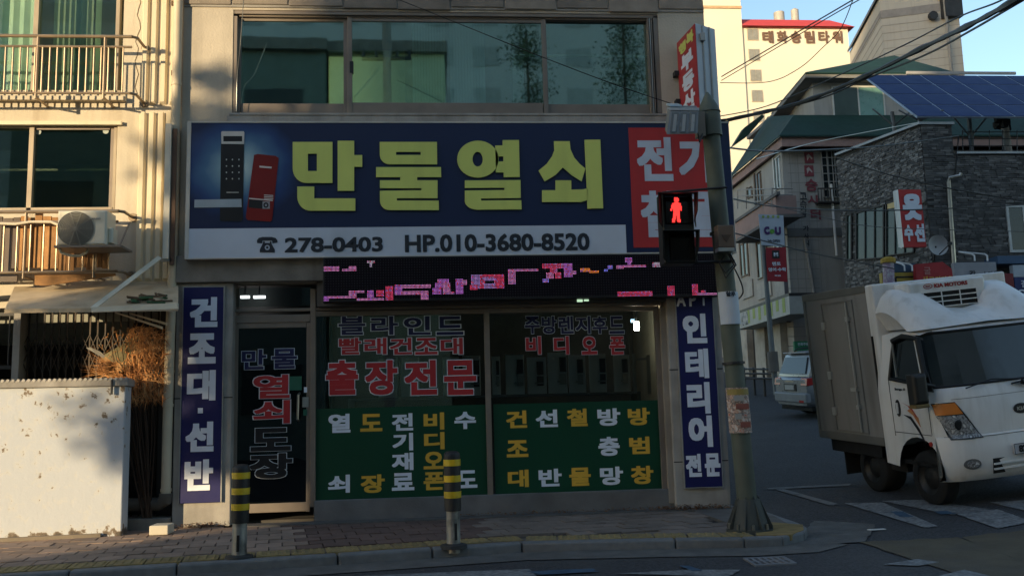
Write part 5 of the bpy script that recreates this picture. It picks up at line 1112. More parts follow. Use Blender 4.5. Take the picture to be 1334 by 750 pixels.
# second storey
YU = YH+1.2
u0, u1 = at(1060, 130, YU), at(1160, 130, YU); zu0, zu1 = zp-.3, at(1080, 108, YU).z
b = MB(); b.foot([(u0.x, YU), (18.6, YU), (18.6, YU+7), (at(1024, 130, YU+4).x, YU+7), (at(1024, 130, YU+4).x, YU+4)], zu0, zu1); b.build('upper_wall', WH, hs)
zu2 = at(1060, 97, YU-.5).z
F0, F2 = Vector((at(1049, 99, YU-.5).x, YU-.5, 0)), Vector((at(1003, 124, YU+4).x, YU+4, 0)); zf2 = at(1003, 124, YU+4).z
b = MB(); b.slab([(F0.x, F0.y, zu1), (19.2, F0.y, zu1), (19.2, YU+7, zu1), (F2.x, YU+7, zu1), (F2.x, F2.y, zu1)], (0, 0, zu2-zu1)); b.build('upper_eaves', mat('grey_eaves', (.20, .20, .19), .85, dirt=.4), hs)
pk = at(1165, 74, YU+2.5); pr_ = at(1335, 97, YU+1)
b = MB(); b.slab([(F0.x, F0.y-.05, zu2+.01), (19.2, F0.y-.05, zu2+.01), (19.2, YU+2.5, at(1250, 92, YU+2.5).z), (pk.x, YU+2.5, pk.z)], (0, 0, .05)); b.slab([(F2.x, F2.y, zu2+.01), (F0.x, F0.y-.05, zu2+.01), (pk.x, YU+2.5, pk.z), (pk.x, YU+6, pk.z)], (0, 0, .05)); b.build('upper_roof', GRF, hs)
b = MB(); q = at(1250, 94, YU); b.box(at(1180, 95, YU-.55).x, at(1322, 95, YU-.55).x, YU-.62, YU-.56, at(1250, 97, YU-.6).z, at(1250, 93.5, YU-.6).z); b.build('gutter_board', mat('pale_gutter', (.35, .34, .33), .7), hs)
def window(par, px0, py0, px1, py1, Y, fm_, gm_, mul=(), bars=None, depth=.05, th=.05):
    x0, x1, z0, z1 = rect(px0, py0, px1, py1, Y); f = MB(); Y0 = Y-depth
    f.box(x0, x0+th, Y0, Y, z0, z1); f.box(x1-th, x1, Y0, Y, z0, z1); f.box(x0+th, x1-th, Y0, Y, z0, z0+th); f.box(x0+th, x1-th, Y0, Y, z1-th, z1)
    for u in mul: xm = x0+(x1-x0)*u; f.box(xm-th/2, xm+th/2, Y0+.003, Y, z0+th, z1-th)
    f = f.build('window', fm_, par)
    us = [0]+list(mul)+[1]
    for i in range(len(us)-1):
        b = MB(); b.box(x0+(x1-x0)*us[i]+th/2, x0+(x1-x0)*us[i+1]-th/2, Y0+.02, Y0+.035, z0+th/2, z1-th/2); b.build('pane', gm_[i % len(gm_)] if isinstance(gm_, list) else gm_, f)
    if bars:
        nx, nz_ = bars; g = MB()
        for k in range(nx+1): x = x0+(x1-x0)*k/nx; g.box(x-.012, x+.012, Y0-.07, Y0-.05, z0, z1)
        for k in range(nz_+1): z = z0+(z1-z0)*k/nz_; g.box(x0, x1, Y0-.049, Y0-.03, z-.012, z+.012)
        g.build('window_bars', ALU_L, f)
    return f
WFR = mat('white_window_frame', (.50, .52, .50), .5)
DG = mat('dark_green_pane', (.03, .055, .045), .15, spec=.6); TG = mat('teal_curtained_pane', (.13, .27, .24), .3, spec=.5); BG_ = mat('black_glass_pane', (.012, .02, .022), .1, spec=.6)
window(hs, 1084, 113, 1152, 153, YU, WFR, [DG, TG], (.5,))
window(hs, 1070, 196, 1097, 258, YH, mat('grey_frame', (.20, .22, .22), .5), BG_, (.33, .67), bars=(4, 6))
b = MB(); X0, X1, Z0, Z1 = rect(1066, 250, 1099, 262, YH-.3); b.box(X0, X1, YH-.32, YH-.02, Z0-.05, Z0); 
for k in range(9): x = X0+(X1-X0)*k/8; b.box(x-.012, x+.012, YH-.32, YH-.30, Z0, Z0+.45)
b.box(X0, X1, YH-.33, YH-.29, Z0+.42, Z0+.46); b.build('window_rack', DARKM, hs)
# oblique left face: helper for rectangles on the plane k2-k0
fd = (k0-k2); fd.z = 0; fl_len = fd.length; fd.normalize(); fn = Vector((-fd.y, fd.x, 0)); fn = fn if fn.x < 0 else -fn
def onface(px, py, lift=0.0):
    d = ray(px, py); o = EYE; p0_ = k0+fn*lift; t = (p0_-o).dot(fn)/d.dot(fn); return o+d*t
def fbox(b, px0, py0, px1, py1, lift, d):
    A = onface(px0, (py0+py1)/2, lift); B = onface(px1, (py0+py1)/2, lift); m = (px0+px1)/2; zt = onface(m, py0, lift).z; zb = onface(m, py1, lift).z
    b.slab([(A.x, A.y, zb), (B.x, B.y, zb), (B.x, B.y, zt), (A.x, A.y, zt)], -fn*d)
def fwin(par, px0, py0, px1, py1, fm_, gm_, m=True):
    f = MB(); w = 1.2; fbox(f, px0, py0, px0+w, py1, .05, .05); fbox(f, px1-w, py0, px1, py1, .05, .05); fbox(f, px0+w, py0, px1-w, py0+w, .05, .05); fbox(f, px0+w, py1-w, px1-w, py1, .05, .05)
    if m: fbox(f, (px0+px1)/2-.6, py0+w, (px0+px1)/2+.6, py1-w, .045, .045)
    f = f.build('window', fm_, par); b = MB(); fbox(b, px0+.8, py0+.8, px1-.8, py1-.8, .02, .02); b.build('pane', gm_, f); return f
fwin(hs, 1007, 205, 1016, 247, WFR, DG); fwin(hs, 982, 225, 991, 265, mat('brown_frame', (.14, .10, .07), .6), BG_); fwin(hs, 972, 244, 979, 258, MATS['brown_frame'], DG, False)
fwin(hs, 963, 316, 974, 360, MATS['brown_frame'], DG); fwin(hs, 985, 314, 999, 362, MATS['brown_frame'], BG_); fwin(hs, 1008, 306, 1021, 352, WFR, DG)
# upper storey side window
b = MB(); q0 = at(1036, 133, YU+2.4); b.box(q0.x-.1, q0.x+.5, q0.y-.5, q0.y-.4, q0.z-.3, q0.z+.6); b.build('side_window', BG_, hs)
# balcony
b = MB(); fbox(b, 957, 272, 1012, 296, .75, .7); b.build('balcony_apron', PINK, hs)
b = MB(); fbox(b, 955, 296, 1014, 300, .85, .85); fbox(b, 956, 268, 1013, 272, .80, .12); b.build('balcony_slab', mat('dark_slab_edge', (.12, .12, .12), .8), hs)
b = MB()
for y in (246, 254, 262): 
    A = onface(960, y+1.5, .75); B = onface(1006, y, .75); b.tube([A, B, B-fn*.7], .022, 6)
for k in range(5):
    px = 961+k*11.2; A = onface(px, 247, .75); B = onface(px, 272, .75); b.tube([B, A], .02, 6)
b.build('balcony_rail', mat('grey_railing', (.26, .26, .25), .6), hs)
# ground floor: white piers, dark bays
b = MB(); fbox(b, 957, 418, 1024, 500, .01, .02); b.build('shop_bay', mat('dark_bay', (.03, .03, .032), .8), hs)
for (a, c) in ((963, 974), (984, 997), (1006, 1018)):
    b = MB(); fbox(b, a, 418, c, 500, .25, .24); b.build('pier', mat('white_pier', (.36, .35, .31), .8, dirt=.4), hs)
for (a, c) in ((966, 980), (986, 1004), (1010, 1022)):
    b = MB(); fbox(b, a, 366, c, 388, .06, .05); b.build('parapet_panel', mat('white_panel', (.36, .36, .34), .8, dirt=.4), hs)
# right face: grey band and corner drain, vertical lettering
b = MB(); X0, X1, Z0, Z1 = rect(1026, 297, 1104, 308, YH-.03); b.box(X0, X1, YH-.03, YH, Z0, Z1); b.build('wall_band', mat('grey_wall_band', (.14, .15, .15), .8), hs)
b = MB(); addbx(b, 1021.5, 305, 1026, 306, YH-.1, .1); X0, X1, Z0, Z1 = rect(1021, 296, 1026, 420, YH-.08); b.box(X0, X1, YH-.08, YH-.035, Z0, Z1); b.build('corner_drain', mat('corner_drain_grey', (.12, .12, .13), .7), hs)
b = MB()
for k in range(22):
    y = 200+k*12.5
    if 296 < y < 309 or y < 196: continue
    X0, X1, Z0, Z1 = rect(1027, y, 1068, y+.7, YH-.004); b.box(X0, X1, YH-.004, YH, Z0, Z1)
for k in range(4):
    X0, X1, Z0, Z1 = rect(1035+k*10, 200, 1035.5+k*10, 400, YH-.004); b.box(X0, X1, YH-.005, YH, Z0, Z1)
b.build('tile_joints', mat('tile_joint_grey', (.22, .22, .21), .9), hs)
CR = mat('faded_crimson', (.19, .045, .06), .7)
for y in (198.5, 215.5):
    b = MB(); X0, X1, Z0, Z1 = rect(1048.5, y, 1060, y+14, YH-.03)
    b.box(X0, X1, YH-.03, YH, Z0, Z1); b.build('letter_plate', CR, hs)
    w = X1-X0; h = Z1-Z0
    b = MB(); b.slab([(X0+w*.25, YH-.032, Z0+h*.2), (X0+w*.5, YH-.032, Z0+h*.55), (X0+w*.8, YH-.032, Z0+h*.3), (X0+w*.85, YH-.032, Z0+h*.45), (X0+w*.45, YH-.032, Z0+h*.85), (X0+w*.2, YH-.032, Z0+h*.7)], (0, -.004, 0)); b.build('letter_cut', mat('pale_cut', (.40, .38, .36), .8), hs)
for (s, a, c, d, e, mm, bo) in (('승', 1049, 233, 1065, 249, CR, .02), ('사', 1052, 254, 1068, 267, CR, .015), ('터', 1056, 272, 1069, 286, CR, .015), ('고', 1042, 251, 1051, 260, INK, .02), ('스', 1042, 261, 1051, 267, INK, .02), ('기', 1043, 268, 1050, 275, INK, .02), ('관', 1043, 275.5, 1051, 283, INK, .02), ('가', 1046, 294, 1054, 301, INK, .02), ('사', 1047, 304, 1054, 311, INK, .02), ('시', 1048, 313, 1054, 320, INK, .02)):
    sign_text('wall_letter', s, mm, hs, a, c, d, e, YH-.034, bold=bo)
b = MB(); b.tube([at(1048, 310, YH-.06), at(1061, 384, YH-.06)], .05, 6); b.build('downpipe', mat('grey_downpipe', (.25, .25, .24), .8), hs)
b = MB(); b.tube([at(1082.5, 240, YH-.15), at(1090, 333, YH-.15)], .045, 8); b.build('white_pipe', WHITEP, hs)
# convenience store fascia
fs = thing('store_fascia', 'long convenience store fascia with pale green and white stripes under the balcony', 'sign', onface(1000, 420, .9))
b = MB(); A, B = onface(957, 405, 1.0), onface(1029, 404, 1.0); zt, zb_ = onface(995, 397, 1.0).z, onface(995, 419, 1.0).z
b.slab([(A.x, A.y, zb_), (B.x, B.y, zb_), (B.x, B.y, zt), (A.x, A.y, zt)], -fn*.9); b.build('fascia_box', mat('pale_fascia', (.36, .38, .36), .6), fs)
b = MB(); b.slab([(A.x, A.y, zt), (B.x, B.y, zt), (B.x, B.y, zt+.1), (A.x, A.y, zt+.1)], -fn*1.0); b.build('fascia_cap', DARKM, fs)
for k in range(9):
    u = .05+k*.105; p = A.lerp(B, u)+fn*.004; q = A.lerp(B, u+.045)+fn*.004; b = MB()
    if k in (1,): continue
    b.slab([(p.x, p.y, zb_+.1+.1*(k % 2)), (q.x, q.y, zb_+.1+.1*(k % 2)), (q.x, q.y, zt), (p.x, p.y, zt)], fn*.004); b.build('green_stripe', mat('lime_stripe', (.26, .34, .09), .6), fs)
p = A.lerp(B, .14)+fn*.006; q = A.lerp(B, .27)+fn*.006; b = MB(); b.slab([(p.x, p.y, zb_+.07), (q.x, q.y, zb_+.07), (q.x, q.y, zt-.03), (p.x, p.y, zt-.03)], fn*.004); b.build('poster', colors('poster_print', [(.3, (.05, .06, .05)), (.5, (.3, .32, .33)), (.7, (.5, .5, .48))], 6), fs)
# banner pole with two banners
YP = 13.5
bp_ = thing('banner_pole', 'slim grey street pole carrying two hanging banners', 'pole', at(1011, 510, YP))
PGY = mat('street_pole_grey', (.17, .19, .20), .6, .3, dirt=.3)
b = MB(); b.tube([at(1011.5, 514, YP), at(1006, 460, YP), at(991, 284, YP)], [.075, .075, .05], 12); b.build('pole_shaft', PGY, bp_, smooth=True)
b = MB(); b.tube([at(1008.5, 484, YP), at(1006, 458, YP)], .14, 12); b.build('pole_sleeve', mat('dirty_pole_sleeve', (.16, .15, .14), .8, dirt=.5), bp_, smooth=True)
for y, x in ((291, 994), (321, 996), (327, 997), (364, 1000)):
    b = MB(); b.tube([at(x-2, y, YP), at(x+26, y-2, YP)], .012, 6); b.build('banner_arm', PGY, bp_)
b = MB(); b.tube([at(992, 284, YP), at(989, 283, YP+.0)], .03, 6); b.build('pole_cap', PGY, bp_)
def banner(lab, pts, mm):
    t = thing('banner', lab, 'banner', at(pts[0][0], pts[0][1], YP-.1), 'banners on the street pole'); b = MB(); b.slab([at(x, y, YP-.12) for x, y in pts], (0, .012, 0)); b.build('banner_cloth', mm, t); return t
t = banner('white store banner with dark letters and a green dot, uppermost on the pole', [(988, 279), (1020.5, 280.5), (1022.5, 321.5), (992, 319)], mat('pale_banner', (.42, .47, .55), .7, var=.04))
shape('banner_logo', [arc(1005.8, 301.5, 2.9, 3.2, 0, 360, 14)[:-1]], mat('green_dot', (.10, .28, .04), .6), t, YP-.135, .01)
sign_text('banner_text', 'C', mat('deep_purple', (.06, .02, .12), .6), t, 995.5, 295, 1002.5, 305.5, YP-.135, bold=.06); sign_text('banner_text', 'U', MATS['deep_purple'], t, 1009.5, 295.5, 1017.5, 306, YP-.135, bold=.06)
sign_text('banner_text', '24h OPEN', INK, t, 1000, 312, 1016, 315.5, YP-.135, bold=.02)
for k in range(4): sign_text('banner_trim', '●', MATS['lime_stripe'], t, 992.5+k*6.5, 280.5, 996+k*6.5, 284, YP-.135, bold=.0)
t = banner('dark red banner with white letters, lower one on the pole', [(997.5, 322.5), (1024, 322), (1026, 367), (1000, 366)], mat('deep_red_banner', (.30, .02, .03), .7))
b = MB(); addbx(b, 1006, 326, 1015.5, 336.5, YP-.135, .01); b.build('logo_plate', BLACK, t)
sign_text('banner_text', 'M', WHITE_T, t, 1008, 329, 1013.5, 334, YP-.14, bold=.06)
for s, a, c, d, e in (('멘토', 1006, 341, 1017, 346), ('영어·수학', 1001, 348.5, 1024, 353.5), ('학원', 1009, 358, 1017, 360)): sign_text('banner_text', s, WHITE_T, t, a, c, d, e, YP-.135, bold=.02)
t = thing('shop_sign', 'small green and yellow shop sign half hidden by the truck box', 'sign', at(1046, 472, 16))
b = MB(); X0, X1, Z0, Z1 = rect(1036, 457, 1064, 473, 16); b.box(X0, X1, 16, 16.1, Z0, Z1); b.build('yellow_panel', mat('sign_yellow', (.50, .42, .04), .6), t)
b = MB(); x0, x1, z0, z1 = rect(1036, 444, 1064, 457, 16); b.box(X0, X1, 16, 16.1, Z1+.005, z1); b.build('green_panel', mat('sign_green', (.02, .18, .08), .6), t)
b = MB(); b.tube([(X0+.2, 16.05, Z0), (X0+.2, 16.05, gz(X0, 16))], .04, 6); b.tube([(X1-.2, 16.05, Z0), (X1-.2, 16.05, gz(X1, 16))], .04, 6); b.build('sign_leg', DARKM, t)
sign_text('sign_text', '석유', BLACK_T, t, 1041, 458, 1066, 471, 15.98, bold=.05); sign_text('sign_text', '전화주문 배달', WHITE_T, t, 1039, 446, 1062, 450, 15.98, bold=.01)
# guard rail and stacked bits near the store
t = thing('guard_rail', 'dark metal guard rail along the side street before the store piers', 'railing', at(980, 500, 16))
b = MB()
for y in (480, 486, 492): b.tube([at(955, y, 17), at(1010, y+1, 14.5)], .03, 6)
for k in range(5): q0 = at(957, 478, 17).lerp(at(1008, 479, 14.6), k/4); b.tube([q0, Vector((q0.x, q0.y, gz(q0.x, q0.y)))], .035, 6)
b.build('rail_frame', DARKM, t)
# yellow and grey background block seen left of the house
t = thing('far_house', 'small sunlit balcony house glimpsed far behind between signboard and corner house', 'house', at(960, 300, 45))
b = MB(); X0, X1, Z0, Z1 = rect(930, 200, 972, 290, 45); b.box(X0-3, X1, 45, 52, 0, Z1-1.2); b.build('wall', TC, t)
b = MB(); b.box(X0-3, X1+.2, 44.6, 45, Z0+1.5, Z0+2.2); b.box(X0-3, X1+.2, 44.6, 45, Z0+.1, Z0+.6); b.build('balcony_band', WHITEP, t)
# ================================================================== DARK BRICK BUILDING
YBb = 12.5
bk = thing('brick_building', 'dark grey split-brick building with a sloping parapet and corner windows', 'building', (at(1212, 400, YBb).x, YBb, gz(13, 12)))
BKW = colors('dark_brick_wall', [(.3, (.035, .035, .035)), (.55, (.06, .06, .058)), (.75, (.085, .083, .08))], 3, .9, (1, 1, 6))
q0, q1, q2 = at(1211, 300, YBb), at(1097, 300, YBb+3.6), at(1252, 300, YBb)
zg = -.5
zc0, zc1 = at(1211, 163, YBb).z, at(1096, 204, YBb+3.6).z; zc2 = at(1250, 163, YBb).z; zc3 = at(1290, 201, YBb).z
qm = at(1206, 163, YBb+.15)
b = MB(); b.foot([(q0.x, q0.y), (q2.x, YBb), (q2.x, YBb+4), (q1.x+1.5, YBb+4.2), (q1.x, q1.y)], zg, [zc0, zc0, zc0, zc1, zc1]); b.box(q2.x, 30, YBb, YBb+8, zg, zc3); b.build('wall', BKW, bk)
b = MB(); b.slab([Vector((q1.x, q1.y, zc1))-Vector((.1, .1, 0)), Vector((q0.x, q0.y, zc0))-Vector((.08, .1, 0)), Vector((q0.x, q0.y, zc0+.07))-Vector((.08, .1, 0)), Vector((q1.x, q1.y, zc1+.07))-Vector((.1, .1, 0))], (.15, .25, 0)); b.box(q0.x-.08, q2.x+.05, YBb-.08, YBb+.2, zc0, zc0+.07); b.box(q2.x+.05, 30, YBb-.08, YBb+.2, zc3, zc3+.06); b.build('coping', mat('aluminium_coping', (.30, .31, .32), .4, .5), bk)
# split brick courses proud of the wall (past 300: one joined part)
bb = MB(); rr_ = random.Random(11)
sd = Vector((q0.x-q1.x, q0.y-q1.y, 0)); sL = sd.length; sd.normalize(); sn = Vector((sd.y, -sd.x, 0)); sn = sn if sn.x < 0 or sn.y < 0 else -sn
bh = .058
wins = [(1114, 274, 1151, 338), (1153, 262, 1192, 335), (1101, 276, 1110, 338), (1313, 268, 1345, 328), (1207, 256, 1212, 292)]
def skip(px, py): return any(a-1 < px < d+1 and c-2 < py < e+2 for a, c, d, e in wins)
z = gz(13, 12)+2.3
while z < zc0-.02:
    x = q0.x+.01
    while x < 24:
        w = rr_.choice((.15, .24, .32, .19)); zt = zc0 if x+w < q2.x else zc3
        if z+bh < zt:
            px, py = proj3(x+w/2, YBb, z) if False else (0, 0)
            d = Vector((x+w/2, YBb, z))-EYE; ww = d.dot(fw); px, py = W/2+FPX*d.dot(rt)/ww, H/2-FPX*d.dot(up)/ww
            if not skip(px, py) and px < 1380:
                bb.mi = 0 if rr_.random() < .55 else (1 if rr_.random() < .72 else 2); pr_ = rr_.uniform(.008, .035); bb.hexa([(x+.004, YBb-pr_, z+.004), (x+w-.004, YBb-pr_*rr_.uniform(.6, 1), z+.004), (x+w-.004, YBb+.01, z+.004), (x+.004, YBb+.01, z+.004), (x+.004, YBb-pr_, z+bh-.004), (x+w-.004, YBb-pr_, z+bh-.004), (x+w-.004, YBb+.01, z+bh-.004), (x+.004, YBb+.01, z+bh-.004)])
        x += w
    s = .0
    while s < sL:
        w = rr_.choice((.10, .14, .18, .12)); w = min(w, sL-s); zt = zc1+(zc0-zc1)*(s/sL)
        A = Vector((q1.x, q1.y, 0))+sd*s; B = A+sd*(w-.006)
        if z+bh < zt-.02 and w > .03:
            d = Vector((A.x, A.y, z))-EYE; ww = d.dot(fw); px, py = W/2+FPX*d.dot(rt)/ww, H/2-FPX*d.dot(up)/ww
            if not skip(px, py):
                bb.mi = rr_.choice((1, 1, 2, 0, 0, 3)); o_ = sn*rr_.uniform(.005, .035); bb.hexa([(A.x+o_.x, A.y+o_.y, z+.004), (B.x+o_.x, B.y+o_.y, z+.004), (B.x, B.y, z+.004), (A.x, A.y, z+.004), (A.x+o_.x, A.y+o_.y, z+bh-.004), (B.x+o_.x, B.y+o_.y, z+bh-.004), (B.x, B.y, z+bh-.004), (A.x, A.y, z+bh-.004)])
        s += w
    z += bh
tag(bb.build('bricks', [mat('brick_charcoal', (.080, .080, .079), .9, var=.3, scale=4), mat('brick_grey', (.120, .118, .115), .9, var=.25, scale=4), mat('brick_pale', (.175, .172, .165), .85, var=.2, scale=4), mat('brick_light', (.24, .237, .23), .85)], bk), kind='stuff')
def sface(px, py, lift=0.0):
    P0 = Vector((q0.x, q0.y, 0))+sn*lift; d = ray(px, py); t = (P0-EYE).dot(sn)/d.dot(sn); return EYE+d*t
def sbox(b, px0, py0, px1, py1, lift, dd): b.slab([sface(px0, py1[0], lift), sface(px1, py1[1], lift), sface(px1, py0[1], lift), sface(px0, py0[0], lift)], -sn*dd)
for (a, d, t0, t1, e0, e1, split) in ((1114, 1151, 277, 266, 339, 336, 3), (1153, 1190, 265, 253, 334, 329, 3), (1101.5, 1109, 280, 278, 339, 338, 1)):
    f = MB(); sbox(f, a, (t0, t0), a+1.4, (e0, e0), .06, .06); sbox(f, d-1.4, (t1, t1), d, (e1, e1), .06, .06)
    sbox(f, a, (t0, t1), d, (t0+1.6, t1+1.6), .06, .055); sbox(f, a, (e0-1.5, e1-1.5), d, (e0, e1), .06, .055)
    for k in range(1, split):
        px = a+(d-a)*k/split; u = k/split; sbox(f, px-.5, (t0+(t1-t0)*u,)*2, px+.5, (e0+(e1-e0)*u,)*2, .055, .05)
    f = f.build('window', mat('black_window_frame', (.03, .03, .03), .5), bk)
    for k in range(split):
        b = MB(); u0, u1 = k/split, (k+1)/split; sbox(b, a+(d-a)*u0+.5, (t0+(t1-t0)*u0+1, t0+(t1-t0)*u1+1), a+(d-a)*u1-.5, (e0+(e1-e0)*u0-1, e0+(e1-e0)*u1-1), .02, .01); b.build('pane', mat('smoky_pane', (.035, .06, .055), .12, spec=.7) if k != 1 else mat('blue_grey_pane', (.06, .10, .10), .2, spec=.6), f)
b = MB(); sbox(b, 1156, (266, 262), 1168, (272, 270), .10, .04); b.build('amber_slat', mat('pale_amber_reflector', (.6, .45, .2), .5), bk)  # pale amber strip across the side window
window(bk, 1312, 267, 1350, 329, YBb, WFR, BG_, (.6,), th=.07)
b = MB(); q = [at(1225, 345, YBb-.15)]; pts = [at(1245, 405, YBb-.1), at(1243, 345, YBb-.1), at(1236, 238, YBb-.1), at(1237, 232, YBb-.12), at(1251, 229, YBb-.25), at(1251.5, 226, YBb-.25)]; b.tube(pts, .055, 8); b.build('vent_pipe', STEEL, bk, smooth=True)
b = MB(); b.tube([at(1249, 176, YBb-.05), at(1244, 232, YBb-.05)], .018, 5); b.build('drop_cable', BLACK, bk)
# roof rail, planter pipe, roof structure
b = MB()
for y in (172, 181, 190): b.tube([at(1253, y, YBb+.3), at(1345, y, YBb+.3)], .012, 6)
for x in (1254, 1268, 1289, 1306, 1325): b.tube([at(x, 170, YBb+.3), at(x, 200, YBb+.3)], .014, 6)
b.build('roof_rail', DARKM, bk)
# ------------------------------------------------------------------ solar array
sa = thing('solar_array', 'large dark blue solar panel array on steel posts above the brick building roof', 'solar panels', at(1260, 160, YBb+1))
L0_, L1_ = at(1195, 152, YBb-.2), at(1400, 152.5, YBb-.2); T0_, T1_ = at(1124, 98, YBb+3.4), at(1400, 96.5, YBb+3.4)
ncol = 5
wcol = at(1238, 152, YBb-.2).x-L0_.x
ncol = 6
L1_ = L0_+Vector((wcol*ncol, 0, 0)); twid = (at(1169, 98, YBb+3.4).x-T0_.x); T1_ = T0_+Vector((wcol*ncol, 0, 0))
sag = Vector((0, 0, 0))
SOL = mat('solar_cell_blue', (.014, .032, .11), .55, var=.1, scale=1, spec=.15)
FRM = mat('solar_frame', (.26, .30, .36), .4, .4)
nrm = (L1_-L0_).cross(T0_-L0_).normalized()
b = MB(); b.slab([L0_, L1_, T1_, T0_], -nrm*.05); b.build('array_backing', FRM, sa)
for i in range(ncol):
    for j in range(4):
        f = lambda u, v: L0_.lerp(L1_, u).lerp(T0_.lerp(T1_, u), v)
        e_ = .008; u0, u1, v0, v1 = i/ncol+e_*.7, (i+1)/ncol-e_*.7, j/4+e_, (j+1)/4-e_
        b = MB(); b.slab([f(u0, v0), f(u1, v0), f(u1, v1), f(u0, v1)], nrm*.012); b.build('solar_panel', SOL, sa)
b = MB(); P0_ = at(1312, 102, YBb+4.2); b.slab([P0_, P0_+Vector((4, 0, .02)), P0_+Vector((4, 1.5, .6)), P0_+Vector((.8, 1.0, .33))], (0, 0, -.04)); b.build('second_array', SOL, sa)
for (x, y0, y1, Y) in ((1162, 150, 176, YBb+2.0), (1262, 153, 199, YBb+.7), (1198, 152, 164, YBb+.2)):
    b = MB(); A, B = at(x, y0-4, Y), at(x+(4 if x != 1198 else 0), y1, Y); b.tube([A, B], .06, 8); b.tube([A.lerp(B, .6), A+Vector((.7, 0, .1))], .025, 6); b.tube([A.lerp(B, .6), A+Vector((-.6, 0, .1))], .025, 6); b.build('array_post', PGY, sa)
vt = thing('roof_ventilator', 'grey post with a dark weathered vent head beneath the solar panels', 'vent', at(1313, 199, YBb+.7))
b = MB(); A, B = at(1309, 164, YBb+.7), at(1314, 199, YBb+.7); b.tube([A, B], .10, 10); b.build('vent_post', CONC_L, vt)
b = MB(); 
for k in range(14): q = A+Vector((random.uniform(-.3, .2), random.uniform(-.2, .2), random.uniform(-.05, .2))); b.box(q.x-.07, q.x+.07, q.y-.07, q.y+.07, q.z-.07, q.z+.08)
b.build('vent_head', mat('sooty_vent', (.03, .03, .028), .9), vt)
# projecting red sign, dish
rs = thing('projecting_sign', 'red upright projecting sign with large white letters on the dark brick building', 'sign', at(1187, 322, 11.3))
b = MB(); b.slab([at(1170, 247, 11.2), at(1199.5, 247, 11.2), at(1207, 321.5, 11.2), at(1177.5, 322, 11.2)], (0, .12, 0)); b.build('sign_face', mat('bright_red_face', (.48, .03, .03), .5, var=.04), rs)
b = MB(); b.slab([at(1166, 248, 11.6), at(1169.8, 247, 11.2), at(1177.3, 322, 11.2), at(1173.5, 321, 11.6)], (-.0, .12, 0)); b.build('sign_edge', WHITEP, rs)
for s, a, c, d, e, bo in (('옷', 1176, 252.5, 1201, 287, .055), ('수', 1178, 293, 1189.5, 314, .045), ('선', 1191.5, 291.5, 1204.5, 315, .045)): sign_text('letter', s, WHITE_T, rs, a, c, d, e, 11.18, bold=bo)
b = MB(); A = at(1207, 262, 11.3); b.tube([A, A+Vector((.2, 1.2, 0))], .03, 6); A = at(1206, 305, 11.3); b.tube([A, A+Vector((.2, 1.2, 0))], .03, 6); b.build('sign_bracket', DARKM, rs)
sd_ = thing('satellite_dish', 'pale round satellite dish on the brick wall above the red shop sign', 'dish', at(1221, 335, 11.8))
b = MB(); cc = at(1221.5, 319.5, 11.8); rd = (at(1234.5, 320, 11.8).x-cc.x); nr = 5; ns = 24; b0 = 0
b.v.append(tuple(cc+Vector((0, .10, 0))))
for i in range(1, nr+1):
    for k in range(ns): r_ = rd*i/nr; b.v.append((cc.x+r_*math.cos(2*math.pi*k/ns), cc.y+.10-.14*(i/nr)**2, cc.z+r_*math.sin(2*math.pi*k/ns)))
for k in range(ns): b.f.append((0, 1+k, 1+(k+1) % ns)); b.m.append(0)
for i in range(nr-1):
    for k in range(ns): a = 1+i*ns+k; c = 1+i*ns+(k+1) % ns; b.f.append((a, a+ns, c+ns, c)); b.m.append(0)
b.build('dish_bowl', mat('pale_dish', (.42, .43, .43), .5), sd_, smooth=True)
b = MB(); b.tube([cc+Vector((0, -.04, -rd*.9)), cc+Vector((.05, -.5, -.05))], .015, 6); b.tube([cc+Vector((.0, .1, 0)), cc+Vector((0, .3, -.5)), cc+Vector((0, .68, -.6))], .03, 6); b.box(cc.x, cc.x+.08, cc.y-.55, cc.y-.45, cc.z-.09, cc.z-.01); b.build('dish_arm', DARKM, sd_)
# shop signs low on the brick building
YV = 11.7
def board(lab, px0, py0, px1, py1, mm, Y=YV, name='shop_sign'):
    t = thing(name, lab, 'sign', at((px0+px1)/2, py1, Y)); X0, X1, Z0, Z1 = rect(px0, py0, px1, py1, Y); b = MB(); b.box(X0, X1, Y, Y+.15, Z0, Z1); b.build('sign_face', mm, t, bevel=.01); return t
t = board('yellow shop sign with a black frame line just above the truck box', 1150, 355, 1191, 392, mat('ochre_yellow_sign', (.42, .30, .05), .6)); b = MB(); addbx(b, 1167, 359.5, 1194, 361.5, YV-.02, .02); addbx(b, 1167, 361.5, 1169, 385, YV-.02, .02); b.build('frame_line', BLACK, t)
t = thing('shop_sign', 'dark red shop sign with a slanted right edge and yellow lettering', 'sign', at(1215, 392, YV-.2)); b = MB(); b.slab([at(1193, 344, YV-.2), at(1228, 341, YV-.2), at(1240, 350, YV-.2), at(1246, 395, YV-.2), at(1196, 395, YV-.2)], (0, .15, 0)); b.build('sign_face', mat('crimson_sign', (.36, .025, .03), .6), t); sign_text('letter', '굴', mat('faint_red_mark', (.50, .22, .2), .6), t, 1203.5, 348, 1212.5, 357.5, YV-.22, bold=.0); sign_text('letter', '생고기마을', YEL_T, t, 1202, 359.5, 1242, 371, YV-.22, bold=.0)
t = board('grey-white shop sign with dark brush lettering, beside the dark red one', 1245, 341.5, 1300, 392, mat('grey_white_sign', (.30, .31, .34), .6)); sign_text('letter', '갑', INK, t, 1263, 352, 1271, 362, YV-.02, bold=.02); sign_text('letter', '수마을', INK, t, 1280, 353, 1301, 364, YV-.02, bold=.0)
t = board('plain dark red sign panel at the far right behind the truck', 1302, 356, 1323, 420, mat('wine_sign', (.18, .02, .025), .6))
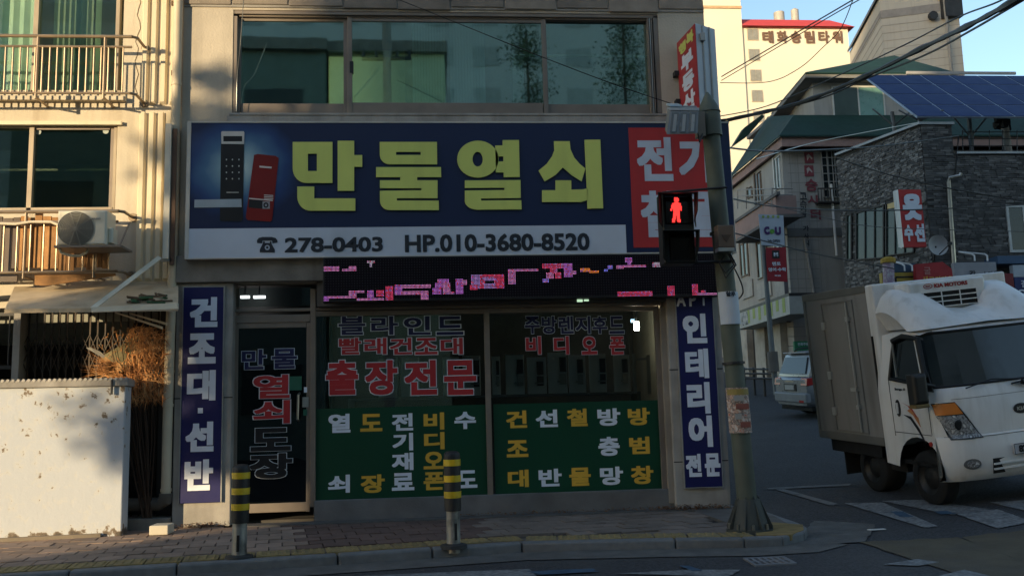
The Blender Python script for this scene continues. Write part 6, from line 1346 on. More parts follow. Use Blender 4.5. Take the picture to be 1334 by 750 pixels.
t = board('navy and white upright sign at the right edge behind the truck', 1322, 361, 1345, 378, mat('navy_upright', (.02, .035, .13), .6)); b = MB(); addbx(b, 1320, 345, 1345, 360.5, YV, .15); b.build('white_top', mat('blue_white_panel', (.40, .45, .50), .6), t); b = MB(); addbx(b, 1323, 378, 1345, 402, YV, .14); b.build('lower_panel', MATS['navy_upright'], t); sign_text('letter', '오', WHITE_T, t, 1325, 377, 1338, 388, YV-.02, bold=.02); sign_text('letter', '길', WHITE_T, t, 1330, 365, 1338, 374, YV-.02, bold=.0)
ca = thing('blue_canopy', 'blue metal canopy strip over the shop signs on the brick building', 'canopy', at(1320, 345, YV-.2)); b = MB(); addbx(b, 1300, 333, 1350, 343, YV+.1, .6); b.build('canopy_sheet', mat('blue_canopy_metal', (.05, .10, .18), .6), ca); b = MB(); addbx(b, 1165, 343, 1192, 354, YV+.1, .5); b.build('canopy_end', MATS['blue_canopy_metal'], ca)
for (x0_, x1_, y, lab) in ((1166, 1188, 346, 'pair of small gooseneck lamps over the yellow sign'), (1249, 1286, 333, 'pair of white gooseneck lamps over the grey sign')):
    t = thing('sign_lamp', lab, 'lamp', at(x0_, y, YV-.1))
    for xx in (x0_+(x1_-x0_)*.55, x1_): b = MB(); b.tube([at(x0_, y-5, YV+.3), at(xx-3, y-2, YV-.1), at(xx, y, YV-.3), at(xx+.5, y+7, YV-.35)], .022, 6); b.build('lamp_arm', WHITEP, t)
t = thing('vase_sign', 'white printed round sign pillar with an ochre cap above the truck box', 'sign', at(1156, 392, YV-.3)); b = MB(); A, B = at(1157, 340, YV-.3), at(1159, 400, YV-.3); b.tube([A, B], .14, 12); b.build('pillar_body', colors('pillar_print', [(.35, (.45, .42, .42)), (.5, (.30, .20, .30)), (.65, (.5, .5, .5))], 8), t, smooth=True); b = MB(); b.tube([A-Vector((0, 0, .05)), A+Vector((0, 0, .05)), A+Vector((0, 0, .1))], [.19, .19, .1], 12); b.build('pillar_cap', mat('ochre_cap', (.42, .26, .03), .6), t)
# ================================================================== TRUCK
tl = Vector((.9911, .0975, .0909)).normalized(); tr_ = Vector((-.1023, .9935, .0498)); tr_ = (tr_-tl*tr_.dot(tl)).normalized(); tu = tl.cross(tr_)
TA = Vector((5.1472, -.4979, 2.5746)); TO = TA-tu*2.5
tk = thing('box_truck', 'white refrigerated box truck with an air deflector, coming out of the side street', 'truck')
tk.matrix_basis = Matrix(((tl.x, tr_.x, tu.x, TO.x), (tl.y, tr_.y, tu.y, TO.y), (tl.z, tr_.z, tu.z, TO.z), (0, 0, 0, 1)))
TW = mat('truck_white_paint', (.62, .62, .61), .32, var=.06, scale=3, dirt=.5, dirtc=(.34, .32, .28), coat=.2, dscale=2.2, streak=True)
TBX = mat('dusty_box_side', (.20, .195, .185), .55, var=.08, scale=1.5, dirt=.6, dirtc=(.08, .07, .06), streak=True)  # white box; the shade on this side is put into the grey, plus dust streaks
TG_ = mat('truck_glass', (.010, .016, .020), .06, spec=.8); RUB = mat('tyre_rubber', (.010, .010, .010), .85, var=.2)
UND = mat('underbody_black', (.008, .008, .008), .8)
def T(b, name, m, par=None, **k): return b.build(name, m, par or tk, local=True, **k)
def tb(name, m, x0, x1, y0, y1, z0, z1, par=None, bevel=.006): b = MB(); b.box(x0, x1, y0, y1, z0, z1); return T(b, name, m, par, bevel=bevel)
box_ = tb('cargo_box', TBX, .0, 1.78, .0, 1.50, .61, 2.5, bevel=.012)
b = MB(); b.box(-.008, 1.788, -.16, -.001, .60, 2.505); T(b, 'box_front_wall', TW, bevel=.02)
b = MB(); b.box(-.010, .0, -.0, 1.5, 2.42, 2.51); b.box(-.012, .0, 0, 1.5, .60, .70); b.box(-.010, .0, 1.44, 1.5, .7, 2.42); T(b, 'box_rail', mat('box_edge_aluminium', (.15, .145, .13), .45, .3, dirt=.4), bevel=.004)
b = MB(); b.box(-.013, -.001, .30, .315, .72, 2.36); b.box(-.013, -.001, 1.02, 1.035, .72, 2.36); b.box(-.013, -.001, .315, 1.02, 2.345, 2.36); b.box(-.013, -.001, .315, 1.02, .72, .735); T(b, 'side_door_seal', mat('grey_seal', (.16, .155, .14), .7), box_ if False else None)
b = MB(); b.tube([(-.03, .42, .74), (-.03, .42, 2.34)], .012, 8); b.box(-.045, 0, .39, .45, 2.1, 2.16); b.box(-.045, 0, .39, .45, 1.02, 1.07); b.box(-.05, 0, .40, .52, 1.24, 1.28); T(b, 'door_lock_rod', ALU_L)
for z in (2.02, 1.38, .92): tb('door_hinge', ALU_L, -.03, 0, .98, 1.06, z, z+.10)
# cab
cx, HWd = .88, .92
def hw(z): return HWd if z < 1.25 else HWd-.085*(z-1.25)/.70
prof = [(-.06, 1.94), (-.45, 1.97), (-.75, 1.96), (-.90, 1.925), (-.96, 1.885), (-1.12, 1.30), (-1.15, 1.255), (-1.19, 1.12), (-1.215, .95), (-1.225, .775), (-1.245, .765), (-1.275, .66), (-1.285, .50), (-1.26, .36), (-1.20, .30)]
st = [-1, -.97, -.92, -.82, -.6, -.3, 0, .3, .6, .82, .92, .97, 1]
def yoff(s, j): return (.17*abs(s)**7+.045*s*s) if 3 < j else .0+(.03*s*s if j == 3 else 0)
def cabp(s, j): y, z = prof[j]; return (cx+hw(z)*s*(1 if j > 2 else 1), y+yoff(s, j), z-(.05*abs(s)**6 if j <= 3 else 0))
b = MB()
for j in range(len(prof)):
    for s in st: b.v.append(cabp(s, j))
ns = len(st)
for j in range(len(prof)-1):
    for i in range(ns-1):
        if j == 4 and 0 < i < ns-2: continue
        b.f.append((j*ns+i, j*ns+i+1, (j+1)*ns+i+1, (j+1)*ns+i)); b.m.append(0)
# side skins with wheel arch
for sgn in (-1, 1):
    P = [cabp(sgn, j) for j in range(len(prof))]
    xs = P[8][0]; ay, az, ar = -.70, .36, .40
    lower = [P[j] for j in range(6, 15) if j < len(P)]+[(xs, ay-ar, .33)]+[(xs, ay+ar*math.cos(R(180-k*15)), az+ar*math.sin(R(180-k*15))) for k in range(1, 12)]+[(xs, ay+ar, .40), (xs, -.06, .42), (xs, -.06, 1.25)]
    k0_ = len(b.v); b.v += lower; b.f.append(tuple(range(k0_, k0_+len(lower))) if sgn > 0 else tuple(range(k0_+len(lower)-1, k0_-1, -1))); b.m.append(0)
    upper = [(cx+sgn*hw(1.25), -.06, 1.25), P[6], P[5], P[4], P[3], P[2], P[1], P[0]]
    # frame of the upper side: leave the window open
    w_ = [(cx+sgn*hw(1.33), -.32, 1.40), (cx+sgn*hw(1.33), -.99, 1.32), (cx+sgn*hw(1.85), -.86, 1.84), (cx+sgn*hw(1.87), -.58, 1.875), (cx+sgn*hw(1.83), -.40, 1.83)]
    A_ = [(cx+sgn*hw(1.25), -.06, 1.25), P[6], P[5]]
    for poly in ([upper[0], P[6], w_[1], w_[0]], [P[6], P[5], w_[1]], [P[5], P[4], w_[2], w_[1]], [P[4], P[3], P[2], w_[3], w_[2]], [P[2], P[1], P[0], w_[4], w_[3]], [P[0], upper[0], w_[0], w_[4]]):
        k0_ = len(b.v); b.v += poly; b.f.append(tuple(range(k0_, k0_+len(poly))) if sgn < 0 else tuple(range(k0_+len(poly)-1, k0_-1, -1))); b.m.append(0)
    if sgn < 0: WN = w_
cab = T(b, 'cab', TW, smooth=True)
b = MB(); sts = st[1:-1]
for i in range(len(sts)-1):
    for k in range(5):
        u0, u1 = k/5, (k+1)/5; q = [Vector(cabp(sts[i], 4)).lerp(Vector(cabp(sts[i], 5)), u) for u in (u0, u1)]+[Vector(cabp(sts[i+1], 4)).lerp(Vector(cabp(sts[i+1], 5)), u) for u in (u1, u0)]
        b.q(*[p+Vector((0, .008, 0)) for p in q])
T(b, 'windscreen', TG_, cab, smooth=True)
b = MB()
rim = [Vector(cabp(s, 4)) for s in st[1:-1]]+[Vector(cabp(s, 5)) for s in st[1:-1]][::-1]; rim.append(rim[0]); b.tube([p+Vector((0, -.002, 0)) for p in rim], .014, 6, cap=False); T(b, 'windscreen_seal', BLACK, cab)
b = MB(); b.slab([Vector(p)+Vector((.012, 0, 0)) for p in WN], (.006, 0, 0)); T(b, 'side_window', TG_, cab)
b = MB(); wl = [Vector(p)+Vector((-.01, 0, 0)) for p in WN]; b.tube(wl+[wl[0]], .020, 6, cap=False); b.tube([wl[1]+Vector((-.008, .0, .1)), wl[2]+Vector((-.012, 0, .0)), wl[3]+Vector((-.012, 0, 0)), wl[4]+Vector((-.012, 0, 0))], .032, 6); T(b, 'window_visor', BLACK, cab)
b = MB(); b.box(-.03, -.012, -.44, -.425, 1.42, 1.80); T(b, 'window_post', ALU_L, cab)
xs = cx-HWd
b = MB(); b.box(xs-.003, xs, -.30, -.292, .75, 1.40); b.box(xs-.003, xs, -.97, -.962, .80, 1.30); b.box(xs-.003, xs, -.962, -.30, .79, .797); T(b, 'door_gap', BLACK, cab)
b = MB(); pts = [(xs-.012, -.42+.04*math.cos(a*math.pi/8), 1.07+.095*math.sin(a*math.pi/8)) for a in range(16)]; b.slab(pts, (.014, 0, 0)); T(b, 'door_handle', BLACK, cab)
b = MB(); b.box(xs-.022, xs-.012, -.435, -.405, 1.01, 1.13); T(b, 'door_handle_grip', TW, cab)
for pts, mm in (([(-.50, 1.135), (-.60, 1.10), (-.70, 1.0), (-.79, .88), (-.75, .985), (-.66, 1.09)], mat('decal_red', (.38, .05, .04), .5)), ([(-.58, 1.05), (-.68, 1.0), (-.79, .87), (-.77, .985), (-.72, .98), (-.70, 1.03), (-.64, 1.07)], mat('decal_orange', (.50, .20, .07), .5)), ([(-.50, 1.0), (-.64, .985), (-.76, .86), (-.85, .70), (-.83, .70), (-.74, .82), (-.62, .95)], BLACK_T)):
    b = MB(); lift = .004 if mm is BLACK_T else (.003 if mm.name == 'decal_red' else .005); b.slab([(xs-lift, y, z) for y, z in pts], (.001, 0, 0)); T(b, 'side_decal', mm, cab)
lettering('door_lettering', 'Bongo III', BLACK_T, cab, (xs-.001, -.40, 1.265), (0, -.20, 0), (0, 0, .035), bold=.05, local=True)
b = MB(); b.tube([(xs-.012, -.93, .70), (xs, -.93, .70)], .026, 12); T(b, 'side_repeater', mat('repeater_red', (.40, .03, .02), .3), cab)
# mirror
b = MB(); b.rbox(-.285, -.11, -1.13, -.99, 1.15, 1.48, .03); T(b, 'mirror', mat('mirror_black', (.018, .018, .017), .5), cab, bevel=.015)
b = MB(); b.rbox(-.285, -.12, -1.12, -1.0, 1.115, 1.155, .01); T(b, 'mirror_base', mat('mirror_ochre', (.16, .11, .04), .6), cab)
b = MB(); b.tube([(-.12, -1.06, 1.36), (.02, -1.03, 1.32)], .02, 8); b.slab([(-.012, -.80, 1.28), (-.012, -1.06, 1.26), (-.012, -1.0, 1.48)], (-.012, 0, 0)); T(b, 'mirror_arm', BLACK, cab)
def fr(u, z):
    """point on the front skin; u = distance from the truck's right edge"""
    for j in range(5, len(prof)-1):
        if prof[j][1] >= z >= prof[j+1][1]:
            k = (prof[j][1]-z)/(prof[j][1]-prof[j+1][1]); s = (u-cx)/HWd; return Vector((u, prof[j][0]+(prof[j+1][0]-prof[j][0])*k+yoff(s, 6), z))
    return Vector((u, -1.2, z))
def frpoly(name, pts, mm, lift=.008, par=None, t=.01, sub=1):
    b = MB(); b.slab([fr(u, z)+Vector((0, -lift, 0)) for u, z in pts], (0, t, 0)); return T(b, name, mm, par or cab)
def frgrid(name, Q, mm, lift, par=None, n=7, t=.012):
    b = MB()
    for dy in (0, t):
        for j in range(n+1):
            for i in range(n+1):
                u, v = i/n, j/n; p = [Q[0][k]*(1-u)*(1-v)+Q[1][k]*u*(1-v)+Q[2][k]*u*v+Q[3][k]*(1-u)*v for k in (0, 1)]
                b.v.append(tuple(fr(*p)+Vector((0, -lift+dy, 0))))
    N1 = (n+1)**2
    for j in range(n):
        for i in range(n): a = j*(n+1)+i; b.f.append((a, a+1, a+n+2, a+n+1)); b.m.append(0)
    ed = [i for i in range(n+1)]+[(n+1)*j+n for j in range(1, n+1)]+[n*(n+1)+i for i in range(n-1, -1, -1)]+[(n+1)*j for j in range(n-1, 0, -1)]
    for k in range(len(ed)): a, c = ed[k], ed[(k+1) % len(ed)]; b.f.append((a, a+N1, c+N1, c)); b.m.append(0)
    return T(b, name, mm, par or cab, smooth=False)
for sx in (0, 1):
    m_ = (lambda u: u) if sx == 0 else (lambda u: 2*cx-u)
    hl = frgrid('headlight', [(m_(u), z) for u, z in ((-.028, 1.135), (.165, 1.14), (.375, .745), (.055, .745))], mat('chrome_shadow', (.07, .07, .07), .25, .8), .004)  # dark chrome backing around the lenses
    frgrid('indicator', [(m_(u), z) for u, z in ((-.02, 1.125), (.16, 1.13), (.215, 1.01), (-.012, 1.01))], mat('amber_lens', (.55, .17, .03), .25, spec=.7), .012, hl)
    frgrid('headlight_lens', [(m_(u), z) for u, z in ((-.012, 1.0), (.215, 1.0), (.355, .758), (.075, .758))], colors('faceted_lens', [(.3, (.06, .06, .06)), (.45, (.30, .31, .32)), (.55, (.08, .08, .08)), (.7, (.60, .62, .63))], 22, .12), .012, hl)
    c_ = fr(m_(.15), .90); b = MB(); b.tube([c_+Vector((0, -.016, 0)), c_+Vector((0, -.022, 0))], [.055, .04], 14); T(b, 'lamp_bowl', mat('lamp_dark', (.03, .03, .03), .2, .5), hl)
    fp = [(m_(.20+.085*math.cos(a*math.pi/8)), .485+.055*math.sin(a*math.pi/8)) for a in range(16)]
    frpoly('fog_lamp_bezel', fp, mat('bezel_grey', (.12, .12, .12), .5), .006)
    frpoly('fog_lamp', [(m_(.20+.062*math.cos(a*math.pi/8)), .485+.038*math.sin(a*math.pi/8)) for a in range(16)], MATS['faceted_lens'], .016)
b = MB()
for A, B in (((.02, .775), (.5, .755)), ((.5, .755), (1.26, .755)), ((1.26, .755), (1.74, .775))):
    n_ = 5
    for k in range(n_):
        p = fr(A[0]+(B[0]-A[0])*k/n_, A[1]+(B[1]-A[1])*k/n_); q = fr(A[0]+(B[0]-A[0])*(k+1)/n_, A[1]+(B[1]-A[1])*(k+1)/n_); b.tube([p, q], .004, 4)
for k in range(8):
    b.tube([fr(.14+k*.185, 1.165), fr(.14+(k+1)*.185, 1.165)], .003, 4)
T(b, 'panel_gap', mat('panel_gap_grey', (.08, .08, .08), .8), cab)
frpoly('lower_grille', [(.42, .52), (.42, .36), (1.34, .36), (1.34, .52)], UND, .006)
for z in (.40, .455): b = MB(); p, q = fr(.42, z), fr(1.34, z); b.slab([p+Vector((0, -.03, 0)), q+Vector((0, -.03, 0)), q+Vector((0, -.03, .018)), p+Vector((0, -.03, .018))], (0, .02, 0)); T(b, 'grille_bar', TW, cab)
pl = MB(); y_ = fr(.9, .58).y-.03; pl.box(.66, 1.16, y_, y_+.02, .535, .645); pl = T(pl, 'number_plate', mat('plate_white', (.42, .42, .45), .5), cab, bevel=.004)
b = MB(); 
for (a, c, d, e) in ((.66, 1.16, .535, .541), (.66, 1.16, .639, .645), (.66, .666, .541, .639), (1.154, 1.16, .541, .639)): b.box(a, c, y_-.002, y_, d, e)
T(b, 'plate_frame', BLACK, pl); lettering('plate_lettering', '82', BLACK_T, pl, (.71, y_-.002, .552), (.10, 0, 0), (0, 0, .075), bold=.035, local=True)
b = MB(); c_ = fr(.885, .995); 
b.slab([c_+Vector((.09*math.cos(a*math.pi/10), -.012, .055*math.sin(a*math.pi/10))) for a in range(20)], (0, .01, 0)); em = T(b, 'emblem', BLACK, cab); lettering('emblem_lettering', 'KIA', ALU_L, em, (c_.x-.055, c_.y-.0125, c_.z-.02), (.11, 0, 0), (0, 0, .04), bold=.02, local=True)
b = MB(); b.tube([(.30, -1.16, 1.27), (.62, -1.155, 1.335), (.98, -1.16, 1.30)], .008, 6); b.tube([(.85, -1.17, 1.26), (1.0, -1.17, 1.275), (1.35, -1.15, 1.38)], .010, 6); b.tube([(.96, -1.19, 1.27), (1.03, -1.20, 1.25)], .028, 8); T(b, 'wiper', BLACK, cab)
# deflector
b = MB(); xs_ = [-.01, .02, .08, .18, .30, .42, .52, .62, .88, 1.14, 1.24, 1.34, 1.46, 1.58, 1.68, 1.74, 1.77]
rows = 9
def defl(i, v):
    x = xs_[i]; s = abs(x-cx)/.89; lobe = min(1, max(0, (s-.22)/.32)); lobe = lobe*lobe*(3-2*lobe)
    y0 = -.50+(.33)*lobe; z0 = 2.12+.30*lobe-.16*max(0, s-.80)/.2*1.0
    edge = max(0, (s-.86)/.14)
    y1, z1 = -.93+.06*s*s+.28*edge*edge*.5, 1.955-.03*s
    y = y0+(y1-y0)*v; bul = math.sin(v*math.pi)*(.02+.06*lobe)
    z = z0+(z1-z0)*(v**1.5)+bul*.4
    return (x, y, z-.10*edge*edge*(1-v))
nx = len(xs_)
for r in range(rows+1):
    for i in range(nx): b.v.append(defl(i, r/rows))
for r in range(rows):
    for i in range(nx-1): b.f.append((r*nx+i, (r+1)*nx+i, (r+1)*nx+i+1, r*nx+i+1)); b.m.append(0)
for i in (0, nx-1):
    o_ = len(b.v)
    for r in range(rows+1):
        p = defl(i, r/rows); b.v.append((p[0]+(.13 if i == 0 else -.13)*(1-r/rows*.6), p[1]+.04, 1.95))
    for r in range(rows): b.f.append((r*nx+i, (r+1)*nx+i, o_+r+1, o_+r)); b.m.append(0)
# back face closing the lobes toward the box
for i in range(nx-1):
    a, c = b.v[i], b.v[i+1]; b.q(a, c, (c[0], -.165, c[2]-.0), (a[0], -.165, a[2]-.0)) if abs(xs_[i]-cx) > .5 else None
T(b, 'air_deflector', TW, smooth=True)
# cooling unit
b = MB(); b.rbox(.28, 1.30, -.42, -.161, 2.10, 2.47, .02); unit = T(b, 'cooling_unit', TW, bevel=.02)
b = MB(); b.box(.45, 1.16, -.425, -.419, 2.16, 2.335); T(b, 'unit_opening', UND, unit)
b = MB()
for z in (2.155, 2.215, 2.275, 2.335): b.box(.44, 1.17, -.445, -.426, z, z+.013)
for x in (.44, .68, .92, 1.155): b.box(x, x+.015, -.448, -.446, 2.155, 2.348)
T(b, 'unit_grille', TW, unit)
lettering('unit_lettering', 'KIA MOTORS', mat('dark_red_print', (.32, .03, .03), .5), unit, (.62, -.421, 2.385), (.44, 0, 0), (0, 0, .048), bold=.04, local=True)
b = MB(); pts = [(.54+.055*math.cos(a*math.pi/12), -.424, 2.41+.028*math.sin(a*math.pi/12)) for a in range(25)]; b.tube(pts, .004, 4, cap=False); T(b, 'unit_oval', MATS['dark_red_print'], unit)
lettering('unit_lettering', 'KIA', MATS['dark_red_print'], unit, (.51, -.421, 2.40), (.06, 0, 0), (0, 0, .022), bold=.03, local=True)
# chassis and wheels
tb('chassis', UND, .30, 1.46, -1.0, 1.45, .38, .62); tb('side_tank', UND, .10, .5, -.22, .10, .30, .58); tb('rear_mudguard', UND, .04, .06, .16, 1.3, .44, .61); tb('mud_flap', UND, .05, .4, 1.02, 1.04, .15, .6)
b = MB(); b.box(.02, 1.74, -1.0, -.05, .43, .47); b.box(xs+.01, 1.75, -.055, -.04, .45, 1.9); b.box(.05, 1.7, -1.0, -.1, 1.0, 1.03); T(b, 'cab_inner', UND, cab)
def wheel(x, y, w, nm='wheel', par=None, base=MB, r=.30, T_=None, flip=1):
    T_ = T_ or T; b = MB(); sec = [(0, r*.60), (0, r*.80), (.012, r*.95), (.03, r), (w-.03, r), (w-.012, r*.95), (w, r*.80), (w, r*.60)]; n = 28
    for (dx, rr2) in sec:
        for k in range(n): a = 2*math.pi*k/n; b.v.append((x+flip*dx, y+rr2*math.cos(a), r+rr2*math.sin(a)))
    for i in range(len(sec)-1):
        for k in range(n): k2_ = (k+1) % n; b.f.append((i*n+k, i*n+k2_, (i+1)*n+k2_, (i+1)*n+k)); b.m.append(0)
    wh = T_(b, nm, RUB, par, smooth=True)
    b = MB(); ax = lambda dx, rr2, a: (x+flip*dx, y+rr2*math.cos(a), r+rr2*math.sin(a))
    sec = [(.006, r*.62), (.03, r*.56), (.05, r*.42), (.03, r*.30), (.02, r*.14), (.012, .0001)]
    for s_ in sec:
        for k in range(n): b.v.append(ax(s_[0], s_[1], 2*math.pi*k/n))
    for i in range(len(sec)-1):
        for k in range(n): k2_ = (k+1) % n; b.f.append((i*n+k, i*n+k2_, (i+1)*n+k2_, (i+1)*n+k)); b.m.append(0)
    T_(b, 'rim', mat('dull_rim', (.018, .018, .018), .5, .4, dirt=.5), wh, smooth=True)
    return wh
wheel(.02, -.70, .19); wheel(1.74, -.70, .19, flip=-1); wheel(.06, .45, .30, r=.29); wheel(1.70, .45, .30, r=.29, flip=-1)
# ================================================================== SUV
suv = thing('parked_suv', 'silver-grey suv with red tail lights, half hidden behind the box truck', 'car')
sp = atg(1057, 547); az_ = R(86); f_ = Vector((math.sin(az_), math.cos(az_), 0)); l_ = Vector((-math.cos(az_), math.sin(az_), 0))
g1 = gz(sp.x, sp.y); g2 = gz(sp.x+f_.x*4, sp.y+f_.y*4); g3 = gz(sp.x+l_.x*1.8, sp.y+l_.y*1.8)
f_ = Vector((f_.x, f_.y, (g2-g1)/4)).normalized(); l_ = Vector((l_.x, l_.y, (g3-g1)/1.8)); l_ = (l_-f_*l_.dot(f_)).normalized(); u_ = f_.cross(l_)
suv.matrix_basis = Matrix(((f_.x, l_.x, u_.x, sp.x), (f_.y, l_.y, u_.y, sp.y), (f_.z, l_.z, u_.z, g1), (0, 0, 0, 1))) @ Matrix.Diagonal((.95, .90, .88, 1))
SV = mat('silver_car_paint', (.27, .29, .32), .3, .3, var=.04, dirt=.2, coat=.5)
def TS(b, name, m, par=None, **k): return b.build(name, m, par or suv, local=True, **k)
# local x forward (0 = rear), y to the car's left, z up
def loft(secs, name, m):
    b = MB(); n = len(secs[0][1])
    for (x, ring) in secs:
        for (y, z) in ring: b.v.append((x, y, z))
    for i in range(len(secs)-1):
        for k in range(n): k2_ = (k+1) % n; b.f.append((i*n+k, i*n+k2_, (i+1)*n+k2_, (i+1)*n+k)); b.m.append(0)
    b.f.append(tuple(range(n-1, -1, -1))); b.f.append(tuple(range((len(secs)-1)*n, len(secs)*n))); b.m += [0, 0]
    return TS(b, name, m, smooth=True)
def ring(y0, y1, z0, z1, r=.12): return [(y0+r, z0), (y1-r, z0), (y1, z0+r), (y1, z1-r), (y1-r, z1), (y0+r, z1), (y0, z1-r), (y0, z0+r)]
loft([(.0, ring(.08, 1.77, .34, .98, .10)), (.10, ring(.02, 1.83, .28, 1.06, .12)), (.5, ring(0, 1.85, .26, 1.08, .10)), (3.4, ring(0, 1.85, .26, 1.06, .10)), (4.2, ring(.06, 1.79, .28, .95, .12)), (4.5, ring(.2, 1.65, .34, .75, .12))], 'body', SV)
loft([(.10, ring(.10, 1.75, 1.0, 1.12, .05)), (.28, ring(.14, 1.71, 1.0, 1.60, .10)), (.6, ring(.15, 1.70, 1.0, 1.68, .12)), (2.2, ring(.15, 1.70, 1.0, 1.68, .12)), (2.7, ring(.17, 1.68, 1.0, 1.58, .12)), (3.4, ring(.12, 1.73, 1.0, 1.07, .03))], 'cabin', SV)
CG = mat('car_glass', (.03, .055, .06), .08, spec=.8)
b = MB(); b.slab([(.085, .22, 1.13), (.085, 1.63, 1.13), (.235, 1.52, 1.54), (.235, .33, 1.54)], (-.015, 0, .005)); TS(b, 'rear_window', CG)
b = MB(); b.slab([(.42, .128, 1.12), (1.0, .128, 1.12), (1.0, .158, 1.55), (.62, .158, 1.55)], (0, -.012, 0)); b.slab([(1.06, .128, 1.12), (2.0, .128, 1.12), (2.0, .158, 1.55), (1.06, .158, 1.55)], (0, -.012, 0)); b.slab([(2.06, .128, 1.12), (3.05, .128, 1.12), (2.55, .16, 1.52), (2.06, .158, 1.55)], (0, -.012, 0)); TS(b, 'side_window', CG)
b = MB(); b.box(.18, .42, .3, 1.55, 1.64, 1.67); TS(b, 'spoiler', SV, bevel=.01)
for y in (.26, 1.59): b = MB(); b.tube([(.5, y, 1.68), (.6, y, 1.74), (2.2, y, 1.74), (2.3, y, 1.68)], .02, 6); TS(b, 'roof_rail', DARKM)
TLR = mat('tail_light_red', (.40, .015, .015), .2, spec=.7)
b = MB(); b.hexa([(-.01, .03, .84), (.30, -.012, .86), (.30, .1, .86), (-.01, .36, .84), (.02, .04, 1.03), (.30, -.01, 1.03), (.30, .1, 1.03), (.02, .36, 1.03)]); TS(b, 'tail_light', TLR, bevel=.01)
b = MB(); b.hexa([(-.01, 1.49, .84), (.30, 1.75, .86), (.30, 1.862, .86), (-.01, 1.82, .84), (.02, 1.49, 1.03), (.30, 1.75, 1.03), (.30, 1.86, 1.03), (.02, 1.81, 1.03)]); TS(b, 'tail_light', TLR, bevel=.01)
b = MB(); b.box(-.05, .12, .04, 1.81, .40, .66); TS(b, 'rear_bumper', mat('bumper_grey', (.22, .235, .26), .5), bevel=.04)
b = MB(); b.box(-.055, -.05, .18, .42, .42, .48); TS(b, 'reflector', TLR)
b = MB(); b.box(-.02, .0, .60, 1.25, .70, .88); TS(b, 'plate_recess', DARKM); b = MB(); b.box(-.035, -.02, .68, 1.17, .73, .85); TS(b, 'number_plate', mat('car_plate', (.42, .42, .42), .5))
b = MB(); b.box(-.01, .02, .7, 1.15, .93, .96); TS(b, 'chrome_strip', STEEL)
b = MB(); b.box(.1, 4.3, .1, 1.75, .2, .3); TS(b, 'underbody', UND)
def wheel2(x, y, flip):
    def T3(b, nm, m, par=None, **k):
        b.v = [(py, px, pz) for px, py, pz in b.v]; return TS(b, nm, m, par, **k)
    wheel(y, x, .22, r=.35, T_=T3, flip=flip)
for x in (.85, 3.5): wheel2(x, -.01, 1); wheel2(x, 1.86, -1)
b = MB()
for x in (.85, 3.5): b.box(x-.40, x+.40, -.004, .0, .20, .72)
TS(b, 'wheel_arch', UND)
# ================================================================== CABLES
def cable(name, lab, pts, r, m=None, n=6, sag=True):
    P = [at(*p) for p in pts]; out = []
    for i in range(len(P)-1):
        p0 = P[max(i-1, 0)]; p1 = P[i]; p2 = P[i+1]; p3 = P[min(i+2, len(P)-1)]
        for k in range(8):
            t = k/8; out.append(.5*((2*p1)+(p2-p0)*t+(2*p0-5*p1+4*p2-p3)*t*t+(3*p1-p0-3*p2+p3)*t**3))
    out.append(P[-1]); b = MB()
    b.tube(out, r if not callable(r) else [r(i/(len(out)-1)) for i in range(len(out))], n); o = b.build(name, m or BLACK, smooth=True)
    return tag(o, lab, 'cable')
rr_ = random.Random(5); lum = [rr_.uniform(.9, 1.15) for _ in range(200)]
cable('cable_bundle', 'thick black bundle of cables sweeping down from the upper right corner to the signboard end', [(1400, -45, -3.5), (1322, 1, -2.4), (1265, 32, -1.0), (1205, 61, .6), (1130, 98, 2.6), (1062, 127, 4.4), (1000, 145, 6.0), (936, 158, 7.5)], lambda t: .034*(1+.32*math.sin(t*67)*math.sin(t*23+1)))
o = cable('support_wire', 'thin wire strung just above the thick cable bundle', [(1400, -58, -3.5), (1310, -2, -2.3), (1250, 22, -1), (1180, 58, .8), (1100, 95, 3), (1000, 138, 6), (936, 152, 7.5)], .010)
cable('utility_cable', 'second black cable running tight under the thick bundle at the upper right', [(1400, -38, -3.45), (1325, 5, -2.35), (1265, 40, -.95), (1205, 72, .65), (1130, 102, 2.7), (1060, 131, 4.5), (936, 161, 7.6)], .014)
for a in range(3):
    pass
cable('utility_wire', 'upper of two straight wires crossing the front of the cream tower', [(1125, -8, 9), (1060, 30, 12), (940, 100, 18)], .018, mat('brown_wire', (.09, .06, .04), .7))
cable('utility_wire', 'lower of two straight wires crossing the front of the cream tower', [(1130, -6, 9), (1062, 33, 12), (940, 105, 18)], .014, MATS['brown_wire'])
cable('utility_wire', 'slack brown wire sagging in a loop before the cream tower', [(1112, -2, 9), (1095, 38, 10), (1072, 62, 11), (1040, 90, 12), (1000, 107, 14), (938, 108, 16)], .011, MATS['brown_wire'])
cable('utility_wire', 'thin black wire crossing the green upper window down to the floodlight', [(505, -6, -1.2), (600, 32, -1.3), (700, 72, -1.5), (800, 110, -1.65), (880, 137, -1.8)], .0045)
cable('utility_wire', 'thin wire hanging straight down beside the left window jamb', [(318, -10, -.6), (313, 60, -.3), (309, 100, -.05), (308, 145, .02)], .005, ALU_L)
cable('utility_wire', 'black wire from the pole top across the corner house to the brick parapet', [(945, 192, 4), (1000, 197, 6), (1075, 195, 8), (1150, 190, 10), (1249, 177, 12)], .018)
cable('utility_wire', 'black wire slanting down across the brick building above the red sign', [(1090, 206, 9), (1160, 228, 10), (1240, 246, 10.6), (1345, 264, 11)], .016)
cable('utility_wire', 'long black wire crossing the corner house at the height of its balcony', [(950, 258, 5), (1010, 269, 7), (1100, 274, 9), (1200, 273, 10), (1345, 266, 11)], .015)
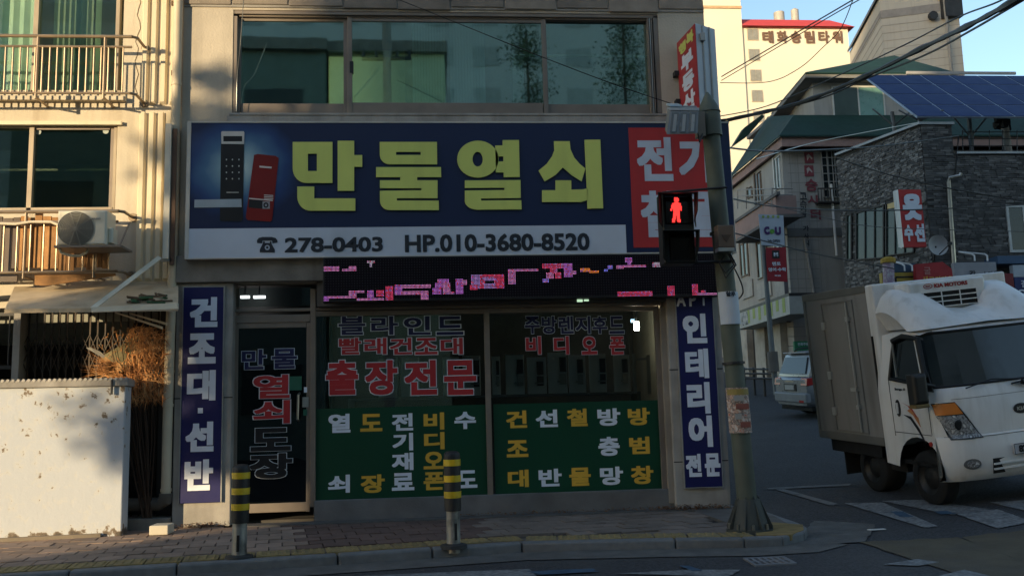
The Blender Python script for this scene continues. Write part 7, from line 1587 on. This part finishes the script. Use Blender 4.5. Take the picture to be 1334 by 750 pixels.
cable('utility_wire', 'black wire sloping from the pole past the white banner to the brick building', [(955, 303, 4), (1000, 315, 6), (1060, 330, 8), (1110, 340, 9.5), (1165, 350, 11)], .014)
cable('utility_wire', 'pale wire rising across the dark green roof under the solar panels', [(985, 207, 7), (1060, 186, 9), (1130, 172, 10), (1195, 160, 11)], .010, ALU_L)
cable('utility_wire', 'grey wire crossing the corner house wall and the brick building windows', [(1000, 265, 6), (1060, 280, 8), (1150, 296, 10), (1345, 302, 11)], .009, mat('grey_wire', (.10, .10, .10), .7))
cable('utility_wire', 'black cable drooping from the control box down behind the signal pole', [(943, 333, -1.7), (958, 352, -1.6), (968, 380, -1.2), (955, 395, -1.0)], .008)
# ================================================================== THE OTHER SIDE OF THE STREET (behind the camera: throws the shade and shows in the glass)
MATTEW = mat('far_window_matte', (.36, .37, .37), .8)
def block(name, lab, x0, x1, y0, y1, h, mm, wy=3.2, wx=3.4, roof=None, gm=MATTEW, skew=0):
    t = thing(name, lab, 'building', ((x0+x1)/2, (y0+y1)/2, 0)); b = MB(); b.foot([(x0-skew, y0), (x1-skew, y0), (x1, y1), (x0, y1)], -2, h); b.build('wall', mm, t)
    b = MB(); b.foot([(x0-skew-.1, y0-.25), (x1-skew+.1, y0-.25), (x1+.1, y1+.25), (x0-.1, y1+.25)], h, h+.4); b.build('roof', roof or CONC, t)
    g = MB(); n = max(1, int((x1-x0)/wx)); s = (x1-x0)/n
    z = 1.4
    while z+1.7 < h:
        for k in range(n): g.box(x0+s*k+s*.22, x0+s*(k+1)-s*.22, y1, y1+.05, z, z+1.5)
        z += wy
    if g.v: tag(g.build('windows', gm or BG_, t), kind='stuff')
    return t
FARW = mat('far_block_paint', (.50, .50, .50), .9, var=.06, scale=.3)
block('apartment_block', 'long tall apartment block on the far side of the street behind the viewer', -56.7, 55, -67, -55, 40, FARW)
block('apartment_block', 'second tall apartment block behind the viewer, skewed to leave the sunlit gap open', -98, -61.2, -67, -55, 46, FARW, skew=12.5)  # unseen; footprint shaped along the sun rays
hd = thing('blocker', 'unseen tall ribbed steel hoarding on the pavement left of the low white wall', 'fence', (-9, -3.2, 0))  # unseen panel added to throw shade on the low wall and gate
for k in range(22):
    b = MB(); x = -7.62-k*.2; b.slab([(x, -3.25, 0), (x-.1, -3.20, 0), (x-.2, -3.25, 0), (x-.2, -3.24, 0), (x-.1, -3.19, 0), (x, -3.24, 0)], (0, 0, 3.1)); b.build('blocker_sheet', ALU_L, hd)
for k in range(4): b = MB(); b.box(-7.9-k*1.2, -7.84-k*1.2, -3.18, -3.12, 0, 3.05); b.build('blocker_post', DARKM, hd)
block('street_house', 'dark fronted house across the street behind the viewer', -14, -3.6, -29, -20, 13.9, mat('dark_teal_front', (.15, .19, .17), .9), gm=mat('far_window_dark', (.05, .06, .06), .8))
block('street_house', 'house across the street behind the viewer, sunlight put into its yellow-green front', -3.5, .6, -28, -20.5, 14.0, mat('lime_front', (.50, .56, .36), .9), gm=mat('lime_front', (.5, .56, .36)))  # sunlit look put into the front colour; the sun misses this face
block('street_house', 'brown brick house across the street behind the viewer', .8, 16, -34, -26, 8, mat('brown_front', (.10, .08, .06), .9), gm=MATS['far_window_dark'])
def tree(lab, x, y, z0, z1, rad, n=5000, conifer=False, seed=1, size=.13):
    t = thing('street_tree', lab, 'tree', (x, y, 0)); rr = random.Random(seed); b = MB()
    b.tube([(x, y, -.2), (x+.05, y, z0), (x, y, z1-.6)], [.18, .13, .03], 8)
    for k in range(9):
        a = rr.uniform(0, 6.28); z = z0+(z1-z0)*rr.uniform(.0, .7); L_ = rad*rr.uniform(.5, .9); b.tube([(x, y, z), (x+math.cos(a)*L_, y+math.sin(a)*L_, z+L_*.5)], [.05, .015], 5)
    b.build('trunk', mat('bark', (.08, .06, .045), .95), t)
    b = MB(); cl_ = []
    for k in range(46 if not conifer else 60):
        v = rr.random(); a = rr.uniform(0, 6.28); z = z0+(z1-z0)*v
        env = rad*(math.sin(math.pi*min(1, max(.05, v*.9+.05)))**.5) if not conifer else rad*(1-v)*.95+.1
        q = env*math.sqrt(rr.random()); cl_.append((x+math.cos(a)*q, y+math.sin(a)*q, z, rad*(.30 if not conifer else .2)))
    for k in range(n):
        c = rr.choice(cl_); d = Vector((rr.gauss(0, 1), rr.gauss(0, 1), rr.gauss(0, .8)))*c[3]*.6; p = Vector(c[:3])+d
        if p.z < z0: p.z = z0+rr.random()*.2
        a = Vector((rr.uniform(-1, 1), rr.uniform(-1, 1), rr.uniform(-1, 1))).normalized()*size*rr.uniform(.6, 1.2); e = a.cross(Vector((rr.uniform(-1, 1), rr.uniform(-1, 1), rr.uniform(-1, 1)))).normalized()*size*.5
        b.q(p-a, p+e, p+a, p-e)
    tag(b.build('crown', colors('leaves_dark', [(.3, (.05, .075, .04)), (.7, (.11, .15, .08))], 2, .8), t), kind='stuff')
tree('unseen round-headed tree added behind the viewer to shade the left pillar', -18.55, -17, 3.9, 7.9, 1.6, 9500, seed=4, size=.15)  # unseen; crown added and shaped for the shade on pillar and low wall
for k, (x, h) in enumerate(((3.2, 15), (6.4, 17), (9.8, 15.5), (13.5, 16))): tree(('nearest', 'second', 'third', 'last')[k]+' tall conifer in the row across the street behind the viewer', x*1.15, -21.5, 3, h+1, 2.6, 6000, True, 20+k, .07)
lp = thing('street_lamp', 'unseen street lamp added behind the viewer to cast an oval wall shadow', 'lamp', (-17.7, -16.9, 0))  # added out of view; head placed so its shadow falls beside the upper window
LPX, LPY, LPZ = -2.66-17, -17.0, 5.36+24.04*math.tan(SUN_EL)
b = MB(); b.tube([(LPX+1.9, LPY, 0), (LPX+1.9, LPY, LPZ-.3), (LPX+1.6, LPY, LPZ), (LPX+.2, LPY, LPZ)], [.09, .07, .03, .02], 8); b.build('lamp_post', PGY, lp)
b = MB(); b.tube([(LPX, LPY, LPZ-.16), (LPX, LPY, LPZ-.10), (LPX, LPY, LPZ+.03), (LPX, LPY, LPZ+.12)], [.12, .25, .27, .10], 18); b.build('lamp_head', DARKM, lp)
up_ = thing('utility_pole', 'concrete utility pole with crossarms across the street behind the viewer', 'pole', (-1.2, -14.5, 0))
b = MB(); b.tube([(-1.2, -14.5, -.2), (-1.2, -14.5, 14.5)], [.17, .12], 12); b.build('pole_shaft', CONC_L, up_)
for z in (13.0, 11.4): b = MB(); b.box(-1.9, -.5, -14.55, -14.45, z, z+.08); b.build('crossarm', DARKM, up_)
for z in (13.08, 11.48):
    for x in (-1.85, -1.5, -.9, -.55): b = MB(); b.tube([(x, -14.5, z), (x, -14.5, z+.2)], .05, 6); b.build('insulator', DARKM, up_)
